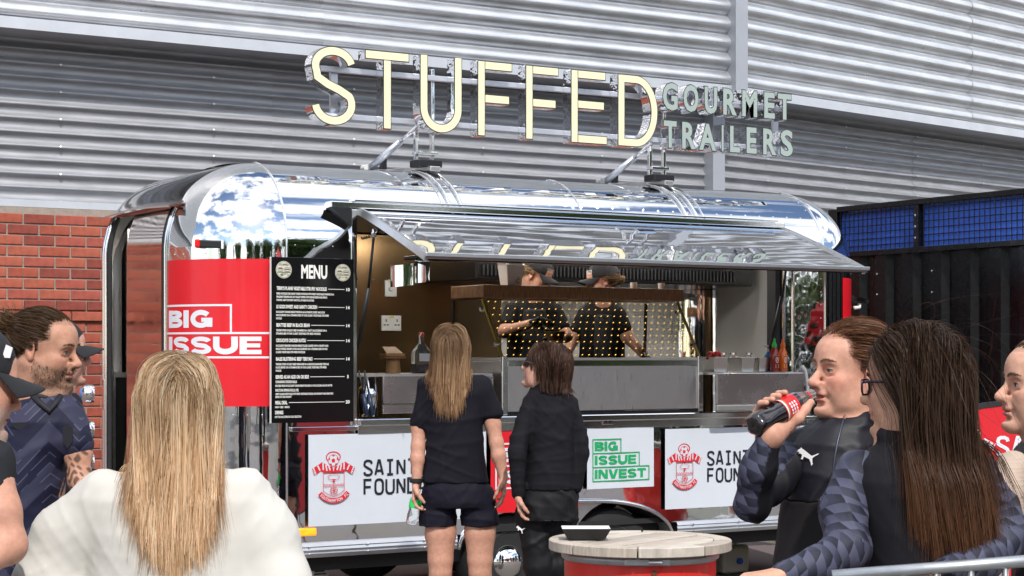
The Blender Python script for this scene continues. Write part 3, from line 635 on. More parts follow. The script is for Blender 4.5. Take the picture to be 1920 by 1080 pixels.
def block(txt, x0, y0, h, frm, par, m, name='letter', t=.001, sx=1.0, clip=None):
    """heavy wide capitals, one part per letter"""
    W = {'I': .36, 'B': 1.12, 'G': 1.2, 'S': 1.14, 'U': 1.16, 'E': 1.0, 'N': 1.16, 'V': 1.2, 'T': 1.08}; s = .29; x = x0
    def sub(a, b, n=6): return [(a[0] + (b[0] - a[0]) * k / n, a[1] + (b[1] - a[1]) * k / n) for k in range(n + 1)]
    for c in txt:
        w = W[c]; mb = MB(); q = [0]; hs = s / 2
        def put(kind, pts, wd=s):
            q[0] += 1; tt = t + .0002 * (q[0] % 4); P_ = [(x + px * h * sx, y0 + py * h) for px, py in pts]
            if clip: P_ = [(min(a, clip), b) for a, b in P_]
            if kind == 's':
                # stroke wider across than along: stretch by sx
                mb.strip([(a / sx, b) for a, b in P_], wd * h, lambda a, b, z: frm(min(a * sx, clip) if clip else a * sx, b, z), tt, tt + .00015)
            else: mb.poly(P_, frm, tt, tt + .00015)
        def rect(a, b, c_, d): put('p', [(a, b)] + [(a + (c_ - a) * k / 4, b) for k in (1, 2, 3)] + [(c_, b), (c_, d)] + [(c_ + (a - c_) * k / 4, d) for k in (1, 2, 3)] + [(a, d)])
        e = .33
        if c == 'I': rect(0, 0, .34, 1)
        elif c == 'E':
            rect(0, 0, e, 1)
            for b in ((0, .25), (.385, .615), (.75, 1)): rect(e, b[0], w - (.06 if b[0] == .385 else 0), b[1])
        elif c == 'T': rect(0, .74, w, 1); rect(w / 2 - e / 2, 0, w / 2 + e / 2, .74)
        elif c == 'U': put('s', [(hs, 1), (hs, .5)] + arc(w / 2, .45, w / 2 - hs, .45 - hs, 180, 360, 14) + [(w - hs, .5), (w - hs, 1)], .31)
        elif c == 'N': rect(0, 0, .31, 1); rect(w - .31, 0, w, 1); put('p', [(.0, 1), (.40, 1), (w, 0), (w - .40, 0)])
        elif c == 'V': put('p', [(0, 1), (.36, 1), (w / 2, .34), (w - .36, 1), (w, 1), (w / 2 + .22, 0), (w / 2 - .22, 0)])
        elif c == 'S': put('s', arc(w / 2, .72, w / 2 - hs, .28 - hs * .85, 5, 200, 14) + [(w * .30, .535), (w * .70, .465)] + arc(w / 2, .28, w / 2 - hs, .28 - hs * .85, 20, -175, 14), .25)
        elif c == 'G': put('s', arc(w / 2, .5, w / 2 - hs, .5 - hs * .9, 38, 325, 24), .28); rect(w * .52, .33, w, .56); rect(w - .28, .04, w, .33)
        elif c == 'B':
            rect(0, 0, e, 1)
            put('s', [(e, 1 - .125), (w * .55, 1 - .125)] + arc(w * .58, .75, w * .42 - hs * .95, .25 - .125, 85, -85, 10) + [(w * .55, .57), (e, .57)], .225); put('s', [(e, .45), (w * .56, .45)] + arc(w * .58, .285, w * .42 - hs * .7, .285 - .12, 85, -85, 10) + [(w * .56, .12), (e, .12)], .23)
        mb.build(name, m, par, fix=False); x += (w + .085) * h * sx
        if clip and x > clip: break
    return x - x0 - .085 * h * sx
block('BIG', .022, 1.656, .096, fr, rd, white_vinyl, sx=1.22)
block('ISSUE', .022, 1.511, .096, fr, rd, white_vinyl, sx=1.22, clip=Ltot - .003)
# the same print on the far right corner
fr2 = cyl((UB, .5), math.radians(291), 1, 0, .003)
rp = MB(); rp.grid(lambda a, b: fr2(.60 * a, 1.227 + .793 * b, 0), 20, 1)
rd2 = P('red_print', rp, red_vinyl, True, fix=False)
outline(dense([(.06, 1.5), (.06, 1.69), (.5, 1.69)]), .011, fr2).build('print_line', white_vinyl, rd2, fix=False)
block('BIG', .085, 1.572, .096, fr2, rd2, white_vinyl, sx=1.22)

# ------------------------------------------------------------------ menu board
mn = thing('menu_board', (.168, -.03, 1.137), 'tall black menu board with white lettering beside the hatch', 'sign')
bd = MB().box((-.08, -.042, 1.137), (.417, -.022, 2.04)).build('board', black_gloss, mn, bevel=.002)
MB().box((-.0835, -.04, 1.137), (-.0805, -.024, 2.04)).build('board_edge', white_plastic, mn)
mw = mat('menu_white', (.78, .78, .74), .5)
fm = front(-.0425)
SX, SY = .497 / 154.0, .903 / 308.0
def mxy(zx, zy):        # position in the zoomed picture of the menu -> board coordinates (x, z)
    return (-.08 + (zx - 68) / 468 * .497, 2.04 - (zy - 62) / 930 * .903)
def mtext(s, zx, zy, hpx, wpx, off=.35, name='menu_lettering', m=mw):
    x, y = mxy(zx, zy); h = hpx / 930 * .903; w_ = wpx / 468 * .497
    t = text_mb(s, h / .72, lambda a, b, q: (a, b, q), h * off * .1, 1.0)
    k = w_ / t.w
    V = np.concatenate(t.v); o = MB(); o.add([fm(x + v[0] * k, y + v[1], .0008) for v in V], t.f); return o
mtext('MENU', 232, 176, 74, 150, .5).build('menu_heading', mw, mn, fix=False)
items = [('TERRYS PLAINE VEGETABLE STIR FRY NOODLES', 96, 246, 283, '10', ('FRIED NOODLES (VE) HAND TOSSED NOODLES WITH FRIED VEGETABLES FINISHED IN A', 'FRAGRANT SESAME AND SOY SAUCE TOPPED WITH SESAME SEEDS AND SPRING', 'ONIONS. LIGHT SAVOURY AND FULL OF ASIAN FLAVOURS'), 326),
         ('LE GODS SWEET AND SAINTY CHICKEN', 94, 349, 230, '14', ('SUCCULENT CHICKEN BREAST PIECES IN AN AUTHENTIC SWEET AND SOUR', 'SAUCE SERVED ON A STEAMING BED OF OUR CLASSIC VEGETABLES STIR FRIED', 'NOODLES'), 298),
         ('BEATTIES BEEF IN BLACK BEAN', 94, 452, 187, '14', ('TENDER STRIPS OF JUICY BEEF SWAMPED IN A TASTY SAUCE SERVED ON A', 'STEAMING BED OF OUR CLASSIC VEGETABLE STIR FRIED NOODLES'), 286),
         ('CROUCHYS CHICKEN KATSU', 93, 538, 167, '14', ('SUCCULENT BREADED CHICKEN BREAST SLICES LOADED WITH A VELVETY AND', 'MILDLY SPICED CREAMY KATSU SAUCE SERVED ON A STEAMING BED OF OUR', 'CLASSIC VEGETABLE STIR FRIED NOODLES'), 296),
         ('BALES BLISTERING BEEF TERIYAKI', 92, 642, 205, '14', ('TENDER STRIPS OF JUICY BEEF DRENCHED IN A DELICIOUS JAPANESE TERIYAKI', 'SAUCE SERVED ON A STEAMING BED OF OUR CLASSIC VEGETABLE STIR FRIED', 'NOODLES'), 300),
         ('SERVED AS AN ADD ON OR SIDE', 90, 743, 187, '5', (), 0), ('MEAL DEAL', 88, 887, 68, '20', ('MAIN + SIDE + SNACK',), 82), ('DRINKS', 87, 942, 46, '', ('HOT TEA OR COFFEE OR COLD SELECTION',), 148)]
hd = MB(); sm = MB()
def merge(a, b):
    for V in b.v: pass
    o = a.n; a.v += b.v; a.f += [tuple(i + o for i in f) for f in b.f]; a.n += b.n
for nm, x, y, wpx, price, sub, sw_ in items:
    merge(hd, mtext(nm, x, y, 19, wpx, .5))
    if price:
        merge(hd, mtext(price, 488 + (8 if price == '5' else 0), y, 18, 24 if len(price) > 1 else 10, .5))
        a = mxy(x + wpx + 8, y - 9); b = mxy(482, y - 9); hd.box((a[0], -.0435, a[1] - .0014), (b[0], -.0430, a[1] + .0014))
    for i, l in enumerate(sub): merge(sm, mtext(l, x - 1, y + (26 if len(sub) > 1 else 21) + i * 18, 11, sw_ * len(l) / max(len(q) for q in sub), .4))
for l, x, y, wpx in (('CHANNONS CHICKEN BALLS', 90, 768, 119), ('BITE SIZED PIECES OF SUCCULENT CHICKEN BREAST ENCASED IN A THICK GOLDEN AND AIRY BATTER', 89, 789, 322), ('SHILTONS SPRING ROLLS (VE)', 89, 815, 130),
                     ('CRISPY GOLDEN PASTRY FILLED WITH MIXED VEGETABLES NOODLES AND FRAGRANT ASIAN SEASONING', 89, 835, 327), ('SERVED HOT AND CRUNCHY', 89, 851, 90)): merge(sm, mtext(l, x, y, 11 if wpx not in (119, 130) else 14, wpx, .4))
tag(hd.build('menu_lettering', mw, mn, fix=False), kind='stuff'); tag(sm.build('menu_lettering', mw, mn, fix=False), kind='stuff')
cream = mat('menu_cream', (.62, .60, .48), .5); darkp = mat('menu_print', (.05, .055, .05), .5)
for zx, zy in ((136, 133), (472, 141)):
    x, y = mxy(zx, zy); dsc = MB(); dsc.poly(arc(x, y, .047, .047, 0, 348, 29), fm, .0005, .0008); bdg = dsc.build('badge', cream, mn, fix=False)
    o = MB(); o.strip(arc(x, y, .043, .043, 0, 350, 35), .0018, fm, .0010, .0012, True)
    for k, (a, b, c, d2) in enumerate(((-.036, -.008, -.004, .012), (.002, -.010, .038, .014))):
        o.strip(arc(x + (a + c) / 2, y + (b + d2) / 2, (c - a) / 2, (d2 - b) / 2, 0, 350, 19), .0022, fm, .0014, .0016, True)
        o.box((x + a + .005, -.0443, y + b + .01), (x + c - .005, -.0441, y + b + .016))
    o.box((x - .038, -.0445, y - .0155), (x + .038, -.0443, y - .0115))
    for k in range(12): q = random.uniform(-.03, .026); r = random.uniform(-.033, -.02); o.box((x + q, -.0447 - k * .0001, y + r), (x + q + .012, -.04465 - k * .0001, y + r + .002))
    o.build('badge_print', darkp, bdg, fix=False)
    t = text_mb('STUFFED', .0145, lambda a, b, q: fm(x - .027 + a, y + .022 + b, .0012), .0006, .95); t.build('badge_lettering', darkp, bdg, fix=False)

# ------------------------------------------------------------------ banners below the hatch
def mono(txt, x0, y0, h, pitch, wd, frm, par, m):
    w2 = pitch * .68; q = [0]
    def st(pts, cl=False):
        q[0] += 1; mb.strip([(x0 + k * pitch + px * w2, y0 + py * h) for px, py in pts], wd, frm, .0006 + .00012 * (q[0] % 4), .0007 + .00012 * (q[0] % 4), cl)
    for k, c in enumerate(txt):
        mb = MB()
        rr = .3
        if c == 'S': st(arc(.5, .75, .5, .25, 20, 180, 8) + arc(.5, .27, .5, .25, 100, -160, 12)[2:]) if False else st([(.98, .78), (.9, .93), (.68, 1), (.32, 1), (.1, .93), (.02, .78), (.08, .64), (.3, .55), (.72, .42), (.93, .33), (1, .2), (.9, .07), (.68, 0), (.32, 0), (.08, .07), (0, .22)])
        elif c == 'A': st([(0, 0), (.42, 1), (.58, 1), (1, 0)]); st([(.14, .28), (.86, .28)])
        elif c == 'I': st([(.1, 1), (.9, 1)]); st([(.5, .97), (.5, .03)]); st([(.1, 0), (.9, 0)])
        elif c == 'N': st([(.02, 0), (.02, 1)]); st([(.06, .98), (.94, .02)]); st([(.98, 0), (.98, 1)])
        elif c == 'T': st([(0, 1), (1, 1)]); st([(.5, .97), (.5, 0)])
        elif c == 'F': st([(.95, 1), (.03, 1), (.03, 0)]); st([(.06, .5), (.85, .5)])
        elif c == 'O': st([(0, .25), (0, .75), (.1, .92), (.32, 1), (.68, 1), (.9, .92), (1, .75), (1, .25), (.9, .08), (.68, 0), (.32, 0), (.1, .08)], True)
        elif c == 'U': st([(0, 1), (0, .25), (.1, .08), (.32, 0), (.68, 0), (.9, .08), (1, .25), (1, 1)])
        elif c == 'D': st([(0, 0), (0, 1), (.6, 1), (.88, .9), (1, .7), (1, .3), (.88, .1), (.6, 0)], True)
        mb.build('letter', m, par, fix=False)
def crest(x, y, s, frm, par, ink, paper, sash=True):
    """club badge: ball under a halo, striped scarf, shield with tree, water and rose, ribbon; centred at x, s = height"""
    ly = [0]
    def F(px, py, t): return frm(x + px * s, y + py * s, t)
    def put(mb, m): tag(mb.build('crest_print', m, par, fix=False), kind='stuff')
    def lay(): ly[0] += 1; return .0006 + .00022 * ly[0]
    def fill(mb, pts): t = lay(); mb.poly(pts, F, t, t + .0001)
    def line(mb, pts, w_, cl=False): t = lay(); mb.strip(pts, w_, F, t, t + .0001, cl)
    r = MB(); p = MB()
    line(r, arc(0, .88, .15, .105, 0, 345, 24), .022, True)                                  # halo
    fill(p, arc(0, .82, .115, .115, 0, 340, 20)); line(r, arc(0, .82, .112, .112, 0, 345, 24), .010, True)   # ball
    fill(r, [(.045 * math.cos(a), .815 + .045 * math.sin(a)) for a in np.arange(math.pi / 2, 7.8, 2 * math.pi / 5)])
    for a in np.arange(math.pi / 2, 7.8, 2 * math.pi / 5): fill(r, [(.105 * math.cos(a + q), .82 + .105 * math.sin(a + q)) for q in (-.33, 0, .33)] + [(.07 * math.cos(a), .82 + .07 * math.sin(a))])
    for sg in (-1, 1):                                                                         # scarf
        path = [(.02, .62), (.10, .655), (.19, .70), (.26, .70), (.34, .63), (.40, .58)]
        fill(r, [(sg * .0, .575), (sg * .02, .70), (sg * .12, .715), (sg * .19, .765), (sg * .25, .79), (sg * .29, .765), (sg * .42, .69), (sg * .375, .55), (sg * .27, .62), (sg * .22, .60), (sg * .0, .59)][::1])
        for a, b in (((.07, .63), (.10, .71)), ((.14, .62), (.165, .74)), ((.22, .64), (.225, .775)), ((.29, .63), (.34, .73))): line(p, [(sg * a[0], a[1]), (sg * b[0], b[1])], .030)
        fill(p, [(sg * .365, .56), (sg * .42, .695), (sg * .455, .68), (sg * .405, .545)])
        line(r, [(sg * .405, .545), (sg * .455, .68)], .012)
        for k in range(3): line(r, [(sg * (.385 + .015 * k), .58 + .035 * k), (sg * (.415 + .015 * k), .57 + .035 * k)], .012)
    line(r, [(-.225, .585), (-.225, .235), (-.13, .175), (0, .115), (.13, .175), (.225, .235), (.225, .585)], .010)   # shield
    line(r, [(-.225, .60), (.225, .60)], .03)
    cl = [(math.cos(a) * .12 * (1 + .1 * math.sin(7 * a)), .5 + math.sin(a) * .06 * (1 + .12 * math.sin(7 * a))) for a in np.linspace(0, 6.1, 40)]
    line(r, cl, .008, True); fill(r, [(-.03, .40), (-.012, .435), (-.05, .455), (0, .46), (.05, .455), (.012, .435), (.03, .40)])
    for y0 in (.355, .33): line(r, [(-.22 + .44 * k / 30, y0 + .010 * math.sin(k * 1.55)) for k in range(31)], .009)
    line(r, arc(0, .235, .075, .075, 0, 345, 20), .010, True)
    for a in np.arange(0, 6.2, 2 * math.pi / 5): line(r, [(.042 * math.cos(a) + .022 * math.cos(b), .235 + .042 * math.sin(a) + .022 * math.sin(b)) for b in np.linspace(0, 5.6, 9)], .006, True)
    fill(r, arc(0, .235, .018, .018, 0, 320, 8))
    if sash:                                                                                    # ribbon
        t = lay(); r.strip([(.37 * math.sin(a), .42 - .37 * math.cos(a) - .01) for a in np.linspace(-.95, .95, 24)], .098, F, t, t + .0001)
        txt = 'SOUTHAMPTON FC'; aa = np.linspace(-.82, .82, len(txt))
        for c, a in zip(txt, aa):
            if c == ' ': continue
            g = text_mb(c, .085, lambda q, w_, k: (q, w_, k), .002, .72); V = np.concatenate(g.v); mxw = V[:, 0].max() / 2; ca, sa = math.cos(a), math.sin(a)
            tt = .0006 + .00022 * (ly[0] + 2)
            p.add([F(.37 * sa + (v[0] - mxw) * ca - (v[1] - .03) * sa, .41 - .37 * ca + (v[0] - mxw) * sa + (v[1] - .03) * ca, tt) for v in V], g.f)
    put(r, ink); put(p, paper)
def banner(name, u0, u1, z0, z1, m, label, v=-.012):
    t = thing(name, ((u0 + u1) / 2, v, z0), label, 'banner')
    mb = MB(); mb.grid(lambda a, b: (u0 + (u1 - u0) * a, v - .0012 * math.sin(a * 9 + b * 2), z0 + (z1 - z0) * b), 24, 6)
    mb.build('banner_sheet', m, t, smooth=True, fix=False); return t
BV = -.022
b1 = banner('printed_banner', .149, 1.285, .563, 1.068, banner_white, 'white banner with red football crest at the trailer corner, below the menu board', BV)
crest(.30, .69, .285, front(BV - .0014), b1, ink_red, banner_white)
mono('SAINTS', .492, .835, .080, .0695, .0135, front(BV - .0016), b1, ink_black)
mono('FOUNDATION', .492, .728, .080, .0695, .0135, front(BV - .0016), b1, ink_black)
b2 = banner('printed_banner', 1.315, 1.93, .585, 1.06, red_vinyl, 'red banner with white block lettering between the two customers at the hatch', BV)
def stack(par, u0, z0, rows, h, sx, m, frm_v, gap, off, lw, pad):
    z = z0; f = front(frm_v)
    for i, s in enumerate(rows):
        w_ = block(s, u0, z, h, f, par, m, sx=sx)
        t = .0022 + .0004 * i
        MB().strip([(u0 - pad, z - gap / 2), (u0 + w_ + pad * 1.6, z - gap / 2), (u0 + w_ + pad * 1.6, z + h + gap / 2), (u0 - pad, z + h + gap / 2)], lw, f, t, t + .0003, True).build('banner_line', m, par, fix=False)
        z -= h + gap
stack(b2, 1.37, .88, ('BIG', 'ISSUE'), .085, 1.22, white_vinyl, BV - .0016, .045, .0065, .010, .02)
b3 = banner('printed_banner', 1.991, 2.485, .70, 1.068, banner_white, 'small white banner with green block lettering in the middle of the trailer side', BV)
stack(b3, 2.045, .928, ('BIG', 'ISSUE', 'INVEST'), .056, 1.06, ink_green, BV - .0016, .028, .0050, .0065, .014)
b4 = banner('printed_banner', 2.57, 3.70, .554, 1.05, banner_white, 'white banner with red football crest beside the small green lettered banner', BV)
crest(2.715, .675, .285, front(BV - .0014), b4, ink_red, banner_white)
mono('SAINTS', 2.90, .82, .080, .0695, .0135, front(BV - .0016), b4, ink_black)
mono('FOUNDATION', 2.90, .713, .080, .0695, .0135, front(BV - .0016), b4, ink_black)

# ================================================================== roof sign
SV = .30; SD = .085
sg = thing('roof_sign', (1.9, SV, 2.6), 'large cream lettered sign with chrome sides standing on the trailer roof', 'sign')
cream_face = mat('cream_acrylic', (.86, .80, .53), .35); mint_face = mat('mint_acrylic', (.36, .43, .40), .35); edge_dark = mat('letter_edge', (.03, .035, .03), .4)
chrome_l = mat('chrome_letter', (.82, .82, .84), .04, 1, bump=.35, bscale=9, bdist=.01)
ZL0, ZL1, WD = 2.822, 3.276, .054
H = ZL1 - ZL0
def letter(u0, wdt, parts, face):
    """parts: list of ('strip', pts, closed) or ('poly', pts) in metres, one letter = chrome box + dark edge + lit face"""
    f = front(SV, u0, ZL0)
    L_ = None
    for layer, (nm, m, t0, t1, shr) in enumerate((('letter', chrome_l, -SD, .0, 0), ('letter_edge', edge_dark, .0004, .002, 0), ('letter_face', face, .0024, .004, .010))):
        mb = MB(); k = 0
        for pt in parts:
            e = .0003 * k; k += 1
            if pt[0] == 'strip': mb.strip(pt[1], pt[3] - shr, f, t0 + e, t1 + e, pt[2])
            else:
                x0, y0, x1, y1 = pt[1]; s = shr / 2; c = pt[2]      # c: which sides join another piece and are not shrunk
                mb.poly([(x0 + (0 if 'l' in c else s), y0 + (0 if 'b' in c else s)), (x1 - (0 if 'r' in c else s), y0 + (0 if 'b' in c else s)), (x1 - (0 if 'r' in c else s), y1 - (0 if 't' in c else s)), (x0 + (0 if 'l' in c else s), y1 - (0 if 't' in c else s))], f, t0 + e, t1 + e)
        o = mb.build(nm, m, sg if L_ is None else L_, auto=.5)
        if L_ is None: L_ = o
def xu(x): return onv(x, 170, SV)[0]
w = WD; h = H
sS = xu(667) - xu(583)
c0 = sS / 2
Sp = arc(c0, h * .745, c0 - w / 2, h * .255 - w / 2, 12, 200, 16) + [(w * .75, h * .60), (c0 * .75, h * .515), (c0 * 1.25, h * .455), (sS - w * .8, h * .38)] + arc(c0, h * .275, c0 - w / 2, h * .275 - w / 2, 20, -172, 18)
letter(xu(583), sS, [('strip', Sp, False, w)], cream_face)
tw = xu(767) - xu(684); letter(xu(684), tw, [('poly', (0, h - w, tw, h), ''), ('poly', (tw / 2 - w / 2, 0, tw / 2 + w / 2, h - w), 't')], cream_face)
uw = xu(866) - xu(787); letter(xu(787), uw, [('strip', [(w / 2, h)] + [(w / 2, h * .6)] + arc(uw / 2, uw / 2, uw / 2 - w / 2, uw / 2 - w / 2, 180, 360, 18) + [(uw - w / 2, h * .6), (uw - w / 2, h)], False, w)], cream_face)
for a, b in ((895, 960), (985, 1047)):
    fw = xu(b) - xu(a); letter(xu(a), fw, [('poly', (0, 0, w, h), ''), ('poly', (w, h - w, fw, h), 'l'), ('poly', (w, h * .50 - w / 2, fw * .92, h * .50 + w / 2), 'l')], cream_face)
ew = xu(1138) - xu(1070); letter(xu(1070), ew, [('poly', (0, 0, w, h), ''), ('poly', (w, h - w, ew * .96, h), 'l'), ('poly', (w, h * .53 - w / 2, ew * .92, h * .53 + w / 2), 'l'), ('poly', (w, 0, ew, w), 'l')], cream_face)
dw = xu(1233) - xu(1158); letter(xu(1158), dw, [('strip', [(w / 2, w / 2), (w / 2, h * .3), (w / 2, h * .7), (w / 2, h - w / 2), (dw * .45, h - w / 2)] + arc(dw * .45, h / 2, dw * .55 - w / 2, h / 2 - w / 2, 84, -84, 20) + [(dw * .45, w / 2)], True, w)], cream_face)
# small two-line lettering
def small(ch, u0, z0, hh, wd_, m):
    cu_ = text_mb(ch, hh / .72, lambda x, y, q: (x, y, q), hh * .045, 1.0)
    k = wd_ / cu_.w
    L_ = None
    for nm, mm, off, t0, t1 in (('letter', chrome_l, .078, -SD, 0), ('letter_edge', edge_dark, .078, .0005, .0015), ('letter_face', m, .046, .002, .003)):
        g = text_mb(ch, hh / .72, front(SV, u0, z0), hh * off, k, t0=0, t1=.001)
        V = np.concatenate(g.v); mid = V[:, 1] > SV - .0005
        # the letter body is stretched back to its full depth
        V[:, 1] = np.where(mid, SV - t0, SV - t1)
        b = MB(); b.add(V, g.f); o = b.build(nm, mm, sg if L_ is None else L_, auto=.5)
        if L_ is None: L_ = o
px = [(1240, 1272, 'G'), (1279, 1311, 'O'), (1318, 1346, 'U'), (1352, 1383, 'R'), (1388, 1421, 'M'), (1429, 1454, 'E'), (1457, 1485, 'T')]
for a, b, c in px: small(c, xu(a) + .008, 3.083, .165, xu(b) - xu(a) - .016, mint_face)
px = [(1243, 1270, 'T'), (1275, 1306, 'R'), (1311, 1344, 'A'), (1350, 1358, 'I'), (1365, 1389, 'L'), (1396, 1420, 'E'), (1427, 1457, 'R'), (1461, 1488, 'S')]
for a, b, c in px: small(c, xu(a) + .008, 2.842, .165, xu(b) - xu(a) - .016, mint_face)
# frame behind the letters
galv = mat('sign_frame', (.66, .68, .74), .35, .7)
for z in (3.16, 2.89): MB().box((.42, SV + SD + .002, z - .016), (3.86, SV + SD + .032, z + .016)).build('frame_rail', galv, sg, bevel=.003)
for z, x0 in ((3.20, .50), (2.93, .50)):
    pass
for u in (.50, 3.79): MB().box((u, SV + SD + .034, 2.89), (u + .045, SV + SD + .055, 3.16)).build('frame_upright', galv, sg)
for k, u in enumerate((1.13, 2.845)):
    for du in (-.065, .045):
        MB().box((u + du, SV + .10 + .034, 2.66), (u + du + .022, SV + .16, 3.22)).build('post', chrome_flat, sg, bevel=.003)
    MB().box((u - .07, SV + .095, 2.70), (u + .07, SV + .165, 2.722)).build('post_clamp', chrome_flat, sg, bevel=.004)
    MB().box((u - .085, SV + .05, 2.625), (u + .075, SV + .17, 2.668)).build('post_clamp', mat('dark_metal'), sg, bevel=.006)
    MB().bar((u + .01, SV + .02, 2.612), (u - .04, SV + .95, 2.655), .07, .03).build('roof_arm', steel, sg, bevel=.004)
    MB().box((u - .12, SV + .45, 2.64), (u - .09, SV + .49, 2.72)).build('arm_stop', mat('dark_metal'), sg)
    a = np.array((u - .02, SV + .14, 2.90)); b = np.array((u - .05, SV + 1.0, 2.655)); m_ = a * .42 + b * .58
    a = np.array((u - .05, SV + .13, 2.87)); b = np.array((u - .235, SV + .42, 2.625))
    MB().tube([b, b * .35 + a * .65], .021, 10).build('actuator', galv, sg, True)
    MB().tube([b * .36 + a * .64, a], .012, 8).build('actuator_rod', chrome_flat, sg, True)
    MB().lathe([(.022, 0), (.022, .05)], b + np.array([-.02, -.03, .01]), 12, (0, 1, 0)).build('actuator_pin', white_plastic, sg)
    for du in (-.03, .05):
        MB().tube([(u + du - .02 + .02 * q, fil(1.15 - .75 * q)[0] - .006, fil(1.15 - .75 * q)[1] + .008) for q in np.linspace(-.5, 1, 8)], .011, 6).build('roof_strap', chrome_flat, sg, True)
# ================================================================== organic modelling: blended solids meshed on a sparse grid
def nrm(v): v = np.asarray(v, float); return v / (np.linalg.norm(v, axis=-1, keepdims=True) + 1e-12)
class Pr:
    __slots__ = ('fn', 'lo', 'hi', 'k', 'op')
    def __init__(s, fn, lo, hi, k=.02, op='u'): s.fn = fn; s.lo = np.array(lo, float); s.hi = np.array(hi, float); s.k = k; s.op = op
def cone(a, b, ra, rb, k=.02, op='u'):
    a = np.array(a, float); b = np.array(b, float); ba = b - a; l2 = ba @ ba + 1e-12
    def fn(p):
        t = np.clip(((p - a) @ ba) / l2, 0, 1); return np.linalg.norm(p - a - t[..., None] * ba, axis=-1) - (ra + (rb - ra) * t)
    r = max(ra, rb); return Pr(fn, np.minimum(a, b) - r, np.maximum(a, b) + r, k, op)
def ell(c, r, M=None, k=.02, op='u'):
    c = np.array(c, float); r = np.array(r, float)
    def fn(p):
        q = p - c
        if M is not None: q = q @ M
        k0 = np.linalg.norm(q / r, axis=-1); k1 = np.linalg.norm(q / (r * r), axis=-1) + 1e-9
        return k0 * (k0 - 1) / k1
    m = max(r); return Pr(fn, c - m, c + m, k, op)
def chain(pts, k=.02):                                # pts: [(xyz, r), ...]
    return [cone(a[0], b[0], a[1], b[1], k) for a, b in zip(pts[:-1], pts[1:])]
def plane(pt, n, op='i'):
    pt = np.array(pt, float); n = nrm(n); return Pr(lambda p: (p - pt) @ n, (-99,) * 3, (99,) * 3, 0, op)
def ev(prims, p, idx=None):
    D = np.full(p.shape[:-1], 9.0)
    for q in prims: D = comb(D, q.fn(p), q)
    return D
def comb(D, d, q):
    if q.op == 'u':
        if q.k <= 0: return np.minimum(D, d)
        h = np.maximum(q.k - np.abs(D - d), 0) / q.k; return np.minimum(D, d) - h * h * q.k * .25
    if q.op == 's':
        d = -d; h = np.maximum(q.k - np.abs(D - d), 0) / max(q.k, 1e-6); return np.maximum(D, d) + h * h * q.k * .25
    return np.maximum(D, d)
def polygonise(prims, vox):
    lo = np.min([q.lo for q in prims if q.op == 'u'], 0) - 3 * vox; hi = np.max([q.hi for q in prims if q.op == 'u'], 0) + 3 * vox
    B = 8; bs = B * vox; nb = np.ceil((hi - lo) / bs).astype(int)
    I = np.stack(np.meshgrid(*[np.arange(n) for n in nb], indexing='ij'), -1).reshape(-1, 3)
    cen = lo + (I + .5) * bs; d = ev(prims, cen); act = np.abs(d) < bs * .87 * 1.7 + .012
    I = I[act]; cen = cen[act]
    g = np.stack(np.meshgrid(*[np.arange(B + 1)] * 3, indexing='ij'), -1).reshape(-1, 3)
    n = len(I); D = np.full((n, (B + 1) ** 3), 9.0)
    org = lo + I * bs; off = g * vox
    for q in prims:
        if q.op == 'i': m = np.ones(n, bool)
        else:
            mg = bs * .5 + q.k + vox * 2; m = np.all((cen > q.lo - mg) & (cen < q.hi + mg), 1)
        if not m.any(): continue
        D[m] = comb(D[m], q.fn(org[m][:, None, :] + off[None]), q)
    D = D.reshape(n, B + 1, B + 1, B + 1); S = D < 0
    cor = [(i, j, k) for i in (0, 1) for j in (0, 1) for k in (0, 1)]
    cs = np.stack([S[:, i:i + B, j:j + B, k:k + B] for i, j, k in cor], -1); any_ = cs.any(-1) & ~cs.all(-1)
    w_ = np.argwhere(any_); cd_ = np.stack([D[:, i:i + B, j:j + B, k:k + B] for i, j, k in cor], -1)[any_]
    cell = I[w_[:, 0]] * B + w_[:, 1:]; sg = cd_ < 0
    acc = np.zeros((len(cell), 3)); cnt = np.zeros(len(cell)); carr = np.array(cor, float)
    for a in range(8):
        for ax in range(3):
            if cor[a][ax]: continue
            t = list(cor[a]); t[ax] = 1; b = cor.index(tuple(t)); x = sg[:, a] != sg[:, b]
            f = cd_[:, a] / (cd_[:, a] - cd_[:, b] + 1e-12); P_ = carr[a] + f[:, None] * (carr[b] - carr[a])
            acc[x] += P_[x]; cnt[x] += 1
    V = lo + (cell + acc / cnt[:, None]) * vox
    dim = nb * B + 2; key = (cell[:, 0] * dim[1] + cell[:, 1]) * dim[2] + cell[:, 2]; o = np.argsort(key); ks = key[o]
    def find(c):
        k = (c[:, 0] * dim[1] + c[:, 1]) * dim[2] + c[:, 2]; i = np.clip(np.searchsorted(ks, k), 0, len(ks) - 1); return np.where(ks[i] == k, o[i], -1)
    F = []
    for ax in range(3):
        t = [0, 0, 0]; t[ax] = 1; b = cor.index(tuple(t)); x = sg[:, 0] != sg[:, b]; c = cell[x]; u = np.zeros(3, int); v = np.zeros(3, int); u[(ax + 1) % 3] = 1; v[(ax + 2) % 3] = 1
        q = np.stack([find(c), find(c - u), find(c - u - v), find(c - v)], 1); fl = ~sg[x][:, 0]; q[fl] = q[fl][:, ::-1]; F.append(q[(q >= 0).all(1)])
    return V, np.concatenate(F)
def vnormals(V, F):
    n = np.zeros_like(V); a = np.cross(V[F[:, 2]] - V[F[:, 0]], V[F[:, 3]] - V[F[:, 1]])
    for i in range(4): np.add.at(n, F[:, i], a)
    return nrm(n)
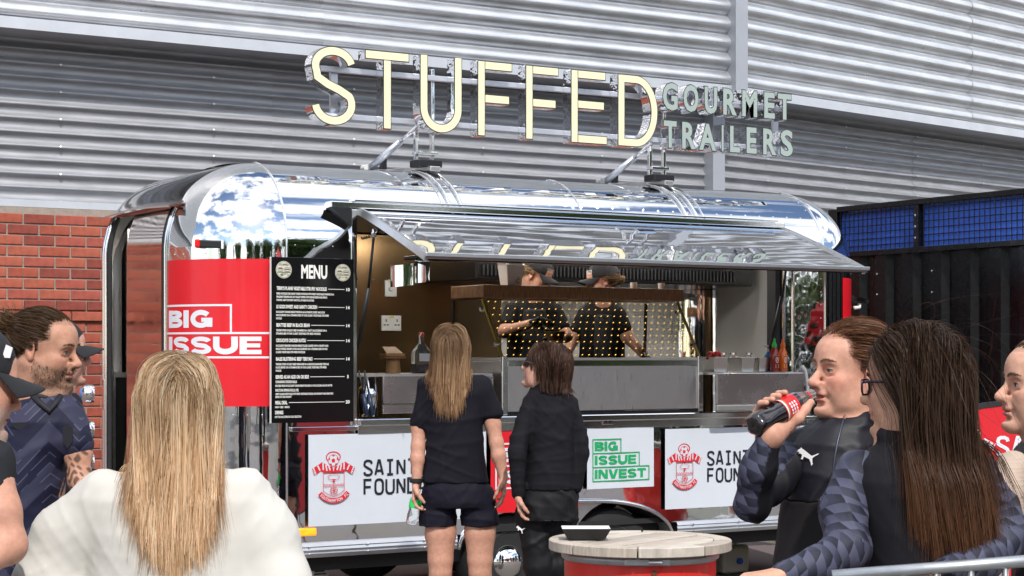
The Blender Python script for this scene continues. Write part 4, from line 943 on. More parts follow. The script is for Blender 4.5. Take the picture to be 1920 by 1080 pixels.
def wrinkle(V, N, amp, sc=1.0, dirn=(0, 0, 1), seed=0):
    r = np.random.default_rng(seed); out_ = np.zeros(len(V)); Q = V * sc; amp = amp * 2.0
    for i in range(5):
        k = nrm(r.normal(size=3) * np.array([1, 1, .8]) + np.array(dirn) * .8) * r.uniform(18, 55); k2 = nrm(r.normal(size=3)) * r.uniform(8, 20)
        s = np.sin(Q @ k + 3.0 * np.sin(Q @ k2 + r.uniform(0, 6)) + r.uniform(0, 6)); gate = .5 + .5 * np.sin(Q @ (nrm(r.normal(size=3)) * 9) + r.uniform(0, 6))
        s = np.exp(-(s / .38) ** 2) - .45; out_ += s * gate * (30 / np.linalg.norm(k)) / 5
    return V + N * (out_ * amp)[:, None]
def np_mesh(name, V, F, m, parent, col=None, vec=None):
    V = np.asarray(V, float); c = (V.min(0) + V.max(0)) / 2; me = bpy.data.meshes.new(name); F = np.asarray(F)
    me.vertices.add(len(V)); me.vertices.foreach_set('co', (V - c).astype(np.float32).ravel()); k = F.shape[1]
    me.loops.add(F.size); me.loops.foreach_set('vertex_index', F.ravel().astype(np.int32)); me.polygons.add(len(F))
    me.polygons.foreach_set('loop_start', np.arange(0, F.size, k, dtype=np.int32)); me.polygons.foreach_set('use_smooth', np.ones(len(F), bool)); me.update(calc_edges=True)
    if col is not None:
        a = me.color_attributes.new('Col', 'FLOAT_COLOR', 'POINT'); cc = np.ones((len(V), 4), np.float32); cc[:, :3] = col; a.data.foreach_set('color', cc.ravel())
    if vec is not None:
        a = me.attributes.new('Arm', 'FLOAT_VECTOR', 'POINT'); a.data.foreach_set('vector', np.asarray(vec, np.float32).ravel())
    return link(name, me, m, parent, c)
def solid(name, prims, vox, m, parent, wr=0, wsc=1.0, seed=0, colf=None, vecf=None, wdir=(0, 0, 1)):
    V, F = polygonise(prims, vox)
    if wr: V = wrinkle(V, vnormals(V, F), wr, wsc, wdir, seed)
    return np_mesh(name, V, F, m, parent, colf(V) if colf else None, vecf(V) if vecf else None)

# ------------------------------------------------------------------ a head
class Head:
    """x forward, y to the head's left, z up; 0.235 m tall at s = 1"""
    def __init__(h, c, fwd, up=(0, 0, 1), s=1.0, male=False, wide=1.0):
        h.c = np.array(c, float); x = nrm(fwd); z = nrm(np.array(up, float) - x * (np.array(up, float) @ x)); y = np.cross(z, x)
        h.M = np.stack([x, y, z], 1); h.s = s; h.eye = .0040; h.male = male; h.wide = wide
    def w(h, p): return h.c + (np.asarray(p, float) * h.s * np.array([1, h.wide, 1])) @ h.M.T
    def l(h, P_): return ((P_ - h.c) @ h.M) / h.s / np.array([1, h.wide, 1])
    def E(h, c, r, k=.02, op='u', rot=None):
        M = h.M if rot is None else h.M @ rot
        return ell(h.w(c), np.array(r) * h.s * (np.array([1, h.wide, 1]) if rot is None else 1), M, k * h.s, op)
    def C_(h, a, b, ra, rb, k=.02, op='u'): return cone(h.w(a), h.w(b), ra * h.s, rb * h.s, k * h.s, op)
    def skull(h, g=0.0): return [h.E((-.012, 0, .033), (.100 + g, .076 + g, .088 + g)), h.E((.024, 0, -.03), (.062 + g * .5, .06 + g, .085 + g))]
    def prims(h, ears=True, mouth_open=0.0):
        j = .004 if h.male else -.0035; o = h.skull()
        for s in (-1, 1):
            o += [h.C_((-.012, s * .052, -.045), (.03, s * .043, -.085), .021 + j, .020 + j, .03), h.C_((.03, s * .043, -.085), (.074, s * .010, -.104), .020 + j, .016 + j, .03),
                  h.E((.060, s * .040, -.024), (.026, .024, .020), .03), h.E((.045, s * .038, -.055), (.032, .022, .03), .03)]
        o += [h.E((.042, 0, .045), (.053, .058, .045), .04), h.C_((.079, -.036, .018), (.079, .036, .018), .0115 + j * .6, .0115 + j * .6, .025),
              h.C_((.083, 0, .018), (.090, 0, .002), .010, .009, .014), h.C_((.090, 0, .004), (.1155, 0, -.031), .0085, .0115, .010), h.E((.113, 0, -.034), (.0115, .0125, .0105), .008)]
        for s in (-1, 1): o += [h.E((.1005, s * .0135, -.0365), (.0125, .0085, .009), .008), h.E((.104, s * .0075, -.0445), (.006, .0035, .003), .004, 's'), h.E((.094, s * .031, .0005), (.020, .020, .0125), .016, 's')]
        o += [h.E((.080, 0, -.058), (.020, .030, .020), .02),
              h.E((.0945, .0095, -.0615), (.0085, .014, .0062), .006), h.E((.0945, -.0095, -.0615), (.0085, .014, .0062), .006), h.E((.0925, 0, -.0745), (.0095, .020, .0072), .007),
              h.E((.086, 0, -.100), (.018, .022, .017), .02), h.E((.098, 0, -.0875), (.012, .02, .0055), .012, 's')]
        for s in (-1, 1): o += [h.C_((.1015, s * .021, -.038), (.088, s * .034, -.066), .0022, .0026, .010, 's'), h.C_((.0905, s * .020, -.0135), (.079, s * .046, -.0125), .0016, .0012, .006, 's'), h.E((.087, s * .027, -.070), (.006, .005, .005), .008, 's')]
        for s in (-1, 1): o += [h.E((.0742, s * .031, .0003), (.0150, .0175, .0135), .007), h.E((.092, s * .0315, -.0006), (.018, .0128, h.eye), .0022, 's')]
        mo = .0016 + mouth_open
        o += [h.E((.100, 0, -.0675), (.016, .0235, mo), .004, 's')]
        if ears:
            for s in (-1, 1):
                a = math.radians(22) * s; rot = np.array([[math.cos(a), -math.sin(a), 0], [math.sin(a), math.cos(a), 0], [0, 0, 1]])
                o += [h.E((-.010, s * .077, -.004), (.0185, .0075, .029), .008, 'u', rot), h.E((-.006, s * .0845, .000), (.010, .007, .018), .005, 's', rot), h.E((-.004, s * .080, -.027), (.008, .006, .010), .006)]
        return o
    def neck(h, base, r0=.044, r1=.056): return [cone(h.w((-.030, 0, -.055)), base, r0, r1, .03), cone(h.w((-.005, 0, -.075)), np.array(base) + h.M[:, 0] * .02, r0 * .82, r1 * .8, .03)]
    def colour(h, base, lips, stubble=None, blush=.10):
        base = np.array(base); lips = np.array(lips)
        def f(V):
            L = h.l(V); n = len(V); col = np.tile(base, (n, 1)); R_ = np.random.default_rng(3)
            def spot(c, r): return np.exp(-(((L - np.array(c)) / np.array(r)) ** 2).sum(1))
            for s in (-1, 1):
                col = col * (1 - blush * np.minimum(1, spot((.07, s * .045, -.03), (.03, .025, .022)))[:, None] * np.array([0, .9, .9]))
                col = col * (1 - .25 * spot((-.01, s * .085, 0), (.03, .02, .035))[:, None] * np.array([0, .6, .6]))
                col = col * (1 - .30 * spot((.085, s * .031, .002), (.014, .021, .010))[:, None] * np.array([.5, .75, .7]))
            nose = spot((.113, 0, -.036), (.015, .016, .014)); col = col * (1 - .18 * nose[:, None] * np.array([0, 1, 1]))
            lp_ = np.clip(1.6 * (spot((.097, 0, -.0605), (.014, .019, .0058)) + spot((.096, 0, -.0745), (.014, .018, .0065))), 0, 1); col = col * (1 - lp_[:, None]) + lips * lp_[:, None]
            sc_ = getattr(h, 'scalp', None)
            if sc_ is not None:
                q = np.clip(1 - np.abs(np.linalg.norm((L - np.array([-.012, 0, .033])) / np.array([.1, .076, .088]), axis=1) - 1) * 6, 0, 1) * sc_[0](L); col = col * (1 - .85 * q[:, None]) + np.array(sc_[1]) * .85 * q[:, None]
            if stubble is not None:
                m_ = (L[:, 2] < -.042 + .35 * np.maximum(0, .02 - L[:, 0])) & (L[:, 2] > -.150) & (L[:, 0] > -.004) & (lp_ < .3)
                ed = np.clip((-.036 + .5 * np.maximum(0, .03 - L[:, 0]) - L[:, 2]) / .02, 0, 1) * np.clip((L[:, 0] + .004) / .02, 0, 1) * np.clip((L[:, 2] + .155) / .03, 0, 1) * (1 - np.clip(lp_ * 2, 0, 1))
                ed = ed * (.55 + .45 * R_.random(n)); col = col * (1 - ed[:, None] * .72) + np.array(stubble) * ed[:, None] * .72
            return col
        return f
    def surf(h, pr, y, z, off=.0008):          # front of the face at (y, z)
        y = np.atleast_1d(np.asarray(y, float)); z = np.atleast_1d(np.asarray(z, float)); xs = np.arange(.122, .06, -.0010); Q = np.stack(np.broadcast_arrays(xs[None], y[:, None], z[:, None]), -1); D = ev(pr, h.w(Q)); return np.stack([xs[np.argmax(D < 0, 1)] + off, y, z], 1)
    def eyes(h, parent, iris=(.10, .06, .03), skin=None, brow=(.1, .06, .04), closed=.5, gaze=0.0):
        pr = h.prims(ears=False); r = np.random.default_rng(8); allp = pr
        for s in (-1, 1):
            e = solid('eye', [h.E((.0752, s * .031, .0003), (.0122, .0122, .0122), 0)], .0022 * h.s, mat('eye_white', (.60, .55, .52), .15), parent)
            g = nrm(np.array([1, gaze, -.05])); MB().lathe([(.0060 * h.s, .0), (.0057 * h.s, .0008), (.0, .0016)], h.w(np.array([.0752, s * .031, .0003]) + g * .0107), 14, h.M @ g).build('iris', mat('iris_%d' % int(iris[0] * 999), iris, .1), e, smooth=True)
            MB().lathe([(.0028 * h.s, .0), (.0, .0004)], h.w(np.array([.0752, s * .031, .0003]) + g * .0121), 10, h.M @ g).build('pupil', mat('pupil', (.005, .005, .005), .1), e)
            aa = np.linspace(-1.4, 1.4, 11); P_ = list(h.w(h.surf(pr, s * .0315 + .0130 * np.sin(aa), -.0006 + h.eye * np.cos(aa) + .0010, .0004)))
            MB().tube(P_, [.0006] + [.0011] * 9 + [.0006], 6).build('eyelash', mat('lash', (.03, .02, .018), .5), parent, smooth=True)
            n = 220; t = r.uniform(-1, 1, n); y = s * (.031 + .0235 * t); z = .0215 + .0045 * (1 - (t - .25) ** 2) + r.normal(0, 1, n) * .0016 * (1.15 - .5 * np.maximum(t, 0)); P0 = h.w(h.surf(pr, y, z, .0003))
            D_ = nrm(np.stack([.12 + 0 * t, s * (.8 + 0 * t), .55 - .75 * (t + .3)], 1) + r.normal(size=(n, 3)) * .15) @ h.M.T; ln = r.uniform(.004, .009, (n, 1)) * h.s; sd_ = nrm(np.cross(D_, h.M[:, 0])) * .0006
            Q = np.stack([P0 - sd_, P0 + sd_, P0 + D_ * ln], 1).reshape(-1, 3); np_mesh('eyebrow', Q, np.arange(3 * n).reshape(-1, 3), mat('brow_%d' % int(brow[0] * 999), brow, .8), parent)

# ------------------------------------------------------------------ hair
def hair_mat(rough):
    nm = 'hair_%02d' % int(rough * 100)
    if nm in MATS: return MATS[nm]
    m = mat(nm, (.2, .1, .05), rough, attr='Col', spec=.22); n = m.node_tree.nodes; L = m.node_tree.links
    tr_ = n.new('ShaderNodeBsdfTranslucent'); mx_ = n.new('ShaderNodeMixShader'); mx_.inputs[0].default_value = .42; at_ = [q for q in n if q.type == 'ATTRIBUTE'][0]
    L.new(at_.outputs['Color'], tr_.inputs['Color']); L.new(n['Principled BSDF'].outputs[0], mx_.inputs[1]); L.new(tr_.outputs[0], mx_.inputs[2]); L.new(mx_.outputs[0], n['Material Output'].inputs['Surface'])
    return m
def hair(name, h, parent, root_ok, field, n, steps, seg, coll, cols, width=.0028, off=.006, lift=.004, stiff=.55, seed=1, noise=.25, rough=.36, clump=0, colfn=None, lens=(.8, 1.0), coff=.006, wave=0.0, vlen=0.0):
    r = np.random.default_rng(seed); pts = []
    while sum(len(q) for q in pts) < n:
        d = nrm(r.normal(size=(n * 3, 3))); L = np.array([-.012, 0, .033]) + d * np.array([.100, .076, .088]) * (1 + .02 * r.random((n * 3, 1))); pts.append(L[root_ok(L)])
    L = np.concatenate(pts)[:n]; p = h.w(L); out0 = nrm((L - np.array([-.012, 0, .033])) / np.array([.1, .076, .088]) ** 2) @ h.M.T
    p = p + out0 * lift * r.random((n, 1)); rnd = r.normal(size=(n, 3)); d = nrm(field(h, L, p, 0, rnd)); path = [p]; ph = r.uniform(0, 6, n); layer = r.random(n)
    if clump:
        cidx = r.integers(0, n, clump); own = np.argmin(((L[:, None] - L[cidx][None]) ** 2).sum(-1), 1); rnd = rnd * .45 + r.normal(size=(clump, 3))[own] * .9; lay2 = r.random(clump)[own]
    ln = r.uniform(*lens, n) * steps * (1 - vlen * np.clip(np.abs(L[:, 1]) / .076, 0, 1) ** 1.5)
    for i in range(steps):
        L = h.l(p); want = nrm(field(h, L, p, i, rnd) + rnd * noise * .35)
        d2 = nrm(d * stiff + want * (1 - stiff)); q = p + d2 * seg
        o_ = off + layer * coff
        for _ in range(2):
            D = ev(coll, q); m_ = D < o_
            if m_.any():
                e = .002; qm = q[m_]; g = np.stack([ev(coll, qm + np.eye(3)[a] * e) - ev(coll, qm - np.eye(3)[a] * e) for a in range(3)], 1); q[m_] = qm + nrm(g) * (o_[m_] - D[m_])[:, None]
        d = nrm(q - p); stop = (ln < i)[:, None]; q = np.where(stop, p + d * seg * .02, q); p = q; path.append(p.copy())
    W = np.stack(path, 1)                                                     # n, steps+1, 3
    T = nrm(np.gradient(W, axis=1)); ax = h.c - h.M[:, 2] * .0; O = W - ax; O[:, :, 2] *= .25; O = nrm(O + rnd[:, None, :] * .22); sd_ = nrm(np.cross(T, O))
    if wave: W = W + sd_ * (wave * np.sin(np.arange(steps + 1)[None] * .9 + ph[:, None]))[..., None]
    tt = np.linspace(0, 1, steps + 1); wd = width * (1 - .75 * tt ** 4) * (.6 + .8 * r.random((n, 1))); A = W - sd_ * wd[..., None] / 2; B = W + sd_ * wd[..., None] / 2
    V = np.stack([A, B], 2).reshape(-1, 3); k = steps + 1; base = (np.arange(n) * k * 2)[:, None] + (np.arange(steps) * 2)[None]
    f1 = np.stack([base, base + 1, base + 3, base + 2], -1).reshape(-1, 4)
    c = np.array(cols); mixr = r.random(n) ** 1.3 * (len(c) - 1)
    if clump: mixr = np.clip(mixr * .6 + .4 * lay2 * (len(c) - 1), 0, len(c) - 1.001)
    i0 = np.minimum(mixr.astype(int), len(c) - 2); fr_ = (mixr - i0)[:, None]; sc = c[i0] * (1 - fr_) + c[i0 + 1] * fr_
    CC = np.repeat(sc[:, None], k, 1)
    if colfn: CC = colfn(CC, tt[None, :, None], W)
    CC = np.repeat(CC[:, :, None], 2, 2).reshape(-1, 3)
    return np_mesh(name, V, f1, hair_mat(rough), parent, CC)

def hit(prims, x, y, Z, out_=.002):
    """the point of a solid that is seen at photo pixel (x, y)"""
    zz = np.arange(Z - .45, Z + .35, .002); P_ = CAM + (FW + RT * (x - 960.0) / FPX + UP * (HY - y) / FPX)[None] * zz[:, None]; i = np.argmax(ev(prims, P_) < 0); return P_[i] - FW * out_
# ------------------------------------------------------------------ people helpers
class Per:
    def __init__(s, Z, px, label, group=None):
        s.Z = Z; s.k = Z / FPX; g = atZ(px, HY, Z); g[2] = 0; s.g = g
        s.t = thing('person', g, label, 'person', group)
    def p(s, x, y, dz=0.0): return atZ(x, y, s.Z) * 1.0 + FW * dz + (RT * (x - 960) / FPX + UP * (HY - y) / FPX) * dz
    def limb(s, pts, k=.02): return chain([(s.p(q[0], q[1], q[2]), q[3] * s.k) for q in pts], k)
    def stack(s, rows, k=.04, depth=.62, power=2.3):
        """rows (y, xl, xr[, depth half in m[, forward shift]]): a torso of elliptical rings"""
        rows = sorted(rows, key=lambda r_: -r_[0]); z = np.array([s.p(0, r_[0])[2] for r_ in rows]); c = np.array([(r_[1] + r_[2]) / 2 for r_ in rows]); a = np.array([(r_[2] - r_[1]) / 2 * s.k for r_ in rows])
        b = np.array([r_[3] if len(r_) > 3 else depth * ai for r_, ai in zip(rows, a)]); of = np.array([r_[4] if len(r_) > 4 else 0. for r_ in rows]); cx = (c - 960) * s.k
        o = CAM + FW * s.Z
        def fn(p):
            q = p - o; l = q @ RT; f = q @ FW; h = p[..., 2]; A = np.interp(h, z, a); B = np.interp(h, z, b); X = np.interp(h, z, cx); G = np.interp(h, z, of)
            d = ((np.abs((l - X) / A) ** power + np.abs((f - G) / B) ** power) ** (1 / power) - 1) * np.minimum(A, B)
            return np.maximum(d, np.maximum(h - z[-1], z[0] - h))
        m_ = max(a.max(), b.max()) + abs(of).max(); mid = o + RT * cx.mean(); sp = m_ + np.ptp(cx)
        return Pr(fn, (mid[0] - sp, mid[1] - sp, z[0]), (mid[0] + sp, mid[1] + sp, z[-1]), k)
    def legs(s, xl, xr, y0, rt, name, m, vox=.010, shoe=None, gap=None, dz=0.0, wr=.006):
        """trousers and shoes down to the ground"""
        yg = HY + 1.5 / s.k; ya = HY + (1.5 - .09) / s.k; yk = (y0 * .45 + yg * .55); pr_ = []
        for x, sg_ in ((xl, -1), (xr, 1)):
            pr_ += s.limb([(x, y0, dz, rt), (x + sg_ * .01 / s.k, yk, dz - .01, rt * .72), (x + sg_ * .015 / s.k, ya, dz + .03, rt * .55)], .02)
        pr_.append(cone(s.p(xl, y0 - .02 / s.k, dz), s.p(xr, y0 - .02 / s.k, dz), rt * s.k * 1.02, rt * s.k * 1.02, .05))
        o = solid(name, pr_, vox, m, s.t, wr=wr, seed=4)
        for x, sg_ in ((xl, -1), (xr, 1)):
            a = s.p(x + sg_ * .015 / s.k, ya, dz + .03); a[2] = .05; d = s.face * .9; d = np.array([d[0], d[1], 0]); d = nrm(d)
            solid('shoe', [cone(a - d * .05, a + d * .06, .043, .042, .02), cone(a + d * .06, a + d * .17 - UP * .014, .04, .032, .02), plane((0, 0, .004), (0, 0, -1))], .008, shoe or mat('shoe_black', (.02, .02, .02), .6), s.t)
        return o
def hand(w_, d, n, side, curl=(.5, .6, .7, .8), thumb=(.3, .5), s=1.0, spread=.06):
    """palm from wrist w_ along d, n = palm normal (fingers bend towards it), side = +1 / -1 picks where the thumb leaves"""
    d = nrm(d); n = nrm(np.array(n) - d * (np.array(n) @ d)); l = np.cross(n, d) * side; o = []; w_ = np.array(w_, float)
    fl = (.072, .080, .075, .058); kn = []
    for i in range(4):
        q = w_ + d * (.088 - .004 * abs(i - 1) - (.006 if i == 3 else 0)) * s + l * (.030 - .0205 * i) * s; kn.append(q); o.append(cone(w_ + l * (.014 - .010 * i) * s + d * .01 * s, q, .0135 * s, .0105 * s, .012))
    for i in range(4):
        q = kn[i]; a = 0; dd = nrm(d + l * spread * (1.2 - .8 * i)); r = .0098 * s * (1 if i < 3 else .86)
        for j, f in enumerate((.46, .30, .24)):
            a += curl[i] * (.8, 1.05, .75)[j]; v = nrm(dd * math.cos(a) + n * math.sin(a)); e = q + v * fl[i] * f * s; o.append(cone(q, e, r, r * .90, .006)); q = e; r *= .90
    q = w_ + d * .022 * s + l * .026 * s + n * .006 * s; b = q + nrm(d * .75 + l * .75 + n * thumb[0]) * .040 * s; o.append(cone(q, b, .0155 * s, .012 * s, .014))
    c = b + nrm(d * 1.0 + l * (.25 - thumb[1] * .8) + n * (thumb[0] + thumb[1] * .6)) * .032 * s; o.append(cone(b, c, .0115 * s, .0105 * s, .006)); o.append(cone(c, c + nrm(d * 1.0 - l * thumb[1] * .6 + n * (thumb[0] + thumb[1])) * .026 * s, .0105 * s, .0088 * s, .006))
    return o
def skinm(name='skin'): return mat(name, (.5, .3, .2), .55, attr='Col', sss=.10, spec=.32, var=.16, vscale=60, bump=.22, bscale=330, bdist=.002, rvar=.10, detail=7)
SKIN = skinm()
def cap(h, parent, m, brim_dir=0.0, g=.006, front_text=None, tilt=0.0):
    q = [h.E((-.012, 0, .038), (.106 + g, .082 + g, .092 + g), 0), plane(h.w((0, 0, .030)), -h.M[:, 2] - h.M[:, 0] * .10, 'i')]
    c = solid('cap', q, .005, m, parent)
    ca, sa = math.cos(brim_dir), math.sin(brim_dir)
    def bp(a, b, k):
        t = (a - .5) * 2.3; r0 = .100 + g; x0 = math.cos(t) * r0 * 1.0 - .012; y0 = math.sin(t) * (.082 + g); ext = .078 * math.cos(t * .68) ** .8
        x = x0 + ext * b * (.9 + .1 * math.cos(t)); y = y0 * (1 + .05 * b); z = .030 - .012 * b - 9 * (y * y) * b * .55 - .003 * k
        return h.w((x * ca - y * sa, x * sa + y * ca, z))
    mb = MB(); mb.sheet(bp, 20, 6, .003); mb.build('cap_brim', m, c, smooth=True); MB().lathe([(.008, -.002), (.006, .003), (0, .004)], h.w((-.012, 0, .130 + g)), 10, h.M[:, 2]).build('cap_button', m, c, smooth=True)
    return c
def glasses(h, parent, m, rim=.0022, left=True):
    r = MB(); g = thing_part = None
    P_ = []
    for s in (-1, 1):
        P_.append([h.w((.103 - .35 * max(0, abs(y) - .02) * .6, s * .034 + y * s * 1.0, z)) for y, z in ((-.024, .010), (-.024, -.010), (-.016, -.020), (.016, -.020), (.024, -.010), (.024, .010), (.018, .014), (-.018, .014), (-.024, .010))])
    o = MB().tube(P_[0], rim, 6, False).build('glasses', m, parent, smooth=True); MB().tube(P_[1], rim, 6, False).build('rim', m, o, smooth=True)
    MB().tube([h.w((.104, -.010, .004)), h.w((.106, 0, .006)), h.w((.104, .010, .004))], rim, 6).build('bridge', m, o, smooth=True)
    for s in (-1, 1):
        MB().tube([h.w((.098, s * .058, .008)), h.w((.085, s * .073, .010)), h.w((.0, s * .084, .008)), h.w((-.02, s * .084, -.012))], [rim * 1.2, rim * 1.6, rim * 1.3, rim], 6).build('temple', m, o, smooth=True)
        mb = MB(); mb.add([h.w((.102, s * (.034 + y), z)) for y, z in ((-.022, .009), (-.022, -.010), (-.015, -.018), (.015, -.018), (.022, -.010), (.022, .009), (.016, .012), (-.016, .012))], [tuple(range(8))]); mb.build('lens', mat('lens_glass', (1, 1, 1), .02, trans=1, ior=1.05), o)
    return o
def stitched(name, col, col2=None, rough=.8, **k): return mat(name, col, rough, sheen=.0, spec=.18, bump=.25, bscale=700, bdist=.0006, var=.10, vscale=5, **k)
def puma(par, fr, s, m, name='chest_logo'):
    """a leaping cat outline"""
    pts = [(-.50, .22), (-.44, .32), (-.36, .36), (-.32, .42), (-.27, .36), (-.18, .30), (.02, .14), (.16, .02), (.30, .06), (.42, .12), (.52, .14), (.46, .08), (.32, .0), (.20, -.10), (.20, -.28), (.24, -.44), (.16, -.50), (.12, -.30), (.06, -.14), (-.10, -.06), (-.20, -.02), (-.24, -.16), (-.34, -.14), (-.30, -.06), (-.28, .08), (-.38, .14), (-.44, .12), (-.40, .20)]
    mb = MB(); mb.poly([(x * s, y * s) for x, y in pts], fr, 0, .0008); return mb.build(name, m, par, fix=False)
# ================================================================== the people
down = np.array([0, 0, -1.0])
LIPS = (.36, .11, .09)
def backfall(pull=.35, spread=1.0, back=0.0):
    def f(h, L, p, i, rnd):      # off the parting, down over the skull, then hanging straight
        nn = nrm((L - np.array([-.012, 0, .033])) / np.array([.1, .076, .088]) ** 2); top = np.clip((nn[:, 2] - .45) / .4, 0, 1)[:, None]
        tang = np.stack([-.35 * np.ones(len(L)), np.sign(L[:, 1] + .004 + rnd[:, 1] * .012) * .7, -.5 - 0 * L[:, 0]], 1) @ h.M.T
        ax = h.w((-.03, 0, 0)) - p; ax[:, 2] = 0; near = np.clip((L[:, 2] + .02) / .06, 0, 1)[:, None]
        return tang * top * 1.1 + down * (1.2 - top) + nrm(ax) * (pull * near * (1 - top) + .05 * spread * (1 - near)) - h.M[:, 0] * back * (1 - near) * np.clip((L[:, 0] + .13) / .06, 0, 1)[:, None] + rnd * .06
    return f
def skin_prims(*ls): return [q for l in ls for q in l]

# --- woman in the white jumper, seen from behind
def white_woman():
    s = Per(4.4, 320, 'woman with long blonde hair in a white jumper, back turned'); s.face = FW
    h = Head(s.p(335, 772, .0), FW * .97 - RT * .12 + UP * .05, s=1.0)
    ok = lambda L: (L[:, 0] < .05) & (L[:, 2] > -.035) & ~((L[:, 0] > .02) & (L[:, 2] < .045))
    h.scalp = (ok, (.25, .15, .08))
    jum = stitched('white_knit', (.56, .545, .505), rough=.85)
    tor = s.stack([(868, 300, 380, .05), (880, 262, 410, .065), (900, 205, 455, .085), (935, 172, 482, .11), (1000, 165, 488, .13), (1100, 160, 488, .135), (1210, 155, 490, .14), (1330, 160, 480, .14)])
    arms = s.limb([(195, 925, 0, 47), (118, 1005, .0, 52), (82, 1095, -.02, 52), (130, 1230, -.10, 42), (200, 1330, -.14, 34)], .05) + s.limb([(458, 922, 0, 47), (502, 1000, 0, 50), (528, 1095, -.02, 50), (490, 1230, -.10, 42), (420, 1330, -.14, 34)], .05)
    top = [tor] + arms
    solid('jumper', top, .008, jum, s.t, wr=.0075, wsc=1.25, seed=14, wdir=(.3, .2, -.2))
    body = h.prims(ears=False) + h.neck(s.p(340, 895, 0)) + [s.stack([(890, 250, 430, .06), (1000, 220, 440, .08), (1300, 220, 440, .09)])] + hand(s.p(210, 1335, -.14), (RT * .4 + down), -FW, 1) + hand(s.p(410, 1335, -.14), (-RT * .4 + down), -FW, -1)
    body += s.limb([(200, 925, 0, 25), (100, 1095, 0, 25), (205, 1335, -.14, 20)]) + s.limb([(455, 925, 0, 25), (510, 1095, 0, 25), (415, 1335, -.14, 20)])
    solid('body', body, .006, SKIN, s.t, colf=h.colour((.55, .33, .24), LIPS))
    coll = h.skull(.004) + h.neck(s.p(340, 895, 0)) + top
    hf = backfall(.35, 3.0, .5)
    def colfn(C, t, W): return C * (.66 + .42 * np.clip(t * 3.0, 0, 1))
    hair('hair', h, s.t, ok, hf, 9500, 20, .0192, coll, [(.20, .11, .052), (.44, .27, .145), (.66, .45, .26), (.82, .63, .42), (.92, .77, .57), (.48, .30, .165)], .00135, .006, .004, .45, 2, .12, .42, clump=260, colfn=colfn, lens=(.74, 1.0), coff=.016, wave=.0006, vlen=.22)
    s.legs(270, 390, 1340, 62, 'jeans', mat('denim', (.05, .08, .16), .8))
white_woman()

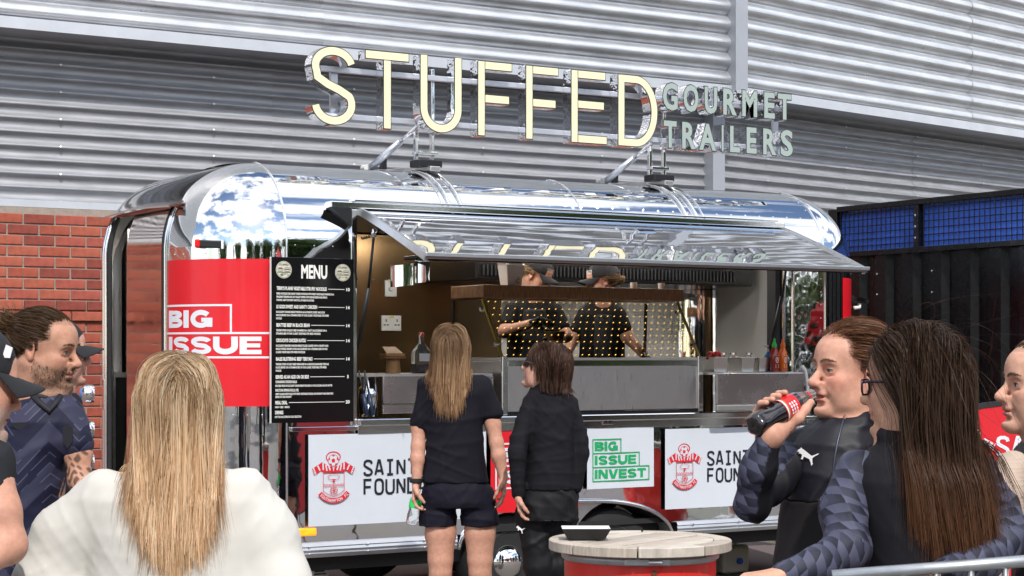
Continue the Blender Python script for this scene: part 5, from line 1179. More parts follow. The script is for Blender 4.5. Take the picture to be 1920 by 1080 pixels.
# --- customer in T-shirt and shorts
def customer_a():
    s = Per(9.45, 850, 'woman with long light brown hair in black T-shirt and shorts facing the hatch'); s.face = FW
    h = Head(s.p(846, 656), FW * .95 + RT * .08 + UP * .28, s=1.0)
    ok = lambda L: (L[:, 0] < .045) & (L[:, 2] > -.03) & ~((L[:, 0] > .02) & (L[:, 2] < .045))
    h.scalp = (ok, (.14, .08, .045))
    navy = stitched('navy_jersey', (.0085, .008, .013)); sat = mat('navy_satin', (.010, .0095, .017), .72, spec=.15, bump=.2, bscale=300, bdist=.001, var=.12)
    tor = s.stack([(694, 822, 868, .05), (702, 806, 886, .06), (712, 795, 903, .08), (740, 790, 912, .105), (800, 797, 906, .115), (850, 796, 909, .115), (906, 789, 917, .12)])
    sl = s.limb([(803, 722, 0, 20), (787, 790, 0, 20)], .025) + s.limb([(902, 722, 0, 20), (924, 772, 0, 20)], .025)
    sh = sl + [tor]
    solid('t_shirt', sh + [plane(s.p(0, 905), down, 'i')], .008, navy, s.t, wr=.008, seed=21)
    body = h.prims() + h.neck(s.p(848, 706)) + [s.stack([(705, 815, 885, .05), (740, 804, 899, .09), (850, 810, 896, .10), (920, 812, 896, .10)])]
    body += s.limb([(803, 725, 0, 15), (786, 800, 0, 14.5), (784, 838, -.02, 12.5), (783, 860, -.03, 13), (781, 905, -.05, 8.5)]) + hand(s.p(780, 906, -.05), down * 1 - RT * .05, RT * .3 - FW * .2 + RT * .7, -1, (.55, .6, .65, .7), (.5, .4), .98)
    body += s.limb([(902, 725, 0, 15), (924, 795, 0, 14.5), (931, 832, -.02, 12.5), (935, 855, -.03, 13), (944, 895, -.04, 8.5)]) + hand(s.p(944, 896, -.04), down + RT * .02, -RT + FW * .1, 1, (.30, .4, .45, .5), (.3, .3), .98)
    for x, dx in ((828, -2), (898, 2)): body += s.limb([(x, 955, 0, 27), (x + dx, 1000, 0, 29), (x + dx, 1050, -.01, 23), (x + dx, 1072, -.012, 20.5), (x + dx * 1.5, 1086, .0, 20.5), (x + dx * 2, 1118, .022, 23), (x + dx * 2, 1185, .03, 12), (x + dx * 2, 1212, .03, 11)], .015)
    solid('body', body, .0065, SKIN, s.t, colf=h.colour((.52, .27, .19), LIPS))
    so = [s.stack([(896, 800, 908, .11), (915, 791, 920, .125), (940, 788, 927, .13), (952, 790, 928, .12)], k=.02)]
    so += s.limb([(822, 935, 0, 33), (821, 972, 0, 36), (820, 1010, 0, 36.5)], .012) + s.limb([(895, 935, 0, 33), (899, 972, 0, 36), (900, 1010, 0, 36.5)], .012) + [plane(s.p(0, 986), down, 'i')]
    solid('shorts', so, .0075, sat, s.t, wr=.009, seed=8)
    for x in (826, 902):
        a = s.p(x, 1212, .03); solid('shoe', [cone(a + FW * -.03 - UP * .03, a + FW * .1 - UP * .035, .042, .036, .02), cone(a, a + UP * .05, .04, .038, .02)], .009, mat('shoe_white', (.6, .6, .6), .6), s.t)
    MB().lathe([(.033, -.011), (.036, -.008), (.036, .008), (.033, .011)], s.p(781, 901, -.05), 18, (0, 0, 1)).build('wrist_band', black_plastic, s.t, auto=.7)
    coll = h.skull(.003) + h.neck(s.p(848, 706)) + sh
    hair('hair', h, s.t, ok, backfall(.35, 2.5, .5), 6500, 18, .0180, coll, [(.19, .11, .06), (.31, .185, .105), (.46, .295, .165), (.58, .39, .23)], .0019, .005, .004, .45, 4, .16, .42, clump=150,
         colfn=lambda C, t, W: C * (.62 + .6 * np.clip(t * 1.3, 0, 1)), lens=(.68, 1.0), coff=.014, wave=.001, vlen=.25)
    # the bottle she holds
    b = thing('water_bottle', s.p(776, 985, -.05), 'small clear water bottle with green label held beside the shorts', 'bottle')
    p0 = s.p(771, 984, -.06); ax = s.p(783, 922, -.05) - p0; L_ = np.linalg.norm(ax); ax = ax / L_
    MB().lathe([(.0, 0), (.022, .001), (.029, .008), (.030, .05), (.027, .075), (.030, .10), (.029, .125), (.018, .15), (.012, .165), (.012, .172), (.0, .173)], p0, 20, ax, False).build('bottle_body', mat('clear_plastic', (.93, .97, .97), .05, trans=.92, ior=1.25), b, smooth=True)
    MB().lathe([(.0305, .085), (.0312, .09), (.0312, .125), (.030, .13)], p0, 20, ax, False).build('bottle_label', mat('label_green', (.02, .55, .12), .4), b, smooth=True)
    MB().lathe([(.0145, .166), (.0145, .183), (.0, .184)], p0, 16, ax, False).build('bottle_cap', mat('cap_clear', (.5, .55, .55), .4), b)
customer_a()

# --- shorter customer in the dark tracksuit
def customer_b():
    s = Per(9.2, 1030, 'shorter woman with bobbed grey-brown hair and glasses in a black tracksuit'); s.face = FW * .8 - RT * .5
    h = Head(s.p(1024, 690), -RT * .95 + FW * .30 + UP * .28, s=.98)
    ok = lambda L: (L[:, 2] > -.04) & ~((L[:, 0] > .035) & (L[:, 2] < .055)) & ~((L[:, 0] > -.0) & (L[:, 2] < .01))
    h.scalp = (ok, (.07, .045, .032))
    blk = stitched('black_tracksuit', (.0085, .008, .0105)); trs = mat('black_trousers', (.007, .007, .008), .6, spec=.25, bump=.2, bscale=400, bdist=.001)
    tor = s.stack([(716, 1000, 1056, .062), (728, 994, 1062, .068), (742, 986, 1074, .09), (780, 988, 1078, .115), (850, 986, 1080, .125), (916, 978, 1084, .14)])
    arm = s.limb([(998, 756, -.02, 20), (974, 826, -.08, 18.5), (970, 850, -.10, 18), (972, 925, -.10, 13.5)], .012) + s.limb([(1066, 758, .0, 20), (1086, 826, .0, 18.5), (1088, 850, -.01, 18), (1078, 915, -.03, 13.5)], .012)
    jk = [tor] + arm + [s.stack([(706, 1006, 1052, .055), (724, 1000, 1056, .062)], k=.01)]
    solid('jacket', jk, .008, blk, s.t, wr=.009, seed=31)
    body = h.prims() + h.neck(s.p(1030, 735), .048, .055) + [s.stack([(735, 1010, 1055, .05), (800, 1000, 1070, .09), (920, 1000, 1070, .1)])] + s.limb([(1000, 758, -.02, 14), (973, 850, -.09, 11), (971, 928, -.10, 8.5)]) + hand(s.p(970, 928, -.10), down + RT * .15, RT, -1, (.4, .5, .5, .6), (.3, .3), .9) + s.limb([(1066, 760, 0, 14), (1086, 850, .01, 13), (1074, 915, 0, 9)]) + hand(s.p(1074, 915, 0), down - RT * .2, -RT, 1, (.5,) * 4, s=.9)
    solid('body', body, .006, SKIN, s.t, colf=h.colour((.50, .27, .20), LIPS))
    h.eyes(s.t, skin=mat('lid_skin', (.42, .24, .18), .5))
    glasses(h, s.t, mat('gunmetal', (.10, .10, .11), .3, .8), .0017)
    tro = [s.stack([(905, 978, 1082, .12), (930, 968, 1086, .14), (975, 970, 1083, .145)], k=.03)] + s.limb([(1002, 965, 0, 37), (1010, 1060, -.03, 27), (1016, 1120, .0, 24), (1018, 1210, .02, 20)], .02) + s.limb([(1052, 960, .02, 34), (1050, 1060, .0, 26), (1050, 1120, .03, 23), (1050, 1210, .05, 20)], .02)
    solid('trousers', tro, .008, trs, s.t, wr=.013, seed=5)
    for x, dz in ((1016, .02), (1050, .05)):
        a = s.p(x, 1220, dz); a[2] = .05; solid('shoe', [cone(a, a + s.face * .14 - UP * .01, .045, .036, .02), plane((0, 0, .004), (0, 0, -1))], .009, mat('shoe_black', (.02, .02, .02), .6), s.t)
    coll = h.skull(.003) + h.neck(s.p(1030, 735)) + jk
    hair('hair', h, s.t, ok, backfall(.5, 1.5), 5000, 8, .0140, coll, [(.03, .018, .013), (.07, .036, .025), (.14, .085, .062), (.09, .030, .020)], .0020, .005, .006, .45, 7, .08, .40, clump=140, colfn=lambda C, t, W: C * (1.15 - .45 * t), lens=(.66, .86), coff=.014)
    c0 = s.p(976, 992, -.145); puma(s.t, lambda x, y, t: c0 + RT * x + UP * y - FW * (t + .014), .042, mat('logo_white', (.75, .75, .75), .5), 'trouser_logo')
customer_b()

# --- man with the bun in the navy football shirt
def man_bun():
    s = Per(5.9, 90, 'bearded man with brown hair in a bun wearing a navy patterned football shirt'); s.face = RT
    h = Head(s.p(82, 655), RT * .955 - FW * .16 - UP * .12, s=1.03, male=True)
    ok = lambda L: (L[:, 2] > -.045) & ~((L[:, 0] > .048) & (L[:, 2] < .082)) & ~((L[:, 0] > .012) & (L[:, 2] < .030)) & ~((L[:, 0] > -.028) & (L[:, 2] < -.004))
    h.scalp = (ok, (.05, .03, .018))
    m = bpy.data.materials.new('football_shirt'); m.use_nodes = True; n = m.node_tree.nodes; L = m.node_tree.links; b = n['Principled BSDF']; b.inputs['Roughness'].default_value = .62; b.inputs['Sheen Weight'].default_value = .0; b.inputs['Specular IOR Level'].default_value = .2
    tcx = n.new('ShaderNodeTexCoord'); mpx = n.new('ShaderNodeMapping'); mpx.inputs['Rotation'].default_value = (0, 0, YAW); L.new(tcx.outputs['Object'], mpx.inputs['Vector'])
    sp = n.new('ShaderNodeSeparateXYZ'); L.new(mpx.outputs['Vector'], sp.inputs[0])
    def mth(op, a, b_=None):
        q = n.new('ShaderNodeMath'); q.operation = op
        for i, v_ in enumerate((a, b_)):
            if v_ is None: continue
            if isinstance(v_, (int, float)): q.inputs[i].default_value = v_
            else: L.new(v_, q.inputs[i])
        return q.outputs[0]
    zig = mth('ABSOLUTE', mth('SUBTRACT', mth('FRACT', mth('MULTIPLY', sp.outputs['X'], 5.5)), .5))
    band = mth('FRACT', mth('ADD', mth('MULTIPLY', sp.outputs['Z'], 7.5), mth('MULTIPLY', zig, 1.5)))
    line_ = mth('LESS_THAN', mth('FRACT', mth('MULTIPLY', band, 4)), .16); blk = mth('GREATER_THAN', band, .52)
    nz = n.new('ShaderNodeTexNoise'); nz.inputs['Scale'].default_value = 12; L.new(tcx.outputs['Object'], nz.inputs['Vector']); br = mth('GREATER_THAN', nz.outputs['Fac'], .50)
    fac = mth('ADD', mth('MULTIPLY', mth('MULTIPLY', line_, br), .55), mth('MULTIPLY', blk, .30)); rp = n.new('ShaderNodeValToRGB'); rp.color_ramp.elements[0].color = (.009, .010, .028, 1); rp.color_ramp.elements[1].color = (.085, .085, .14, 1); L.new(fac, rp.inputs['Fac']); L.new(rp.outputs['Color'], b.inputs['Base Color'])
    tor = s.stack([(728, 62, 118, .06), (742, 48, 130, .075), (760, 22, 146, .095), (790, 2, 156, .12), (850, -22, 132, .135), (930, -34, 118, .14), (1030, -40, 112, .14), (1160, -40, 116, .14)])
    sl = s.limb([(124, 778, -.03, 36), (142, 832, -.05, 34)], .03) + s.limb([(0, 790, .05, 34), (-30, 850, .06, 30)], .03)
    sh = [tor] + sl; solid('football_shirt', sh + [plane(s.p(149, 847, -.05), RT * .12 + down, 'i')] if False else sh, .008, m, s.t, wr=.012, seed=41, wsc=.8)
    body = h.prims() + h.neck(s.p(80, 752), .058, .068) + [s.stack([(745, 50, 125, .06), (800, 20, 130, .1), (1150, -20, 100, .1)])] + s.limb([(125, 780, -.03, 26), (146, 850, -.05, 25), (150, 900, -.07, 21), (190, 960, -.16, 15)]) + hand(s.p(190, 960, -.16), RT + down * .3, -FW, 1) + s.limb([(0, 790, .05, 25), (-35, 880, .06, 23), (10, 960, .0, 16)]) + hand(s.p(10, 960, 0), RT + down * .2, -FW, -1)
    hc = h.colour((.46, .24, .16), (.33, .13, .10), stubble=(.09, .055, .035))
    def colf(V):
        c = hc(V); q = V - s.p(149, 880, -.05); m_ = (np.linalg.norm(q, axis=1) < .16) & (V[:, 2] < s.p(0, 835)[2])
        t = np.sin(V @ np.array([95, 60, 110]) + 2.5 * np.sin(V @ np.array([60, -90, 75]))) * np.sin(V @ np.array([-70, 110, 85])); k = np.clip((t - .05) * 3, 0, 1) * m_; return c * (1 - .72 * k[:, None])
    solid('body', body, .0034, SKIN, s.t, colf=colf)
    h.eyes(s.t, (.12, .14, .12), skin=mat('lid_skin', (.42, .24, .18), .5), brow=(.09, .05, .03), closed=.7)
    vn = [s.stack([(722, 52, 116, .066), (736, 46, 124, .074), (750, 40, 130, .084)], k=0)] + [plane(s.p(92, 762, -.09), -(UP * .8 - RT * .55), 's')]
    solid('collar', [s.stack([(720, 55, 113, .064), (734, 49, 122, .072), (748, 42, 130, .083)], k=0, power=2)], .006, mat('collar_black', (.009, .009, .013), .7), s.t, wr=.004)
    cl_ = [hit(sh, x, y, 5.9, .004) for x, y in ((62, 742), (76, 756), (94, 772), (104, 757), (114, 742))]; MB().tube(cl_, .010, 8).build('collar_band', mat('collar_black'), s.t, smooth=True)
    dk = mat('badge_dark', (.006, .006, .010), .5)
    c1 = hit(sh, 36, 800, 5.9); puma(s.t, lambda x, y, t: c1 + RT * x + UP * y - FW * t, .05, dk, 'maker_badge') if False else MB().poly([(-.03, .012), (.03, .014), (.012, -.004), (.0, -.012), (-.014, -.002)], lambda x, y, t: c1 + RT * x + UP * y - FW * t, 0, .002).build('maker_badge', dk, s.t)
    c1 = hit(sh, 128, 822, 5.9, .006); MB().poly([(-.016, .034), (-.006, .04), (.006, .04), (.016, .034), (.014, -.012), (0, -.03), (-.014, -.012)], lambda x, y, t: c1 + RT * x + UP * y - FW * t, 0, .002).build('club_badge', dk, s.t)
    s.legs(25, 75, 1165, 52, 'trousers', mat('trouser_dark', (.02, .02, .025), .8))
    bun = h.w((-.118, -.01, .058))
    def f(h_, L, p, i, rnd):
        v = bun - p; dist = np.linalg.norm(v, axis=1, keepdims=True); return np.where(dist > .03, v / dist, np.cross(v / (dist + 1e-6), rnd)) + rnd * .06
    hair('hair', h, s.t, ok, f, 6000, 14, .0132, h.skull(.002), [(.035, .02, .012), (.07, .04, .022), (.14, .08, .045), (.06, .035, .02)], .0014, .003, .002, .45, 9, .05, .44, clump=200, coff=.007)
    hr = Head(bun + np.array([0, 0, .0]), RT, s=.30); hr.w = lambda p: bun + (np.asarray(p, float) * .34) @ hr.M.T
    hair('hair_bun', hr, s.t, lambda L: L[:, 2] > -9, lambda h_, L, p, i, rnd: np.cross(p - bun, nrm(np.array([.6, .2, .7]) + 0 * rnd)) * 18 + (bun - p) * 6 + rnd * .32, 600, 12, .0060, [ell(bun, (.026, .026, .024))], [(.06, .034, .018), (.14, .08, .04), (.25, .15, .08)], .0026, .002, .004, .6, 10, .2, .42, coff=.012)
    # short beard
    def rb(L): return (L[:, 0] > 9)
    r = np.random.default_rng(5); V, F = polygonise(h.prims(), .006); N = vnormals(V, F); Lc = h.l(V)
    m_ = (Lc[:, 2] < -.045 + .55 * np.maximum(0, .03 - Lc[:, 0])) & (Lc[:, 0] > -.002) & (Lc[:, 2] > -.135) & (np.abs(Lc[:, 2] + .067) + np.maximum(0, np.abs(Lc[:, 1]) - .012) * .6 > .0125)
    V = V[m_]; N = N[m_]; idx = r.integers(0, len(V), 3000); P0 = V[idx] + r.normal(size=(3000, 3)) * .003; D_ = nrm(N[idx] * .5 + down * .9 + r.normal(size=(3000, 3)) * .45 + h.M[:, 0] * .1); ln = r.uniform(.004, .010, (3000, 1)); sd_ = nrm(np.cross(D_, N[idx])) * .0006
    Q = np.stack([P0 - sd_, P0 + sd_, P0 + D_ * ln + N[idx] * .001], 1).reshape(-1, 3); gc = np.array([(.03, .018, .012), (.08, .05, .03), (.22, .19, .16)])[r.choice(3, 3000, p=[.5, .37, .13])]
    np_mesh('beard', Q, np.arange(9000).reshape(-1, 3), hair_mat(.40), s.t, np.repeat(gc, 3, 0))
man_bun()

# --- older man in the black cap, cut by the left edge
def cap_man():
    s = Per(4.2, -25, 'older man with grey hair and black cap at the left edge of the picture'); s.face = RT
    h = Head(s.p(-62, 716), RT * .82 + FW * .55 - UP * .18, s=1.04, male=True)
    gr = stitched('charcoal_polo', (.022, .024, .028))
    tor = s.stack([(800, -110, -40, .06), (830, -140, -5, .08), (870, -150, 8, .11), (960, -165, -10, .13), (1080, -165, -18, .14), (1320, -165, -25, .14)])
    sl = s.limb([(-12, 868, -.02, 44), (-18, 925, -.04, 42)], .03) + s.limb([(-145, 872, 0, 44), (-166, 945, 0, 42)], .03); solid('polo_shirt', [tor] + sl, .009, gr, s.t, wr=.01, seed=51)
    body = h.prims() + h.neck(s.p(-75, 825), .058, .07) + [s.stack([(830, -110, -10, .07), (1300, -140, -40, .1)])] + s.limb([(-15, 870, -.02, 36), (0, 960, -.05, 36), (14, 1022, -.06, 33), (-60, 1075, -.18, 24), (-110, 1060, -.22, 20)], .025) + hand(s.p(-110, 1060, -.22), -RT + UP * .2, -FW, 1)
    body += s.limb([(-145, 880, .0, 36), (-190, 1030, 0, 32), (-150, 1150, -.1, 22)]) + hand(s.p(-150, 1150, -.1), down, RT, 1)
    solid('body', body, .0052, SKIN, s.t, colf=h.colour((.52, .27, .19), (.4, .15, .12), stubble=(.42, .36, .32)))
    bc = mat('black_cotton', (.014, .015, .018), .85, bump=.3, bscale=500, bdist=.001)
    c = cap(h, s.t, bc); lw = mat('logo_white'); q0 = h.w((.053, -.066, .075))
    MB().poly([(-.010, -.014), (.008, -.012), (.010, .012), (-.006, .016)], lambda x, y, t: q0 + h.M[:, 0] * x + h.M[:, 2] * y - h.M[:, 1] * (t + .003), 0, .002).build('cap_badge', lw, c)
    ok = lambda L: (L[:, 2] < .04) & (L[:, 2] > -.05) & ~((L[:, 0] > .0) & (L[:, 2] < .005)) & (L[:, 0] < .03)
    hair('hair', h, s.t, ok, lambda h_, L, p, i, rnd: down * 1.0 - h_.M[:, 0] * .7 + rnd * .25, 1500, 5, .008, h.skull(.002), [(.25, .24, .23), (.45, .44, .42), (.62, .61, .60)], .0024, .003, .002, .4, 13, .3, .45)
    s.legs(-110, -40, 1330, 62, 'trousers', mat('trouser_dark', (.02, .02, .025), .8))
cap_man()

# --- person in a black cap hidden behind the man with the bun
def hidden_person():
    s = Per(7.0, 110, 'person in a black cap almost hidden behind the bearded man with the bun'); s.face = RT
    h = Head(s.p(108, 662), RT * .9 + FW * .3, s=1.0)
    bk = stitched('navy_top', (.018, .018, .028)); solid('top', [s.stack([(718, 80, 125, .06), (740, 50, 145, .09), (800, 40, 152, .11), (950, 45, 148, .12)])] + s.limb([(135, 760, 0, 22), (148, 850, -.02, 20), (150, 930, -.05, 16)]), .01, bk, s.t, wr=.008)
    solid('body', h.prims() + h.neck(s.p(105, 735)) + [s.stack([(735, 70, 130, .06), (940, 70, 130, .08)])] + hand(s.p(150, 930, -.05), down, RT, 1) + s.limb([(135, 760, 0, 12), (150, 930, -.05, 10)]), .007, SKIN, s.t, colf=h.colour((.50, .27, .2), LIPS))
    cap(h, s.t, mat('black_cotton')); s.legs(85, 125, 950, 42, 'trousers', mat('trouser_dark', (.02, .02, .025), .8))
hidden_person()

# --- harlequin sleeve fabric
def harlequin():
    m = bpy.data.materials.new('harlequin'); m.use_nodes = True; n = m.node_tree.nodes; L = m.node_tree.links; b = n['Principled BSDF']; b.inputs['Roughness'].default_value = .6; b.inputs['Sheen Weight'].default_value = .0; b.inputs['Specular IOR Level'].default_value = .2
    a = n.new('ShaderNodeAttribute'); a.attribute_name = 'Arm'; sp = n.new('ShaderNodeSeparateXYZ'); L.new(a.outputs['Vector'], sp.inputs[0])
    def mth(op, x, y=None):
        q = n.new('ShaderNodeMath'); q.operation = op
        for i, v_ in enumerate((x, y)):
            if v_ is None: continue
            if isinstance(v_, (int, float)): q.inputs[i].default_value = v_
            else: L.new(v_, q.inputs[i])
        return q.outputs[0]
    t = mth('MULTIPLY', sp.outputs['X'], 46); row = mth('FLOOR', t); fr_ = mth('FRACT', t)
    x = mth('ADD', mth('ADD', mth('MULTIPLY', sp.outputs['Y'], 22), mth('MULTIPLY', row, .37)), mth('MULTIPLY', fr_, .5)); g = mth('FRACT', x); g2 = mth('FRACT', mth('ADD', mth('MULTIPLY', x, .5), mth('MULTIPLY', row, .5)))
    v_ = mth('ADD', mth('MULTIPLY', g, .30), mth('MULTIPLY', mth('GREATER_THAN', g2, .5), .42)); rp = n.new('ShaderNodeValToRGB'); rp.color_ramp.elements[0].color = (.012, .013, .022, 1); rp.color_ramp.elements[1].color = (.10, .105, .165, 1)
    L.new(v_, rp.inputs['Fac']); mxn = n.new('ShaderNodeMix'); mxn.data_type = 'RGBA'; mxn.inputs['A'].default_value = (.008, .008, .011, 1); L.new(sp.outputs['Z'], mxn.inputs['Factor']); L.new(rp.outputs['Color'], mxn.inputs['B']); L.new(mxn.outputs['Result'], b.inputs['Base Color'])
    nb = n.new('ShaderNodeTexNoise'); nb.inputs['Scale'].default_value = 600; bp = n.new('ShaderNodeBump'); bp.inputs['Strength'].default_value = .2; bp.inputs['Distance'].default_value = .0006; L.new(nb.outputs['Fac'], bp.inputs['Height']); L.new(bp.outputs['Normal'], b.inputs['Normal'])
    return m
HARL = harlequin()
def armvec(pts, dark_dir=None):
    """length along the arm, distance round it, and 1 where the pattern shows"""
    P_ = np.array([np.array(q) for q in pts]); Ls = np.r_[0, np.cumsum(np.linalg.norm(np.diff(P_, axis=0), axis=1))]
    def f(V):
        best = np.full(len(V), 9.); t = np.zeros(len(V)); an = np.zeros(len(V)); mk = np.ones(len(V))
        for i in range(len(P_) - 1):
            a, b = P_[i], P_[i + 1]; ba = b - a; l = np.linalg.norm(ba); u = np.clip((V - a) @ ba / l ** 2, 0, 1); q = V - a - u[:, None] * ba; d = np.linalg.norm(q, axis=1); dr = ba / l
            e1 = nrm(np.cross(dr, FW)); e2 = np.cross(dr, e1); g = np.arctan2(q @ e2, q @ e1) * .055; m_ = d < best; best[m_] = d[m_]; t[m_] = (Ls[i] + u * l)[m_]; an[m_] = g[m_]
            if dark_dir is not None:
                dd = nrm(dark_dir - dr * (np.array(dark_dir) @ dr)); mk[m_] = ((nrm(q) @ dd) < .45).astype(float)[m_]
        return np.stack([t, an, mk], 1)
    return f

# --- woman drinking cola
def drinker():
    s = Per(4.8, 1560, 'woman with swept back auburn hair in a padded gilet drinking from a cola bottle'); s.face = -RT
    h = Head(s.p(1597, 697), -RT * .925 - FW * .38 + UP * .04, s=1.0, wide=.93); h.eye = .0030
    ok = lambda L: (L[:, 2] > -.045) & ~((L[:, 0] > .052) & (L[:, 2] < .080)) & ~((L[:, 0] > .018) & (L[:, 2] < .034)) & ~((L[:, 0] > -.030) & (L[:, 2] < .002))
    h.scalp = (ok, (.10, .04, .02))
    gil = mat('gilet_black', (.0085, .0085, .013), .5, spec=.3, bump=.25, bscale=24, bdist=.006, var=.1); low = stitched('gilet_lower', (.017, .0155, .017))
    tor = s.stack([(782, 1530, 1640, .07), (800, 1504, 1650, .09), (830, 1484, 1656, .115), (880, 1468, 1660, .13), (940, 1464, 1660, .135), (1000, 1458, 1655, .14), (1080, 1446, 1650, .15), (1240, 1440, 1650, .16)])
    gp = [tor, s.stack([(764, 1568, 1640, .058), (778, 1560, 1645, .066), (795, 1545, 1645, .085)], k=.02)] + s.limb([(1496, 838, -.02, 34), (1486, 862, -.03, 36)], .03) + [plane(s.p(0, 935), down, 'i')]
    solid('gilet', gp, .006, gil, s.t, wr=.009, seed=61)
    solid('gilet_lower', [tor, plane(s.p(0, 933), UP, 'i')], .008, low, s.t, wr=.007, seed=62)
    zp = [hit(gp, x, y, 4.8, .001) for x, y in ((1586, 772), (1582, 786), (1576, 806), (1570, 830), (1565, 858), (1562, 885), (1561, 910), (1560, 930))]; MB().tube(zp, .0032, 6).build('zip', mat('zip_dark', (.05, .055, .08), .35, .5), s.t, True)
    MB().tube([zp[0] - FW * .004, zp[1] - FW * .004], .003, 6).build('zip_pull', chrome_flat, s.t)
    A = [s.p(1500, 838, -.02), s.p(1455, 905, -.10), s.p(1408, 946, -.16), s.p(1420, 880, -.20), s.p(1441, 823, -.22)]
    rr = [33, 33, 31, 33, 24]
    slv = chain([(a, r_ * s.k) for a, r_ in zip(A, rr)], .025); solid('sleeve', slv + [cone(A[4], A[4] + nrm(A[4] - A[3]) * .006, .030, .029, .01)], .006, HARL, s.t, wr=.009, seed=63, vecf=armvec(A, RT * .9 - FW * .3))
    B_ = [s.p(1640, 850, .03), s.p(1690, 980, .08), s.p(1640, 1090, -.02)]; solid('sleeve', chain([(a, r_ * s.k) for a, r_ in zip(B_, (34, 32, 25))], .02), .009, HARL, s.t, wr=.007, vecf=armvec(B_))
    # cola bottle
    p0 = s.p(1412, 800, -.250); p1 = s.p(1524, 738, -.12); ax = p1 - p0; bl = np.linalg.norm(ax); ax = ax / bl; k = bl / .235
    mid = p0 + ax * .055
    n_p = nrm(ax * .0 + FW * .75 + UP * .1 - RT * .2)
    w_ = A[4] + nrm(A[4] - A[3]) * .012
    d_h = nrm(mid + ax * .02 - w_ + UP * .01)
    hd = []
    bc = mid + ax * .035; e1 = nrm(np.cross(ax, -FW)); e1 = e1 if e1[2] > 0 else -e1; e2 = nrm(np.cross(e1, ax)); e2 = e2 if e2 @ FW > 0 else -e2      # e1 up across the bottle, e2 away from the camera
    palm = bc - e1 * .040 + e2 * .012 - ax * .005
    hd += [cone(A[4], w_, .021, .023, .02), cone(w_, palm + ax * -.02, .024, .020, .03), cone(w_, palm + ax * .025, .024, .018, .03), cone(palm - ax * .03, palm + ax * .03 + e2 * .01, .018, .017, .02)]
    R_ = .0335 * k
    for i in range(4):                      # fingers go behind the bottle and curl over its top edge
        o_ = bc + ax * (.038 - .0235 * i); rad = R_ + .0085
        path = [o_ + (-e1 * math.cos(a) + e2 * math.sin(a)) * rad for a in (.5, 1.35, 2.2, 2.95 + .12 * (i % 2), 3.55)]
        hd += chain([(q, .0098 - .0006 * j) for j, q in enumerate(path)], .005); hd.append(cone(palm + ax * (.03 - .02 * i), path[0], .015, .0105, .012))
    th = [palm + ax * .02 - e2 * .012, bc - e1 * (R_ + .002) - e2 * .022 + ax * .035, bc - e1 * (R_ * .72) - e2 * (R_ * .85) + ax * .062, bc - e1 * (R_ * .40) - e2 * (R_ + .003) + ax * .084]
    hd += chain(list(zip(th, (.0165, .0125, .0112, .0095))), .01)
    body = h.prims(mouth_open=.003) + h.neck(s.p(1606, 795), .050, .06) + [s.stack([(795, 1560, 1640, .06), (900, 1500, 1640, .1), (1230, 1480, 1630, .11)])] + chain([(A[0], .032), (A[2], .028), (A[4], .021)]) + hd + chain([(B_[0], .032), (B_[1], .028), (B_[2], .02)]) + hand(B_[2], -RT - UP * .1, -FW, 1)
    solid('body', body, .0030, SKIN, s.t, colf=h.colour((.55, .29, .205), (.40, .13, .11), blush=.28))
    h.eyes(s.t, (.16, .15, .10), skin=mat('lid_skin', (.42, .24, .18), .5), brow=(.16, .085, .05), closed=.85)
    MB().lathe([(.004, -.0015), (.0045, .0), (.004, .0015)], h.w((-.004, .081, -.036)), 10, h.M[:, 0]).build('earring', mat('gold', (.8, .55, .2), .2, 1), s.t)
    def f(h_, L, p, i, rnd):
        b = np.clip((L[:, 0] + .085) / .08, 0, 1)[:, None]; v = np.array([-1.0, 0, -.18]); w2 = np.stack([0 * L[:, 0], np.sign(L[:, 1]) * .25, 0 * L[:, 0]], 1); return ((v + w2) @ h_.M.T) * b + (down + h_.M[:, 0] * .12) * (1 - b) + rnd * .08
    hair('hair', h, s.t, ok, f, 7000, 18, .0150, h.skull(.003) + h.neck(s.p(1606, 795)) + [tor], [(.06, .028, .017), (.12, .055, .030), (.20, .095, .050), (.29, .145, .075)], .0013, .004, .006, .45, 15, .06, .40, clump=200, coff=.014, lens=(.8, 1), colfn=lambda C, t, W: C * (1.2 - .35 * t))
    c0 = hit(gp, 1514, 855, 4.8, .004); puma(s.t, lambda x, y, t: c0 + RT * x + UP * y - FW * (t + .004 + x * .25), .052, mat('logo_white'))
    s.legs(1500, 1600, 1250, 62, 'trousers', mat('trouser_dark', (.02, .02, .025), .8))
    b = thing('cola_bottle', p0, 'small cola bottle with red label tipped to the drinking woman\'s mouth', 'bottle')
    prof = [(.0, .004), (.018, .0), (.028, .004), (.0315, .016), (.033, .04), (.0305, .065), (.032, .085), (.0325, .10), (.0325, .145), (.030, .165), (.022, .19), (.0145, .21), (.0125, .22), (.0125, .235)]
    cola = mat('cola', (.010, .006, .008), .06, coat=.6, spec=.6); clear = mat('bottle_clear', (.55, .5, .5), .04, trans=.85, ior=1.3)
    cut = 9
    mb = MB(); n_ = 28; V = []
    a_ = nrm(np.cross(ax, UP)); b_ = np.cross(ax, a_)
    for r, z in prof[:10]:
        for j in range(n_):
            t = 2 * math.pi * j / n_; lobe = 1 + (.10 * math.cos(5 * t) if z < .02 else (.03 * math.cos(5 * t) if z < .05 else 0)); V.append(p0 + ax * z * k + (a_ * math.cos(t) + b_ * math.sin(t)) * r * k * lobe)
    mb.add(V, [(i * n_ + j, i * n_ + (j + 1) % n_, (i + 1) * n_ + (j + 1) % n_, (i + 1) * n_ + j) for i in range(9) for j in range(n_)]); mb.build('bottle_body', cola, b, smooth=True)
    MB().lathe([(r * k, z * k) for r, z in prof[9:]], p0, 24, ax, False).build('bottle_neck', clear, b, smooth=True)
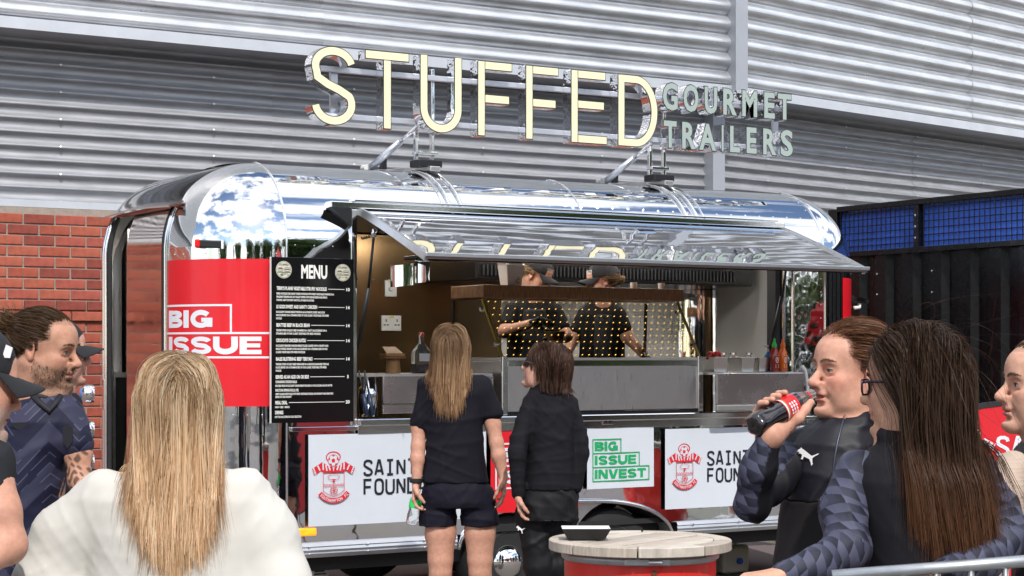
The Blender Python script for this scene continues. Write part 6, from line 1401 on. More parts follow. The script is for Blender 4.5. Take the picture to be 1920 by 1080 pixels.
    MB().lathe([(.0333 * k, .098 * k), (.0336 * k, .10 * k), (.0336 * k, .146 * k), (.0328 * k, .149 * k)], p0, 28, ax, False).build('bottle_label', mat('label_red', (.62, .012, .015), .3), b, smooth=True)
    MB().lathe([(.0339 * k, .1005 * k), (.0339 * k, .1045 * k)], p0, 28, ax, False).build('label_stripe', white_vinyl, b, smooth=True)
    MB().lathe([(.0339 * k, .1055 * k), (.0339 * k, .108 * k)], p0, 28, ax, False).build('label_stripe', ink_green, b, smooth=True)
    lab = MB(); vside = nrm(-FW - ax * (-FW @ ax)); up2 = nrm(np.cross(vside, ax))
    for i, (zz, ww) in enumerate(((.118, .030), (.127, .026), (.136, .020))):
        for j in range(4):
            aa = -.5 + j * .26; cdir = vside * math.cos(aa) + up2 * math.sin(aa); q = p0 + ax * zz * k + cdir * .0340 * k; tdir = -vside * math.sin(aa) + up2 * math.cos(aa); e = tdir * .003; g = ax * .0025
            lab.add([q - e - g, q + e - g, q + e + g * (1 - .5 * (j % 2)), q - e + g], [(0, 1, 2, 3)])
    tag(lab.build('label_print', white_vinyl, b, fix=False), kind='stuff')
    MB().lathe([(.0150 * k, .205 * k), (.0150 * k, .213 * k), (.0135 * k, .215 * k)], p0, 18, ax, False).build('cap_ring', mat('label_red'), b, smooth=True)
drinker()

# --- woman with glasses and long dark hair
def glasses_woman():
    s = Per(4.25, 1730, 'woman with long dark brown hair and glasses, back turned, leaning on the barrier'); s.face = -RT * .6 + FW * .6
    h = Head(s.p(1712, 722), -RT * .84 + FW * .52 - UP * .02, s=1.0, wide=.93)
    ok = lambda L: (L[:, 2] > -.05) & ~((L[:, 0] > .05) & (L[:, 2] < .075)) & ~((L[:, 0] > .02) & (L[:, 2] < .03)) & ~((L[:, 0] > -.015) & (L[:, 2] < .0))
    h.scalp = (ok, (.025, .015, .011))
    bl = stitched('black_top', (.010, .010, .013))
    tor = s.stack([(826, 1660, 1760, .06), (842, 1630, 1790, .075), (862, 1594, 1826, .095), (900, 1586, 1842, .12), (1000, 1602, 1838, .135), (1080, 1612, 1832, .14), (1320, 1610, 1835, .15)])
    A = [s.p(1606, 884, -.01), s.p(1582, 960, -.05), s.p(1588, 1030, -.10), s.p(1530, 1062, -.16), s.p(1468, 1078, -.20)]; B_ = [s.p(1828, 884, -.01), s.p(1868, 960, -.01), s.p(1886, 1012, -.03), s.p(1840, 1052, -.10), s.p(1770, 1072, -.16)]
    top = [tor] + chain([(s.p(1690, 820), .056), (s.p(1695, 850), .06)], .03); solid('top', top, .007, bl, s.t, wr=.008, seed=71)
    for Q, rr, sd2, dk in ((A, (42, 42, 42, 34, 26), 72, None), (B_, (42, 42, 42, 36, 28), 73, -RT * .8 + down * .6)):
        solid('sleeve', chain([(a, r_ * s.k) for a, r_ in zip(Q, rr)], .03), .0062, HARL, s.t, wr=.009, seed=sd2, vecf=armvec(Q, dk))
    body = h.prims() + h.neck(s.p(1700, 840), .048, .056) + [s.stack([(850, 1640, 1780, .06), (1300, 1640, 1800, .1)])] + chain([(A[0], .034), (A[2], .03), (A[4], .021)]) + hand(A[4], -RT + down * .1 - FW * .2, down, -1, (.3, .35, .4, .4)) + chain([(B_[0], .034), (B_[2], .03), (B_[4], .021)]) + hand(B_[4], -RT + down * .1, down, 1, (.3, .35, .4, .4))
    solid('body', body, .0045, SKIN, s.t, colf=h.colour((.54, .30, .20), LIPS))
    h.eyes(s.t, skin=mat('lid_skin', (.42, .24, .18), .5)); glasses(h, s.t, mat('plum_frame', (.03, .012, .03), .25), .0026)
    coll = h.skull(.005) + h.neck(s.p(1700, 840)) + top + chain([(a, r_ * s.k) for a, r_ in zip(A[:2], (42, 42))]) + chain([(a, r_ * s.k) for a, r_ in zip(B_[:2], (42, 42))])
    drift = RT * .22; bf = backfall(.4, 1.0)
    def f(h_, L, p, i, rnd):
        fb = (np.clip((L[:, 0] + .01) / .03, 0, 1) * np.clip((L[:, 2] + .06) / .03, 0, 1))[:, None]; return bf(h_, L, p, i, rnd) - h_.M[:, 0] * fb * .70 + drift * .6 * np.clip((-.03 - L[:, 2]) / .05, 0, 1)[:, None]
    def cf(C, t, W): k_ = np.clip((t - .45) / .5, 0, 1); return C * (1 + .25 * k_) * (1 - k_ * .0) + np.array([.10, .035, .010]) * k_ * .85
    hair('hair', h, s.t, ok, f, 9500, 20, .0190, coll, [(.030, .017, .011), (.052, .030, .019), (.078, .045, .029), (.105, .062, .041)], .00135, .006, .004, .48, 17, .06, .42, clump=240, colfn=cf, lens=(.88, 1.0), coff=.018)
    hair('loose_hair', h, s.t, ok, lambda h_, L, p, i, rnd: f(h_, L, p, i, rnd) + RT * .5 + rnd * .35, 70, 20, .013, coll, [(.05, .028, .018), (.10, .05, .03)], .0007, .012, .01, .8, 19, .9, .35, coff=.03)
    s.legs(1670, 1770, 1330, 66, 'trousers', mat('trouser_dark', (.02, .02, .025), .8))
glasses_woman()

# --- woman cut by the right edge
def edge_woman():
    s = Per(4.7, 1975, 'woman in profile with tied back hair and navy gilet at the right edge'); s.face = -RT
    h = Head(s.p(1958, 724), -RT * .985 - FW * .10 + UP * .05, s=1.0, wide=.93)
    ok = lambda L: (L[:, 2] > -.045) & ~((L[:, 0] > .052) & (L[:, 2] < .082)) & ~((L[:, 0] > .012) & (L[:, 2] < .030)) & ~((L[:, 0] > -.028) & (L[:, 2] < -.002))
    h.scalp = (ok, (.07, .045, .03))
    gil = mat('gilet_navy', (.009, .0095, .015), .5, spec=.3, bump=.25, bscale=24, bdist=.006)
    tor = s.stack([(790, 1938, 2010, .06), (812, 1925, 2020, .07), (835, 1910, 2050, .09), (862, 1893, 2070, .11), (960, 1903, 2075, .13), (1080, 1900, 2075, .14), (1260, 1900, 2075, .15)]); solid('gilet', [tor], .008, gil, s.t, wr=.010, seed=81)
    A = [s.p(1900, 878, -.03), s.p(1880, 930, -.07), s.p(1892, 1000, -.10), s.p(1850, 1090, -.16)]; kn = mat('beige_rib', (.46, .36, .29), .9, bump=.6, bscale=10, stretch=(1, 1, 14), bdist=.006)
    solid('sleeve', chain([(a, r_ * s.k) for a, r_ in zip(A, (34, 36, 34, 24))], .02), .007, kn, s.t, wr=.006)
    B2 = [s.p(2068, 880, .03), s.p(2090, 980, .02), s.p(2050, 1090, -.06)]; solid('sleeve', chain([(a, r_ * s.k) for a, r_ in zip(B2, (34, 32, 24))], .02), .009, kn, s.t, wr=.006)
    body = h.prims() + chain([(B2[0], .03), (B2[1], .026), (B2[2], .02)]) + hand(B2[2], -RT * .6 + down * .4, FW, -1) + h.neck(s.p(1968, 815), .048, .056) + [s.stack([(820, 1940, 2020, .05), (1250, 1930, 2050, .1)])] + chain([(A[0], .03), (A[2], .026), (A[3], .02)]) + hand(A[3], -RT * .6 + down * .4, FW, 1)
    solid('body', body, .0034, SKIN, s.t, colf=h.colour((.56, .31, .22), (.42, .16, .14)))
    h.eyes(s.t, skin=mat('lid_skin', (.42, .24, .18), .5), closed=.7)
    bun = h.w((-.118, 0, .02)); hair('hair', h, s.t, ok, lambda h_, L, p, i, rnd: nrm(bun - p) + rnd * .05, 1500, 16, .0125, h.skull(.002), [(.05, .03, .02), (.10, .062, .04), (.18, .12, .08)], .003, .003, .002, .5, 21, .06, .36, clump=60, coff=.007)
    s.legs(1950, 2030, 1270, 60, 'trousers', mat('trouser_dark', (.02, .02, .025), .8))
edge_woman()

# --- the two cooks inside the trailer
def zof(x, v): return float((onv(x, HY, v) - CAM) @ FW)
def cook(x, y, v, fwd, upv, label, rows, arms, hair_col, side):
    Z = zof(x, v); s = Per(Z, x, label); s.face = np.array(fwd); s.t.location[2] = .5; WL[s.t.name][2] = .5
    h = Head(s.p(x, y), fwd, upv, s=.98); tee = stitched('black_tee', (.014, .014, .016)); apr = mat('apron_stripe', (.03, .032, .038), .8, var=.5, vscale=60, stretch=(6, 6, .02))
    tor = s.stack(rows); sl = []; bd = []
    for a in arms: sl += s.limb([(*a[0], 15), ((a[0][0] * .35 + a[1][0] * .65), (a[0][1] * .35 + a[1][1] * .65), (a[0][2] * .35 + a[1][2] * .65), 15)], .02); bd += s.limb([(*a[0], 12), (*a[1], 11.5), (*a[2], 8)])
    solid('t_shirt', [tor] + sl, .009, tee, s.t, wr=.006, seed=91)
    r2 = [(r_[0], r_[1] + 14, r_[2] - 14, (r_[3] if len(r_) > 3 else .1) + .012) for r_ in rows if r_[0] > 575]; solid('apron', [s.stack(r2, k=.01)], .009, apr, s.t, wr=.005)
    gl_ = []
    for a in arms:
        w_ = s.p(*a[2]); d = nrm(w_ - s.p(*a[1])); gl_ += [cone(w_ - d * .03, w_, .024, .022, .01)] + hand(w_, d, -UP * .6 - FW * .3, side, (.45, .5, .55, .6), (.4, .4), 1.0)
        bd.append(cone(w_ - d * .02, w_, .02, .02))
    solid('gloves', gl_, .0055, mat('glove_black', (.012, .012, .013), .4), s.t) if False else None
    for a in arms:
        w_ = s.p(*a[2]); d = nrm(w_ - s.p(*a[1])); solid('glove', [cone(w_ - d * .03, w_ + d * .02, .025, .023, .01)] + hand(w_, d, -UP * .6 - FW * .3, side, (.45, .5, .55, .6), (.4, .4), 1.08), .0055, mat('glove_black', (.012, .012, .013), .4), s.t)
    body = h.prims() + h.neck(s.p(x - 12 * side * 0, y + 44), .045, .052) + [s.stack([(r_[0], r_[1] + 12, r_[2] - 12, .08) for r_ in rows])] + bd
    solid('body', body, .0058, SKIN, s.t, colf=h.colour((.58, .31, .22), LIPS)); h.eyes(s.t, skin=mat('lid_skin', (.42, .24, .18), .5), closed=.9)
    c = cap(h, s.t, mat('black_cotton', (.014, .015, .018), .85))
    for tx, zz, sz in (('STUFFED', .066, .017), ('GOURMET TRAILERS', .057, .0065)):
        g = text_mb(tx, sz * 1.35, lambda q, w2, t: (q, w2, t), .0006, .95); V = np.concatenate(g.v); mx_ = V[:, 0].max() / 2; o = MB(); ps = []
        for q in V:
            ang = -(q[0] - mx_) / .11 + (.35 * side if side else 0); ps.append(h.w(((.113) * math.cos(ang) - .012, .0895 * math.sin(ang), zz + q[1])) + 0)
        o.add(ps, g.f); o.build('cap_lettering', mat('logo_white'), c, fix=False)
    ok = lambda L: (L[:, 2] < .055) & (L[:, 2] > -.045) & ~((L[:, 0] > .018)) & ~((L[:, 0] > -.03) & (L[:, 2] < .0))
    tail = h.w((-.118, 0, .01))
    hair('hair', h, s.t, ok, lambda h_, L, p, i, rnd: np.where((np.linalg.norm(tail - p, axis=1) > .03)[:, None], nrm(tail - p), down - h_.M[:, 0] * .3) + rnd * .1, 900, 20, .011, h.skull(.002), hair_col, .004, .003, .002, .5, 23, .1, .38, coff=.006)
    MB().lathe([(.012, -.008), (.02, -.004), (.02, .004), (.012, .008)], tail + h.M[:, 0] * -.006, 12, h.M[:, 0]).build('hair_band', mat('pink_band', (.7, .06, .25), .6), s.t, smooth=True)
    yb = HY + (1.5 - .5) / s.k
    tr_ = []
    for dx in (-18, 18): tr_ += s.limb([(rows[-1][1] * .5 + rows[-1][2] * .5 + dx, rows[-1][0] - 10, 0, 23), (rows[-1][1] * .5 + rows[-1][2] * .5 + dx, yb - 20, 0, 15)], .02)
    solid('trousers', tr_, .012, mat('trouser_dark', (.02, .02, .025), .8), s.t)
    for dx in (-18, 18):
        a = s.p(rows[-1][1] * .5 + rows[-1][2] * .5 + dx, yb - 12, 0); solid('shoe', [cone(a, a + nrm(np.array([fwd[0], fwd[1], 0])) * .14, .042, .034)], .01, mat('shoe_black', (.02, .02, .02), .6), s.t)
    return s
ck1 = cook(1004, 516, .78, RT * .86 - FW * .22 - UP * .42, UP, 'cook with blonde hair and black cap bending over a noodle bowl behind the glass',
     [(548, 984, 1022, .05), (560, 968, 1036, .07), (580, 952, 1050, .10), (630, 950, 1054, .11), (700, 948, 1058, .12), (790, 946, 1060, .12)],
     [((960, 580, -.04), (946, 622, -.12), (996, 607, -.22)), ((1040, 582, .02), (1062, 630, -.06), (1024, 640, -.22))], [(.25, .16, .09), (.45, .32, .19), (.6, .46, .30)], -1)
ck2 = cook(1129, 528, .80, -RT * .97 - FW * .12 - UP * .10, UP, 'cook with ponytail and black cap facing left behind the glass',
     [(560, 1112, 1150, .05), (570, 1098, 1164, .07), (590, 1088, 1174, .10), (640, 1086, 1172, .11), (700, 1084, 1172, .12), (790, 1082, 1174, .12)],
     [((1158, 588, -.05), (1176, 632, -.08), (1206, 664, -.14)), ((1096, 590, .05), (1074, 636, .0), (1064, 664, -.10))], [(.18, .11, .06), (.34, .23, .13), (.5, .36, .22)], 1)
# ================================================================== things standing about
def onz(x, y, z):
    d = FW + RT * (x - 960.0) / FPX + UP * (HY - y) / FPX; return CAM + d * ((z - CAM[2]) / d[2])
# --- red drum used as a table
def drum_table(c, label, tray=True):
    zt = c[2]; c[2] = 0; k = 6.73 / FPX
    t = thing('drum_table', c, label, 'table', 'drum tables')
    dr = mat('drum_red', (.62, .022, .016), .36, var=.10, vscale=3, coat=.35, rvar=.1)
    R = 142 * k; RT_ = 171 * k; z1 = zt - .058
    prof = [(R * .97, 0), (R, .02)]
    for zc in (z1 * .33, z1 * .66): prof += [(R, zc - .02), (R * 1.025, zc), (R, zc + .02)]
    prof += [(R, z1 - .01), (R, z1)]
    MB().lathe(prof, c, 48).build('drum_body', dr, t, auto=.8)
    MB().lathe([(R * 1.005, z1 - .025), (R * 1.035, z1 - .02), (R * 1.045, z1 - .008), (R * 1.035, z1 + .004), (R * .99, z1 + .006)], c, 48, close=False).build('drum_ring', mat('galvanised', (.42, .44, .46), .42, .85, var=.2, vscale=12), t, smooth=True)
    d = -FW * R * 1.05; p = c + d + UP * (z1 - .009); MB().bar(p - RT * .075 + FW * .004, p + RT * .085 + FW * .004, .018, .026).build('ring_clamp', mat('galvanised'), t, bevel=.005)
    MB().lathe([(.007, -.02), (.007, .025)], p + RT * .03 - FW * .012, 8, RT).build('clamp_bolt', alu, t)
    for a, zz in ((.03, z1 - .05), (-.02, z1 - .09)):
        q = c - FW * R * 1.001 + RT * a + UP * zz; MB().lathe([(.011, 0), (.009, .0012), (0, .0014)], q, 10, -FW + RT * a * 2).build('rust_spot', mat('rust', (.12, .04, .02), .9), t)
    wd = [mat('weathered_wood_%s' % 'abcd'[i], cc, .8, var=.3, vscale=9, stretch=(1, 9, 1), bump=.35, bscale=30, bdist=.003) for i, cc in enumerate(((.42, .36, .30), (.48, .43, .37), (.36, .31, .26), (.45, .39, .33)))]
    ri = RT_ * .80; ang = .35; z0 = z1 + .008; z2 = z0 + .036
    for i in range(8):
        a0 = 2 * math.pi * i / 8 + .15; a1 = a0 + 2 * math.pi / 8 - .016; mb = MB()
        mb.add([c + np.array([r * math.cos(a), r * math.sin(a), z]) for z in (z0, z2) for r in (ri + .002, RT_) for a in np.linspace(a0, a1, 10)],
               [(j, j + 1, j + 11, j + 10) for j in range(9)] + [(20 + j + 10, 20 + j + 11, 20 + j + 1, 20 + j) for j in range(9)] + [(10 + j, 11 + j, 31 + j, 30 + j) for j in range(9)] + [(j + 1, j, 20 + j, 21 + j) for j in range(9)] + [(0, 10, 30, 20), (19, 9, 29, 39)])
        mb.build('rim_board', wd[i % 4], t, bevel=.003, seg=1)
    n = 6; w_ = 2 * ri / n; du = np.array([math.cos(ang), math.sin(ang), 0]); dv = np.array([-math.sin(ang), math.cos(ang), 0])
    for i in range(n):
        a0 = -ri + i * w_ + .003; a1 = a0 + w_ - .006; pts = []
        for a in np.linspace(a0, a1, 6): pts.append((a, math.sqrt(max(ri * ri - a * a, 1e-6)) - .001))
        poly = pts + [(a, -b) for a, b in reversed(pts)]
        mb = MB(); mb.poly(poly, lambda x, y, q: c + dv * x + du * y + UP * q, z0, z2 - .001 - .001 * (i % 2)); mb.build('plank', wd[(i * 3 + 1) % 4], t)
    if not tray: return
    # food tray on the table
    f = thing('food_tray', c + UP * (z2 + .001), 'black card food tray with white inside on the drum table', 'tray')
    q = c + RT * (1098 - 1200) * k - FW * .02 + UP * (z2 + .001); bk = mat('card_black', (.015, .015, .016), .5); wh = mat('card_white', (.78, .77, .74), .7)
    def ring(a, b, h_): return [q + RT * x * a + FW * y * b + UP * h_ for x, y in ((-1, -1), (1, -1), (1, 1), (-1, 1))]
    lo, hi = ring(.066, .045, .002), ring(.088, .062, .042)
    MB().add(lo + hi, [(3, 2, 1, 0), (0, 1, 5, 4), (1, 2, 6, 5), (2, 3, 7, 6), (3, 0, 4, 7)]).build('tray_outside', bk, f, fix=False)
    lo2, hi2 = ring(.064, .043, .006), ring(.0862, .0602, .0425)
    MB().add(lo2 + hi2, [(0, 1, 2, 3), (4, 5, 1, 0), (5, 6, 2, 1), (6, 7, 3, 2), (7, 4, 0, 3)]).build('tray_lining', wh, f, fix=False)
    MB().lathe([(.0, .004), (.02, .003), (.03, 0)], q + UP * .0075, 14, close=False).build('sauce_smear', mat('sauce', (.45, .13, .04), .4), f, smooth=True)
drum_table(atZ(1200, 1003, 6.73), 'red oil drum table with a round weathered wooden top in front of the trailer')
# --- crowd barrier in front of the women on the right
def barrier():
    a = atZ(1560, 1082, 4.02); b = atZ(2060, 1044, 3.95); a[2] = b[2] = (a[2] + b[2]) / 2 - .0
    a = atZ(1560, 1080, 4.02); b = atZ(2080, 1040, 4.02); b[2] = b[2]
    t = thing('crowd_barrier', (a[0], a[1], 0), 'galvanised steel crowd barrier rail in the bottom right corner', 'barrier'); g = mat('galvanised', (.42, .44, .46), .42, .85, var=.2, vscale=12)
    z0 = a[2]; MB().tube([a, b], .0135, 12).build('top_rail', g, t, smooth=True)
    lo = .18; a2 = a.copy(); b2 = b.copy(); a2[2] = lo; b2[2] = lo; MB().tube([a2, b2], .0125, 10).build('bottom_rail', g, t, smooth=True)
    n = 8
    for i in range(n + 1):
        p = a + (b - a) * i / n; q = p.copy(); q[2] = lo; MB().tube([p - UP * .012, q], .0075 if 0 < i < n else .0125, 8).build('upright', g, t, smooth=True)
    for p in (a, b): q = np.array([p[0], p[1], 0.01]); MB().bar(q - FW * .25, q + FW * .25, .05, .02).build('foot', g, t); MB().tube([q, q + UP * .18], .0125, 8).build('foot_post', g, t)
barrier()
# --- red oval pop-up banner on the right
def oval():
    Z = 8.0; k = Z / FPX; c = atZ(1925, 972, Z); t = thing('oval_banner', np.array([c[0], c[1], 0]), 'red oval pop up banner with white crest behind the women on the right', 'banner')
    a, b = 325 * k, 219 * k; fr_ = lambda x, y, q: c + RT * x + UP * y - FW * q
    el = arc(0, 0, a, b, 0, 352, 44); MB().poly(el, fr_, -.004, .004).build('banner_cloth', mat('banner_red', (.62, .012, .022), .5, var=.05), t)
    MB().strip(el, .022, fr_, -.008, .008, True).build('banner_hem', mat('hem_black', (.015, .015, .016), .6), t)
    crest(-102 * k, 78 * k, .21, lambda x, y, q: fr_(x, y, q + .006), t, white_vinyl, mat('banner_red'))
    mono('SAINTS', -55 * k, 110 * k + .02, .075, .066, .015, lambda x, y, q: fr_(x, y, q + .005), t, white_vinyl)
    for s in (-1, 1): MB().tube([c + RT * s * .3 + FW * .02 + UP * .1, np.array([(c + RT * s * .36)[0], (c + RT * s * .36)[1], 0]) + FW * .35], .01, 8).build('banner_leg', black_plastic, t)
oval()
# --- water container and boxes under and behind the trailer
p = onz(1366, 1074, 0)
j = thing('water_container', p, 'cloudy plastic water container with blue cap standing behind the trailer', 'container')
MB().box(p + np.array([-.12, -.09, .004]), p + np.array([.12, .09, .20])).build('container_body', mat('cloudy_plastic', (.60, .56, .46), .35, trans=.35, var=.1), j, bevel=.03, seg=3)
MB().lathe([(.022, 0), (.022, .02), (.018, .025)], p + np.array([.02, -.09, .09]), 14, (0, -1, 0)).build('cap', mat('cap_blue', (.02, .12, .55), .4), j, auto=.6)
MB().tube([p + np.array([-.06, 0, .2]), p + np.array([-.05, 0, .24]), p + np.array([.05, 0, .24]), p + np.array([.06, 0, .2])], .012, 8).build('handle', mat('cloudy_plastic'), j, smooth=True)
for x, cc, lab in ((562, ((.5, .36, .05), (.5, .03, .03)), 'small box with yellow and red print under the trailer corner'), (592, ((.68, .69, .70), (.05, .15, .40)), 'white printed box with blue panel beside the yellow box under the trailer')):
    p = atZ(x, HY, 10.8); p[2] = 0; bx = thing('cardboard_box', p, lab, 'box')
    MB().box(p + np.array([-.05, -.07, .0]), p + np.array([.05, .07, .34])).build('carton', mat('carton_%d' % x, cc[0], .7), bx, bevel=.003)
    MB().box(p + np.array([-.052, -.074, .10]), p + np.array([.04, -.0705, .22])).build('print_panel', mat('panel_%d' % x, cc[1], .6), bx)
    for i in range(4): MB().box(p + np.array([-.044, -.078, .245 + .016 * i]), p + np.array([.03 - .012 * i, -.0745, .252 + .016 * i])).build('print_line', black_plastic, bx)

# ================================================================== things on the counters
ZC = 1.40
def at(x, y, v, z): q = onv(x, y, v); return np.array([q[0], v, z])
# noodle box
p = at(958, 540, .30, 1.9255); nb = thing('noodle_box', p, 'white folded card noodle box on the wooden shelf above the glass', 'food box'); wc = mat('card_white', (.78, .77, .74), .7)
MB().add([p + np.array([x * (.048 if z == 0 else .062), y * (.042 if z == 0 else .055), z]) for z in (0, .125) for x, y in ((-1, -1), (1, -1), (1, 1), (-1, 1))], [(3, 2, 1, 0), (4, 5, 6, 7), (0, 1, 5, 4), (1, 2, 6, 5), (2, 3, 7, 6), (3, 0, 4, 7)]).build('box_body', wc, nb)
for x, y, dx, dy in ((-.062, 0, -.035, 0), (.062, 0, .03, 0), (0, -.055, 0, -.02), (0, .055, 0, .02)):
    e = .05; a = np.array([x, y, .1255]); b = a + np.array([dx, dy, .05]); s_ = np.array([0, e, 0]) if y == 0 else np.array([e, 0, 0]); MB().add([p + a - s_, p + a + s_, p + b + s_ * .75, p + b - s_ * .75], [(0, 1, 2, 3)]).build('box_flap', wc, nb)
f = lambda x, y, q: p + np.array([x, -.0475 - q + 0 * y, y])
mb = MB(); mb.strip(arc(.022, .030, .012, .012, 30, 330, 14), .004, lambda x, y, q: p + np.array([x, -.0425 - .104 * y - q, y]), .001, .0016); mb.strip([(.014, .048), (.030, .052)], .003, lambda x, y, q: p + np.array([x, -.0425 - .104 * y - q, y]), .0012, .0018); mb.build('box_mark', ink_black, nb)
for x in (1188, 1240):
    p = at(x, 550, .34, 1.9255); cup = thing('sauce_cup', p, 'small white paper cup on the wooden shelf, %s of the two' % ('nearer the cooks' if x == 1188 else 'nearer the shelf end'), 'cup', 'paper cups on the shelf')
    MB().lathe([(.017, 0), (.023, .040), (.0245, .041), (.0225, .042), (.0165, .003), (0, .003)], p, 18, close=False).build('cup_body', wc, cup, auto=.7)
# bowl and tongs in the cook's hands
p = onv(1041, 638, .50); bw = thing('noodle_bowl', p, 'brown kraft paper bowl held by the blonde cook', 'bowl')
MB().lathe([(.0, 0), (.052, 0), (.064, .052), (.067, .054), (.064, .056), (.05, .004), (0, .004)], p, 24, close=False).build('bowl_body', mat('kraft', (.50, .31, .15), .75), bw, auto=.6)
tg = thing('tongs', p + np.array([0, 0, .05]), 'black serving tongs held over the kraft paper bowl', 'tongs')
for dx in (-.008, .012): MB().tube([onv(1012, 603, .52) + RT * dx, onv(1030, 610, .51) + RT * dx * 1.5, p + np.array([dx, 0, .04])], [.006, .005, .004], 6).build('tong_arm', black_plastic, tg, smooth=True)
# steel pans on the right shelf
for i, (x, lab) in enumerate(((1339, 'small steel pan holding red chillies beside the display glass'), (1390, 'middle small steel pan on the right shelf'), (1423, 'small steel pan next to the sauce bottles'))):
    p = at(x, 690, .0, ZC + .001); pn = thing('steel_pan', p, lab, 'pan', 'steel pans on the right shelf')
    a, b, h_ = .056, .075, .095
    def rg(a_, b_, z): return [p + np.array([sx_ * a_, sy_ * b_, z]) for sx_, sy_ in ((-1, -1), (1, -1), (1, 1), (-1, 1))]
    V = rg(a * .86, b * .86, 0) + rg(a, b, h_) + rg(a + .010, b + .010, h_ + .001) + rg(a - .002, b - .002, h_) + rg(a * .84, b * .84, .003)
    MB().add(V, [(3, 2, 1, 0)] + [(o + i_, o + (i_ + 1) % 4, o + 4 + (i_ + 1) % 4, o + 4 + i_) for o in (0, 4, 8, 12) for i_ in range(4)] + [(16, 17, 18, 19)]).build('pan_body', mat('pan_steel', (.66, .65, .63), .22, 1), pn, bevel=.004)
    if i == 0:
        for k in range(14):
            q = p + np.array([random.uniform(-.045, .05), random.uniform(-.05, .05), h_ + random.uniform(.0, .035)]); d_ = np.array([random.uniform(-.02, .02), random.uniform(-.02, .02), random.uniform(0, .02)])
            MB().tube([q - d_, q, q + d_], [.006, .012, .003], 7).build('chilli', mat('chilli_red', (.60, .012, .01), .25), pn, smooth=True)
# sauce bottles
def sauce(x, col, cap_c, lab):
    p = at(x, 698, -.09, ZC + .001); b = thing('sauce_bottle', p, lab, 'bottle')
    MB().lathe([(0, 0), (.026, 0), (.029, .006), (.029, .10), (.027, .125), (.016, .15), (.014, .158), (0, .158)], p, 22, close=False).build('bottle_body', mat('sauce_%d' % x, col, .12, coat=.5), b, auto=.9)
    MB().lathe([(.016, .155), (.016, .175), (.009, .185), (.006, .212), (0, .213)], p, 16, close=False).build('bottle_nozzle', mat('nozzle_%d' % x, cap_c, .4), b, auto=.7)
    pm = mat('sauce_print', (.75, .72, .66), .5); fr_ = lambda xx, yy, q: p + np.array([.0295 * math.sin(xx / .0295), -.0295 * math.cos(xx / .0295) - q, yy]); mb = MB()
    mb.strip(arc(0, .075, .011, .017, 0, 340, 16), .003, fr_, .0004, .0008, True); mb.strip([(-.006, .062), (0, .085), (.006, .07)], .003, fr_, .0009, .0012)
    for yy in (.044, .036, .028, .105): mb.strip([(-.013, yy), (.013, yy)], .004, fr_, .0004, .0008)
    mb.build('bottle_print', pm, b, fix=False)
sauce(1452, (.30, .022, .014), (.02, .42, .06), 'dark red chilli sauce bottle with a green nozzle on the right shelf')
sauce(1468, (.72, .14, .012), (.65, .10, .012), 'orange sauce bottle with an orange nozzle on the right shelf')
p = at(1441, 694, .06, ZC + .001); pb = thing('pump_bottle', p, 'blue pump bottle behind the two sauce bottles', 'bottle')
MB().lathe([(0, 0), (.026, 0), (.028, .01), (.028, .10), (.012, .12), (.012, .13)], p, 18, close=False).build('bottle_body', mat('blue_plastic', (.02, .16, .36), .2), pb, auto=.8)
MB().tube([p + UP * .13, p + UP * .165, p + UP * .168 - RT * .03], .006, 8).build('pump', white_plastic, pb)
for x in (1356, 1374, 1404):
    p = at(x, 690, .16, ZC + .001); jr = thing('glass_jar', p, 'small glass jar behind the steel pans, %s' % {1356: 'nearest the chillies', 1374: 'the middle one', 1404: 'nearest the bottles'}[x], 'jar', 'glass jars behind the pans')
    MB().lathe([(0, 0), (.025, 0), (.027, .01), (.027, .085), (.022, .10), (.022, .11)], p, 18, close=False).build('jar_glass', mat('jar_glass', (.9, .95, .95), .03, trans=.95, ior=1.2), jr, smooth=True); MB().lathe([(.0235, .108), (.0235, .122), (0, .124)], p, 18, close=False).build('lid', chrome_flat, jr, auto=.6)
# wooden stand with a small board
p = at(737, 700, .20, ZC + .001); ws = thing('wooden_stand', p, 'small turned wooden stand with a slanted wooden plaque on the left counter', 'stand'); lw_ = mat('light_wood', (.42, .21, .075), .5, var=.3, vscale=14, stretch=(6, 6, 1)); dw_ = mat('mid_wood', (.25, .115, .045), .5, var=.3, vscale=14)
MB().lathe([(.044, 0), (.038, .085), (0, .085)], p, 24, close=False).build('stand_foot', lw_, ws, auto=.7); MB().lathe([(0, .0855), (.072, .0855), (.074, .092), (.072, .098), (0, .098)], p, 28, close=False).build('stand_top', dw_, ws, auto=.7)
MB().bar(p + np.array([-.065, 0, .107]), p + np.array([.055, 0, .107]), .09, .014).build('plaque_base', lw_, ws, bevel=.002); MB().add([p + np.array(q) for q in ((-.055, -.03, .116), (.05, -.03, .116), (.03, .03, .155), (-.055, .03, .155), (-.055, -.02, .112), (.05, -.02, .112), (.03, .04, .151), (-.055, .04, .151))], [(0, 1, 2, 3), (7, 6, 5, 4), (0, 4, 5, 1), (1, 5, 6, 2), (2, 6, 7, 3), (3, 7, 4, 0)]).build('plaque', lw_, ws)
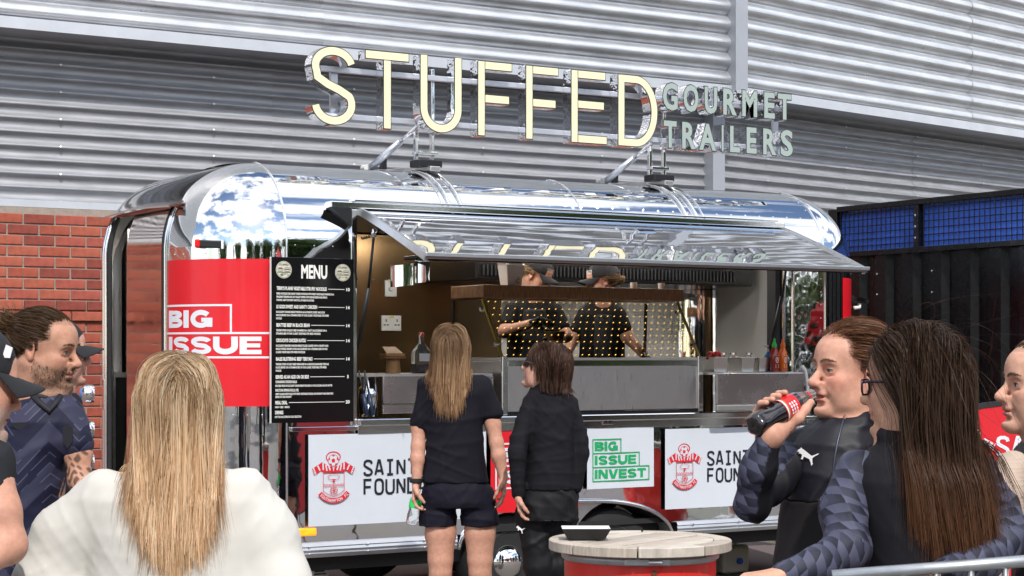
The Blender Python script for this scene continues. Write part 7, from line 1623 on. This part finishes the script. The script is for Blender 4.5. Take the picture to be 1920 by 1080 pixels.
# swing top bottle with red drink
p = at(790, 698, .16, ZC + .001); sb = thing('swing_top_bottle', p, 'square glass swing top bottle with red drink on the left counter', 'bottle')
MB().box(p + np.array([-.041, -.041, .006]), p + np.array([.041, .041, .055])).build('drink', mat('red_drink', (.30, .006, .012), .05, trans=.5), sb, bevel=.006)
MB().lathe([(0, 0), (.056, 0), (.060, .008), (.060, .11), (.052, .135), (.018, .175), (.015, .20), (.015, .215)], p, 4 * 6, close=False).build('bottle_glass', mat('jar_glass', (.9, .95, .95), .03, trans=.95, ior=1.2), sb, smooth=True)
MB().lathe([(.014, .212), (.017, .218), (.017, .232), (.01, .238), (0, .239)], p, 16, close=False).build('stopper', mat('stopper_red', (.6, .02, .02), .4), sb, auto=.7)
MB().tube([p + np.array([-.015, -.014, .17]), p + np.array([-.022, -.018, .215]), p + np.array([-.004, -.01, .235])], .004, 6).build('clip', white_plastic, sb)
MB().box(p + np.array([-.046, -.0625, .07]), p + np.array([.046, -.0605, .115])).build('bottle_label', mat('label_grey', (.5, .5, .48), .5), sb)
# handbag and box inside the doorway
P('door_counter', MB().box((-.30, 1.50, 1.37), (.38, 1.84, 1.40)), steel); P('door_cupboard', MB().box((-.29, 1.52, .5), (.38, 1.84, 1.369)), black_plastic)
p = np.array([-.075, 1.66, 1.401]); hb = thing('handbag', p, 'pink leather handbag with gold charm inside the trailer doorway', 'bag')
MB().add([p + np.array([x * (.075 if z == 0 else .055), y * (.04 if z == 0 else .02), z]) for z in (0, .12) for x, y in ((-1, -1), (1, -1), (1, 1), (-1, 1))], [(3, 2, 1, 0), (4, 5, 6, 7), (0, 1, 5, 4), (1, 2, 6, 5), (2, 3, 7, 6), (3, 0, 4, 7)]).build('bag_body', mat('pink_leather', (.45, .20, .24), .5), hb, bevel=.015, seg=3)
MB().tube([p + np.array([-.04, 0, .11]), p + np.array([-.02, 0, .19]), p + np.array([.02, 0, .19]), p + np.array([.04, 0, .11])], .005, 6).build('bag_handle', mat('bag_dark', (.05, .03, .02), .5), hb, smooth=True)
MB().lathe([(.014, -.004), (.018, 0), (.014, .004)], p + np.array([.03, -.045, .03]), 12, (0, 1, 0)).build('bag_charm', mat('gold', (.8, .55, .2), .2, 1), hb)
p = np.array([.05, 1.76, 1.401]); MBX = thing('storage_carton', p, 'dark grey carton behind the pink handbag', 'box'); MB().box(p + np.array([-.07, -.05, 0]), p + np.array([.07, .05, .24])).build('carton', mat('carton_grey', (.10, .10, .11), .6), MBX, bevel=.003); MB().box(p + np.array([-.072, -.0535, .15]), p + np.array([.05, -.0505, .20])).build('carton_label', mat('label_grey'), MBX)

# ================================================================== surroundings mirrored in the chrome: trees and tents behind the crowd
leafm_ = mat('leaves', (.045, .085, .02), .7, col2=(.10, .15, .035), vscale=1.2); bark = mat('bark', (.06, .045, .035), .9)
def tree_mesh(seed):
    r = np.random.default_rng(seed); n = 5200; cl = nrm(r.normal(size=(46, 3))) * r.uniform(.35, 1.0, (46, 1)) * np.array([2.6, 2.6, 2.5]); c = cl[r.integers(0, 46, n)] + r.normal(size=(n, 3)) * .48; c[:, 2] = c[:, 2] * 1.15 + 4.2
    u = nrm(r.normal(size=(n, 3))); v = nrm(np.cross(u, r.normal(size=(n, 3)))); s_ = r.uniform(.10, .22, (n, 1)); return np.stack([c - u * s_, c + v * s_ * .6, c + u * s_, c - v * s_ * .6], 1).reshape(-1, 3), np.arange(4 * n).reshape(-1, 4)
crowns = []
for sd2 in (1, 2, 3):
    V, F = tree_mesh(sd2); o = np_mesh('crown', V, F, leafm_, None); o.data.polygons.foreach_set('use_smooth', np.zeros(len(F), bool)); crowns.append((o.data, np.array(o.location))); bpy.data.objects.remove(o)
tk = MB().tube([(0, 0, 0), (.05, 0, 1.5), (0, .05, 3.2), (.1, 0, 5.5)], [.24, .19, .15, .06], 9)
for a in np.arange(0, 6, 1.25): tk.tube([(0, 0, 2.4 + a * .2), (math.cos(a) * .8, math.sin(a) * .8, 3.6 + a * .2), (math.cos(a) * 1.6, math.sin(a) * 1.6, 4.9 + a * .1)], [.10, .07, .03], 6)
to = tk.build('trunk', bark, None, True); tloc = np.array(to.location); tme = to.data; bpy.data.objects.remove(to)
for i, (x, y, sc) in enumerate([(-20, -24, 1.1), (-13, -29, 1.2), (-7, -27, 1.0), (0, -31, 1.25), (6, -29, 1.1), (12, -27, 1.3), (17, -22, 1.1), (21, -15, 1.2), (25, -8, 1.0), (-26, -16, 1.15), (14, -34, 1.4), (-3, -36, 1.3), (20, -27, 1.2), (26, -21, 1.3), (24, -30, 1.4), (15, -19, .9)]):
    t = thing('tree', (x, y, 0), 'green broadleaf tree mirrored in the polished trailer', 'tree', 'trees behind the crowd')
    for nm, me, lc in (('crown', *crowns[i % 3]), ('trunk', tme, tloc)):
        o = bpy.data.objects.new(nm, me); COL.objects.link(o); o.parent = t; o.location = lc
    t.scale = (sc,) * 3; t.rotation_euler = (0, 0, i * 1.3)
def gazebo(x, y, m, lab, w_=3.0):
    t = thing('gazebo', (x, y, 0), lab, 'tent'); q = w_ / 2
    for sx_, sy_ in ((-1, -1), (1, -1), (1, 1), (-1, 1)): MB().tube([(x + sx_ * q, y + sy_ * q, 0), (x + sx_ * q, y + sy_ * q, 2.2)], .025, 8).build('leg', alu, t)
    c4 = [(x - q, y - q, 2.2), (x + q, y - q, 2.2), (x + q, y + q, 2.2), (x - q, y + q, 2.2)]; MB().add(c4 + [(x, y, 3.2)], [(0, 1, 4), (1, 2, 4), (2, 3, 4), (3, 0, 4)]).build('canopy', m, t, fix=False)
    MB().add(c4 + [(a, b, 1.92) for a, b, _ in c4], [(0, 4, 5, 1), (1, 5, 6, 2), (2, 6, 7, 3), (3, 7, 4, 0)]).build('valance', m, t, fix=False)
gazebo(3.5, -15.5, mat('canopy_red', (.55, .015, .02), .6), 'red gazebo mirrored in the polished trailer'); gazebo(-12.5, -13, mat('canopy_white', (.75, .75, .74), .6), 'white gazebo mirrored in the polished trailer'); gazebo(19.5, -15.2, mat('canopy_red'), 'second red gazebo added for the red patch mirrored at the right end')  # second red gazebo is added only for a red patch in the chrome

# hedge, a second drum table and more visitors out of frame on the right, added for their reflections
hr_ = np.random.default_rng(12); n = 9000; a_ = np.array([13, -30, 0.]); b_ = np.array([31, -7, 0.]); tt = hr_.random((n, 1)); c = a_ + (b_ - a_) * tt + hr_.normal(size=(n, 3)) * np.array([.5, .5, 0]); c[:, 2] = hr_.random(n) ** .8 * (3.6 + .6 * np.sin(tt[:, 0] * 40)); u = nrm(hr_.normal(size=(n, 3))); v = nrm(np.cross(u, hr_.normal(size=(n, 3)))); s_ = hr_.uniform(.12, .26, (n, 1))
hg = thing('hedge', (22, -18.5, 0), 'tall dark green hedge mirrored in the right end of the trailer', 'hedge')
o = np_mesh('foliage', np.stack([c - u * s_, c + v * s_ * .6, c + u * s_, c - v * s_ * .6], 1).reshape(-1, 3), np.arange(4 * n).reshape(-1, 4), leafm_, hg); o.data.polygons.foreach_set('use_smooth', np.zeros(n, bool))
drum_table(np.array([4.9, -3.3, .84]), 'red oil drum table added for a red reflection in the trailer side', False)
roots = [o for o in bpy.data.objects if o.name.split('.')[0] == 'person']
def copy_tree(o, parent=None):
    c = o.copy(); COL.objects.link(c); c.parent = parent
    for ch in [k for k in bpy.data.objects if k.parent == o]: copy_tree(ch, c)
    return c
for i, (src, x, y, rz, lab) in enumerate(((1, 6.6, -4.4, 2.6, 'visitor in T-shirt and shorts mirrored in the trailer side, beside the second drum table'), (2, 5.6, -5.6, 3.6, 'visitor in a black tracksuit mirrored in the trailer side'), (0, 7.8, -6.2, 2.9, 'visitor in a white jumper mirrored in the trailer side'))):
    c = copy_tree(roots[src]); c.location = (x, y, 0); c.rotation_euler = (0, 0, rz); c['label'] = lab; c['group'] = 'visitors mirrored in the chrome'
